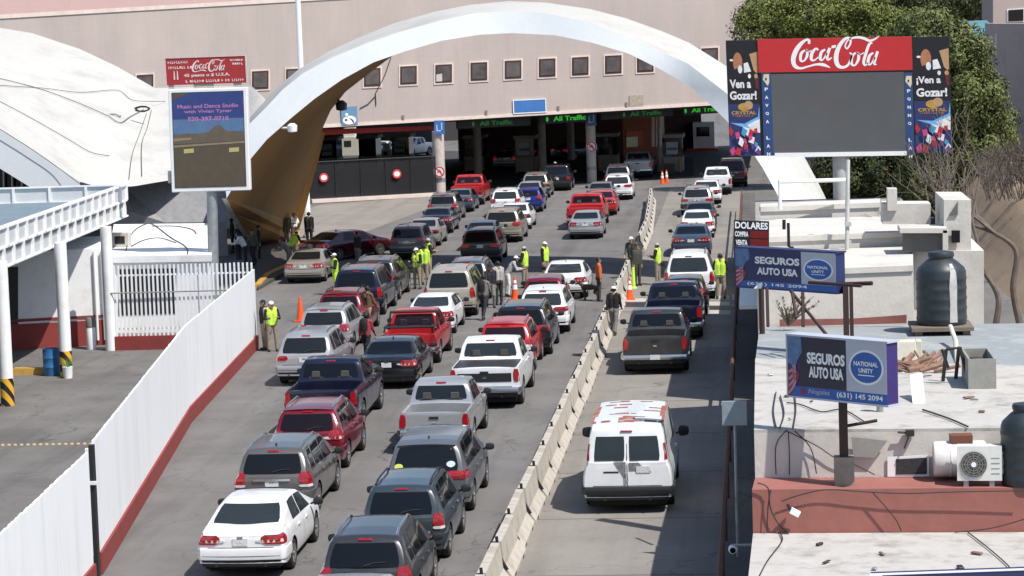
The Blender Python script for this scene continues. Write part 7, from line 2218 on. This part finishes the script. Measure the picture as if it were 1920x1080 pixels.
def make_person(pose, female=False):
    J = skeleton(pose)
    segs = []        # (a, b, ra, rb, region)
    A = lambda a, b, ra, rb, reg: segs.append((Vector(a), Vector(b), ra, rb, reg))
    side = (J['shl'] - J['shr']).normalized()
    c, h, n = J['chest'], J['hip'], J['neck']
    for s in (-1, 1):
        A(h + side * .065 * s, c + side * .085 * s, .105, .112, 'torso')
        A(c + side * .085 * s, n + side * .11 * s - (n - c) * .22, .112, .075, 'torso')
        A(h + side * .06 * s, h + side * .075 * s + Vector((0, .02, -.06)), .108, .1, 'hips')
    A(n - (n - c) * .1, J['head'] - (J['head'] - n) * .2, .056, .052, 'head')
    fwd = side.cross(Vector((0, 0, 1)))
    hd = J['head']
    if fwd.y > 0: fwd = -fwd
    A(hd + Vector((0, .01, .02)), hd + Vector((0, .005, .045)), .083, .085, 'head')
    A(hd + fwd * .03 + Vector((0, 0, -.055)), hd + fwd * .035 + Vector((0, 0, -.075)), .056, .042, 'head')
    A(hd + fwd * .088 + Vector((0, 0, .0)), hd + fwd * .104 + Vector((0, 0, -.022)), .012, .016, 'head')       # nose
    A(hd + fwd * .075 + side * .02 + Vector((0, 0, -.052)), hd + fwd * .075 - side * .02 + Vector((0, 0, -.052)), .012, .012, 'head')  # lips
    A(hd + fwd * .07 + side * .04 + Vector((0, 0, .035)), hd + fwd * .07 - side * .04 + Vector((0, 0, .035)), .015, .015, 'head')      # brow
    for s in (-1, 1):
        A(hd + side * .083 * s + Vector((0, 0, .015)), hd + side * .088 * s + Vector((0, .005, -.02)), .018, .014, 'head')
    for k, s in (('l', 1), ('r', -1)):
        A(J['sh' + k], J['el' + k], .062, .045, 'upper')
        A(J['el' + k], J['wr' + k], .043, .029, 'fore')
        w, f = J['wr' + k], J['fd' + k]
        sp_ = f.cross(Vector((0, 1, 0)))
        sp_ = (sp_ if sp_.length > .1 else f.cross(Vector((1, 0, 0)))).normalized()
        th = f.cross(sp_).normalized()
        A(w + f * .02, w + f * .085, .03, .034, 'hand')
        for i, ln in enumerate((.066, .078, .074, .056)):
            b = w + f * .09 + sp_ * (i - 1.5) * .02
            m_ = b + f * ln * .5
            A(b, m_, .0115, .011, 'hand')
            A(m_, m_ + (f * .8 - th * .45).normalized() * ln * .55, .0108, .009, 'hand')
        A(w + f * .03 + sp_ * -.03, w + f * .075 + sp_ * -.055 - th * .02, .014, .011, 'hand')
        A(J['hj' + k], J['kn' + k], .092, .06, 'thigh')
        A(J['kn' + k], J['an' + k], .058, .042, 'shin')
        an = J['an' + k]
        A(an + Vector((0, .03, -.045)), an + Vector((0, -.12, -.055)), .042, .034, 'foot')
        A(an + Vector((0, .01, 0)), an + Vector((0, 0, -.03)), .045, .045, 'foot')
    if female:
        for s in (-1, 1): A(c + side * .075 * s + fwd * .07, c + side * .075 * s + fwd * .085, .06, .05, 'torso')
    mb = MB()
    for a, b, ra, rb, reg in segs: capsule_pts(mb, a, b, ra, rb)
    me = mb.mesh('tmp', SKIN)
    o = bpy.data.objects.new('tmp', me); COL.objects.link(o)
    rm = o.modifiers.new('r', 'REMESH'); rm.mode = 'VOXEL'; rm.voxel_size = 0.0125
    sm = o.modifiers.new('s', 'SMOOTH'); sm.factor = .5; sm.iterations = 2
    dg = bpy.context.evaluated_depsgraph_get()
    dg.update()
    bme = bpy.data.meshes.new_from_object(o.evaluated_get(dg))
    bpy.data.objects.remove(o); bpy.data.meshes.remove(me)
    V = np.empty(len(bme.vertices) * 3); bme.vertices.foreach_get('co', V); V = V.reshape(-1, 3)
    Nn = np.empty(len(bme.vertices) * 3); bme.vertex_normals.foreach_get('vector', Nn); Nn = Nn.reshape(-1, 3)
    zmin = V[:, 2].min()
    V[:, 2] -= zmin
    best = np.full(len(V), 1e9); reg = np.zeros(len(V), int); ft = np.zeros(len(V))
    names = ['torso', 'hips', 'head', 'upper', 'fore', 'hand', 'thigh', 'shin', 'foot']
    for a, b, ra, rb, rg in segs:
        a, b = np.array(a) - [0, 0, zmin], np.array(b) - [0, 0, zmin]
        ab = b - a
        t = np.clip(((V - a) @ ab) / (ab @ ab + 1e-9), 0, 1)
        d = np.linalg.norm(V - a - t[:, None] * ab, axis=1) - (ra + (rb - ra) * t)
        k = d < best
        best[k] = d[k]; reg[k] = names.index(rg); ft[k] = t[k]
    F = [tuple(p.vertices) for p in bme.polygons]
    bme.vertices.foreach_set('co', V.ravel())
    bme.materials.clear(); bme.materials.append(SKIN)
    bme.polygons.foreach_set('use_smooth', [True] * len(bme.polygons))
    bme.name = 'body'
    def skinpart(name, test, off, wob=0.0):
        sel = [f for f in F if all(test(i) for i in f)]
        ids = sorted({i for f in sel for i in f})
        mp = {v: i for i, v in enumerate(ids)}
        rn = np.random.RandomState(3)
        P = V[ids] + Nn[ids] * off + (np.sin(V[ids] * 45 + 1.3) * wob)
        m = bpy.data.meshes.new(name)
        m.from_pydata([tuple(p) for p in P], [], [tuple(mp[i] for i in f) for f in sel])
        m.materials.append(CL['grey'])
        m.polygons.foreach_set('use_smooth', [True] * len(m.polygons))
        return m
    rn = lambda *q: {names.index(x) for x in q}
    T, Hh, U, Fo, Th, Sh, Ft, Hd = rn('torso'), rn('hips'), rn('upper'), rn('fore'), rn('thigh'), rn('shin'), rn('foot'), rn('head')
    shirt = skinpart('shirt', lambda i: reg[i] in T | U or (reg[i] in Fo and ft[i] < .9), .012, .004)
    trousers = skinpart('trousers', lambda i: reg[i] in Hh | Th or (reg[i] in Sh), .013, .004)
    vest = skinpart('safety_vest', lambda i: reg[i] in T or (reg[i] in Hh and V[i][2] > h.z - zmin - .03), .026, .003)
    shoes = skinpart('shoes', lambda i: reg[i] in Ft, .006)
    hz = hd.z - zmin
    hair = skinpart('hair', lambda i: reg[i] in Hd and (V[i][2] > hz + .05 or (V[i][2] > hz - (.16 if female else .03) and (V[i] - np.array(hd)) @ np.array(fwd) < -.005)), .012, .003)
    capv = skinpart('cap', lambda i: reg[i] in Hd and V[i][2] > hz + .045, .02)
    mb = MB()                           # brim
    cc = Vector((hd.x, hd.y, hz + .055))
    mb.grid([[cc + side * math.sin(t) * .085 * q + fwd * (.07 + math.cos(t) * .1 * q) + Vector((0, 0, -.012 * q)) for t in np.linspace(-1.3, 1.3, 9)] for q in (.25, 1.0)])
    brim = mb.mesh('brim', CL['grey'], smooth=40)
    mb = MB()                           # eyes
    for s in (-1, 1):
        e = Vector((hd.x, hd.y, hz + .012)) + fwd * .078 + side * .031 * s
        mb.lathe([(.002, -.008), (.008, -.004), (.01, 0), (.008, .004), (.002, .008)], 8, e)
    eyes = mb.mesh('eyes', BLACKP, smooth=40)
    return dict(body=bme, shirt=shirt, trousers=trousers, vest=vest, shoes=shoes, hair=hair, cap=capv, brim=brim, eyes=eyes, J=J, zmin=zmin)

POSES = dict(
    stand={},
    hold=dict(arml=(.25, -.15, -1, -.35, -1, .2), armr=(-.25, -.15, -1, .35, -1, .15), legl=(.08, 0, -1, .04, .02, -1), legr=(-.08, 0, -1, -.04, .02, -1)),
    walk=dict(legl=(.02, -.38, -1, .0, .1, -1), legr=(-.02, .28, -1, 0, .5, -1), arml=(.1, .3, -1, .05, .05, -1), armr=(-.1, -.35, -1, .05, -.8, -.7), lean=.06),
    bend=dict(lean=.55, hipy=.08, arml=(.2, -.5, -.8, 0, -1, -.1), armr=(-.2, -.4, -.9, .1, -1, .1), legl=(.08, .12, -1, .04, 0, -1), legr=(-.08, -.08, -1, -.03, .1, -1)),
    point=dict(arml=(.7, -.4, -.5, .5, -.9, .25), armr=(-.1, .05, -1, .1, -.4, -1), twist=.15, legl=(.07, 0, -1, .04, .02, -1), legr=(-.1, -.06, -1, -.04, .02, -1)),
)
PC = {}
PN = [0]
def person(x, y, pose, face, shirt, trs, vest=None, hat=None, label='', group=None, female=False, h=1.72, pack=None):
    key = (pose, female)
    if key not in PC: PC[key] = make_person(POSES[pose], female)
    D = PC[key]
    p = G(x, y)
    rt = thing('person', (p.x, p.y, 0.006), label, 'person', group, R(face))
    k = h / 1.72
    rt.scale = (k, k, k)
    def ad(nm, me, mt, par):
        o = bpy.data.objects.new(nm, me); COL.objects.link(o); o.parent = par
        if mt:
            o.material_slots[0].link = 'OBJECT'; o.material_slots[0].material = mt
        return o
    ad('body', D['body'], None, rt)
    ad('shirt', D['shirt'], CL[shirt], rt)
    ad('trousers', D['trousers'], CL[trs], rt)
    ad('shoes', D['shoes'], BOOT, rt)
    ad('eyes', D['eyes'], None, rt)
    if vest: ad('safety_vest', D['vest'], CL[vest], rt)
    if hat:
        c = ad('cap', D['cap'], CL[hat], rt)
        ad('brim', D['brim'], CL[hat], c)
    ad('hair', D['hair'], HAIRM, rt)
    if pack:
        J = D['J']
        mb = MB()
        c = J['chest'] + Vector((0, .2, .02 - D['zmin']))
        mb.grid([[c + Vector((math.cos(t) * a, math.sin(t) * b, z)) for t in np.linspace(0, 2 * math.pi, 13)[:-1]] for a, b, z in ((.04, .03, -.24), (.14, .08, -.22), (.16, .1, 0), (.14, .09, .18), (.05, .04, .24))], close=True)
        me = mb.mesh('backpack', CL[pack], smooth=50)
        ad('backpack', me, None, rt)
    return rt

def place_people():
    gi, gw = 'inspection officers in hi-vis vests', 'people on foot between the cars'
    P = person
    P(497, 656, 'stand', -60, 'lgrey', 'khaki', 'black', 'black', 'officer in black vest and cap standing at the end of the white fence', gi)
    P(512, 659, 'hold', 20, 'black', 'khaki', 'neon', 'white', 'worker in neon vest beside the black vested officer at the white fence end', gi)
    P(540, 512, 'bend', -70, 'grey', 'grey', None, None, 'person in grey bending towards the sand coloured sedan by the kerb', gw)
    P(551, 497, 'bend', 150, 'black', 'khaki', 'neon', 'white', 'worker in neon vest leaning over the far side of the sand coloured sedan', gi)
    P(540, 462, 'stand', -20, 'camo', 'grey', None, None, 'person in olive shirt standing before the brown foot of the arch', gw)
    P(553, 458, 'hold', 40, 'white', 'brown', None, None, 'long haired woman in white top close to the foot of the arch', gw, True, 1.62)
    P(581, 463, 'stand', 175, 'black', 'black', None, None, 'man in black suit standing right of the white light pole', gw, h=1.78)
    P(437, 474, 'stand', -80, 'brown', 'dark', None, 'black', 'person in brown with black cap, leftmost of the group behind the picket fence', gw)
    P(448, 486, 'stand', 60, 'jean', 'dark', None, None, 'person in dark blue shirt in the group behind the picket fence', gw)
    P(458, 500, 'bend', -100, 'white', 'dark', None, None, 'person in white shirt bending forward at the end of the picket fence', gw)
    P(466, 480, 'hold', 30, 'olive', 'olive', None, 'olive', 'soldier in dark olive with cap near the arch foot', gw)
    P(476, 497, 'walk', -30, 'camo', 'dark', None, None, 'person in olive jacket walking past the end of the picket fence', gw)
    P(487, 490, 'stand', 100, 'dark', 'black', None, 'black', 'person in dark clothes at the yellow kerb, rightmost of the fence group', gw)
    P(630, 553, 'hold', -70, 'black', 'neon', 'neon', 'white', 'worker in neon vest and neon trousers right of the sand coloured sedan', gi)
    P(672, 504, 'stand', 130, 'dark', 'grey', None, None, 'person in dark jacket standing by the front of the maroon sedan', gw)
    P(690, 624, 'walk', 150, 'brown', 'khaki', None, None, 'person in brown walking beside the wine red SUV', gw)
    P(688, 676, 'walk', 165, 'red', 'black', None, None, 'person in red jacket with black backpack walking beside the silver SUV', gw, True, 1.6, 'black')
    P(783, 542, 'hold', -30, 'black', 'khaki', 'neon', 'white', 'worker in neon vest, nearest of three by the big champagne SUV', gi)
    P(797, 534, 'stand', 170, 'neon', 'khaki', 'neon', None, 'bareheaded worker in neon jacket, middle of three by the champagne SUV', gi)
    P(805, 524, 'hold', 120, 'black', 'khaki', 'neon', 'lgrey', 'worker in neon vest and grey cap, farthest of three by the champagne SUV', gi, h=1.78)
    P(908, 600, 'walk', 160, 'grey', 'dark', None, None, 'person in grey carrying a black backpack, nearest walker right of the champagne SUV', gw, pack='black')
    P(921, 577, 'walk', 20, 'dark', 'grey', None, 'black', 'person in dark jacket and black cap walking towards the camera by the champagne SUV', gw)
    P(936, 572, 'stand', -150, 'lgrey', 'dark', None, None, 'bareheaded person in light grey shirt between the champagne SUV and the traffic cone', gw)
    P(957, 556, 'bend', 100, 'lgrey', 'white', None, 'white', 'person in light grey with white cap and white trousers behind the traffic cone', gw)
    P(985, 540, 'hold', -110, 'black', 'khaki', 'neon', 'lgrey', 'worker in neon vest between the cone and the white sedan', gi)
    P(1023, 530, 'stand', 60, 'black', 'khaki', 'neon', 'white', 'worker in neon vest behind the white sedan near the barrier gap', gi)
    P(1124, 565, 'stand', 100, 'orange', 'olive', None, None, 'man in orange shirt standing with the brown dog', gw)
    P(1186, 522, 'walk', -20, 'olive', 'camo', None, 'white', 'soldier in olive with white cap at the gap in the barrier', gw, h=1.8, pack='olive')
    P(1196, 536, 'stand', 40, 'olive', 'olive', None, None, 'bareheaded soldier in dark olive at the barrier gap beside the neon marker post', gw)
    P(1152, 628, 'walk', 170, 'black', 'grey', None, 'white', 'person in black with white cap walking along the concrete barrier', gw)
    P(1234, 534, 'hold', -110, 'black', 'khaki', 'neon', 'lgrey', 'worker in neon vest and grey cap left of the big white SUV', gi)
    P(1352, 561, 'hold', 175, 'black', 'khaki', 'neon', None, 'worker in neon vest seen from behind, right of the big white SUV', gi, h=1.78)
    P(1042, 352, 'stand', 160, 'black', 'dark', 'neon', 'lgrey', 'officer in neon vest by the black off-roader at the canopy', gi)
    P(1150, 302, 'stand', 20, 'dark', 'dark', None, 'black', 'officer in dark uniform in the shade right of the right column', gi)

def dog():
    """brown sniffer dog standing, head to the left"""
    p = G(1110, 563)
    sk = [((.0, 0, .5), (.30, 0, .5), .105, .125), ((-.22, 0, .49), (.0, 0, .5), .085, .10), ((.30, 0, .52), (.45, 0, .62), .085, .065), ((.45, 0, .64), (.53, 0, .655), .06, .055), ((.53, 0, .64), (.64, 0, .61), .04, .028)]
    for s in (-1, 1):
        sk += [((.28, .07 * s, .46), (.29, .07 * s, .25), .05, .032), ((.29, .07 * s, .25), (.27, .07 * s, .04), .028, .022), ((.27, .07 * s, .03), (.31, .07 * s, .025), .024, .022)]
        sk += [((-.2, .07 * s, .48), (-.12, .075 * s, .3), .075, .045), ((-.12, .075 * s, .3), (-.25, .075 * s, .18), .036, .025), ((-.25, .075 * s, .18), (-.23, .075 * s, .04), .023, .02), ((-.23, .075 * s, .03), (-.19, .075 * s, .025), .024, .022)]
        sk += [((.44, .045 * s, .68), (.43, .055 * s, .745), .022, .008)]
    sk += [((-.27, 0, .52), (-.45, 0, .44), .03, .014), ((-.45, 0, .44), (-.54, 0, .48), .014, .008)]
    mb = MB()
    for a, b, ra, rb in sk: capsule_pts(mb, a, b, ra, rb)
    me = mb.mesh('tmp', SKIN)
    o = bpy.data.objects.new('tmp', me); COL.objects.link(o)
    rm = o.modifiers.new('r', 'REMESH'); rm.mode = 'VOXEL'; rm.voxel_size = 0.012
    sm = o.modifiers.new('s', 'SMOOTH'); sm.factor = .5; sm.iterations = 3
    dg = bpy.context.evaluated_depsgraph_get(); dg.update()
    b = bpy.data.meshes.new_from_object(o.evaluated_get(dg))
    bpy.data.objects.remove(o); bpy.data.meshes.remove(me)
    b.materials.clear(); b.materials.append(pm('brown_fur', (0.07, 0.035, 0.018), 0.8, var=.35, scale=6))
    b.polygons.foreach_set('use_smooth', [True] * len(b.polygons))
    d = bpy.data.objects.new('dog', b); COL.objects.link(d)
    d.location = (p.x, p.y, .004); d.rotation_euler = (0, 0, R(165)); d.scale = (1.05,) * 3
    props(d, 'dark brown dog standing beside the man in orange', 'dog')
ground()
arch()
customs()
canopy()
fences()
left_sign()
barriers()
right_side()
landscape()
place_cars()
place_people()
dog()
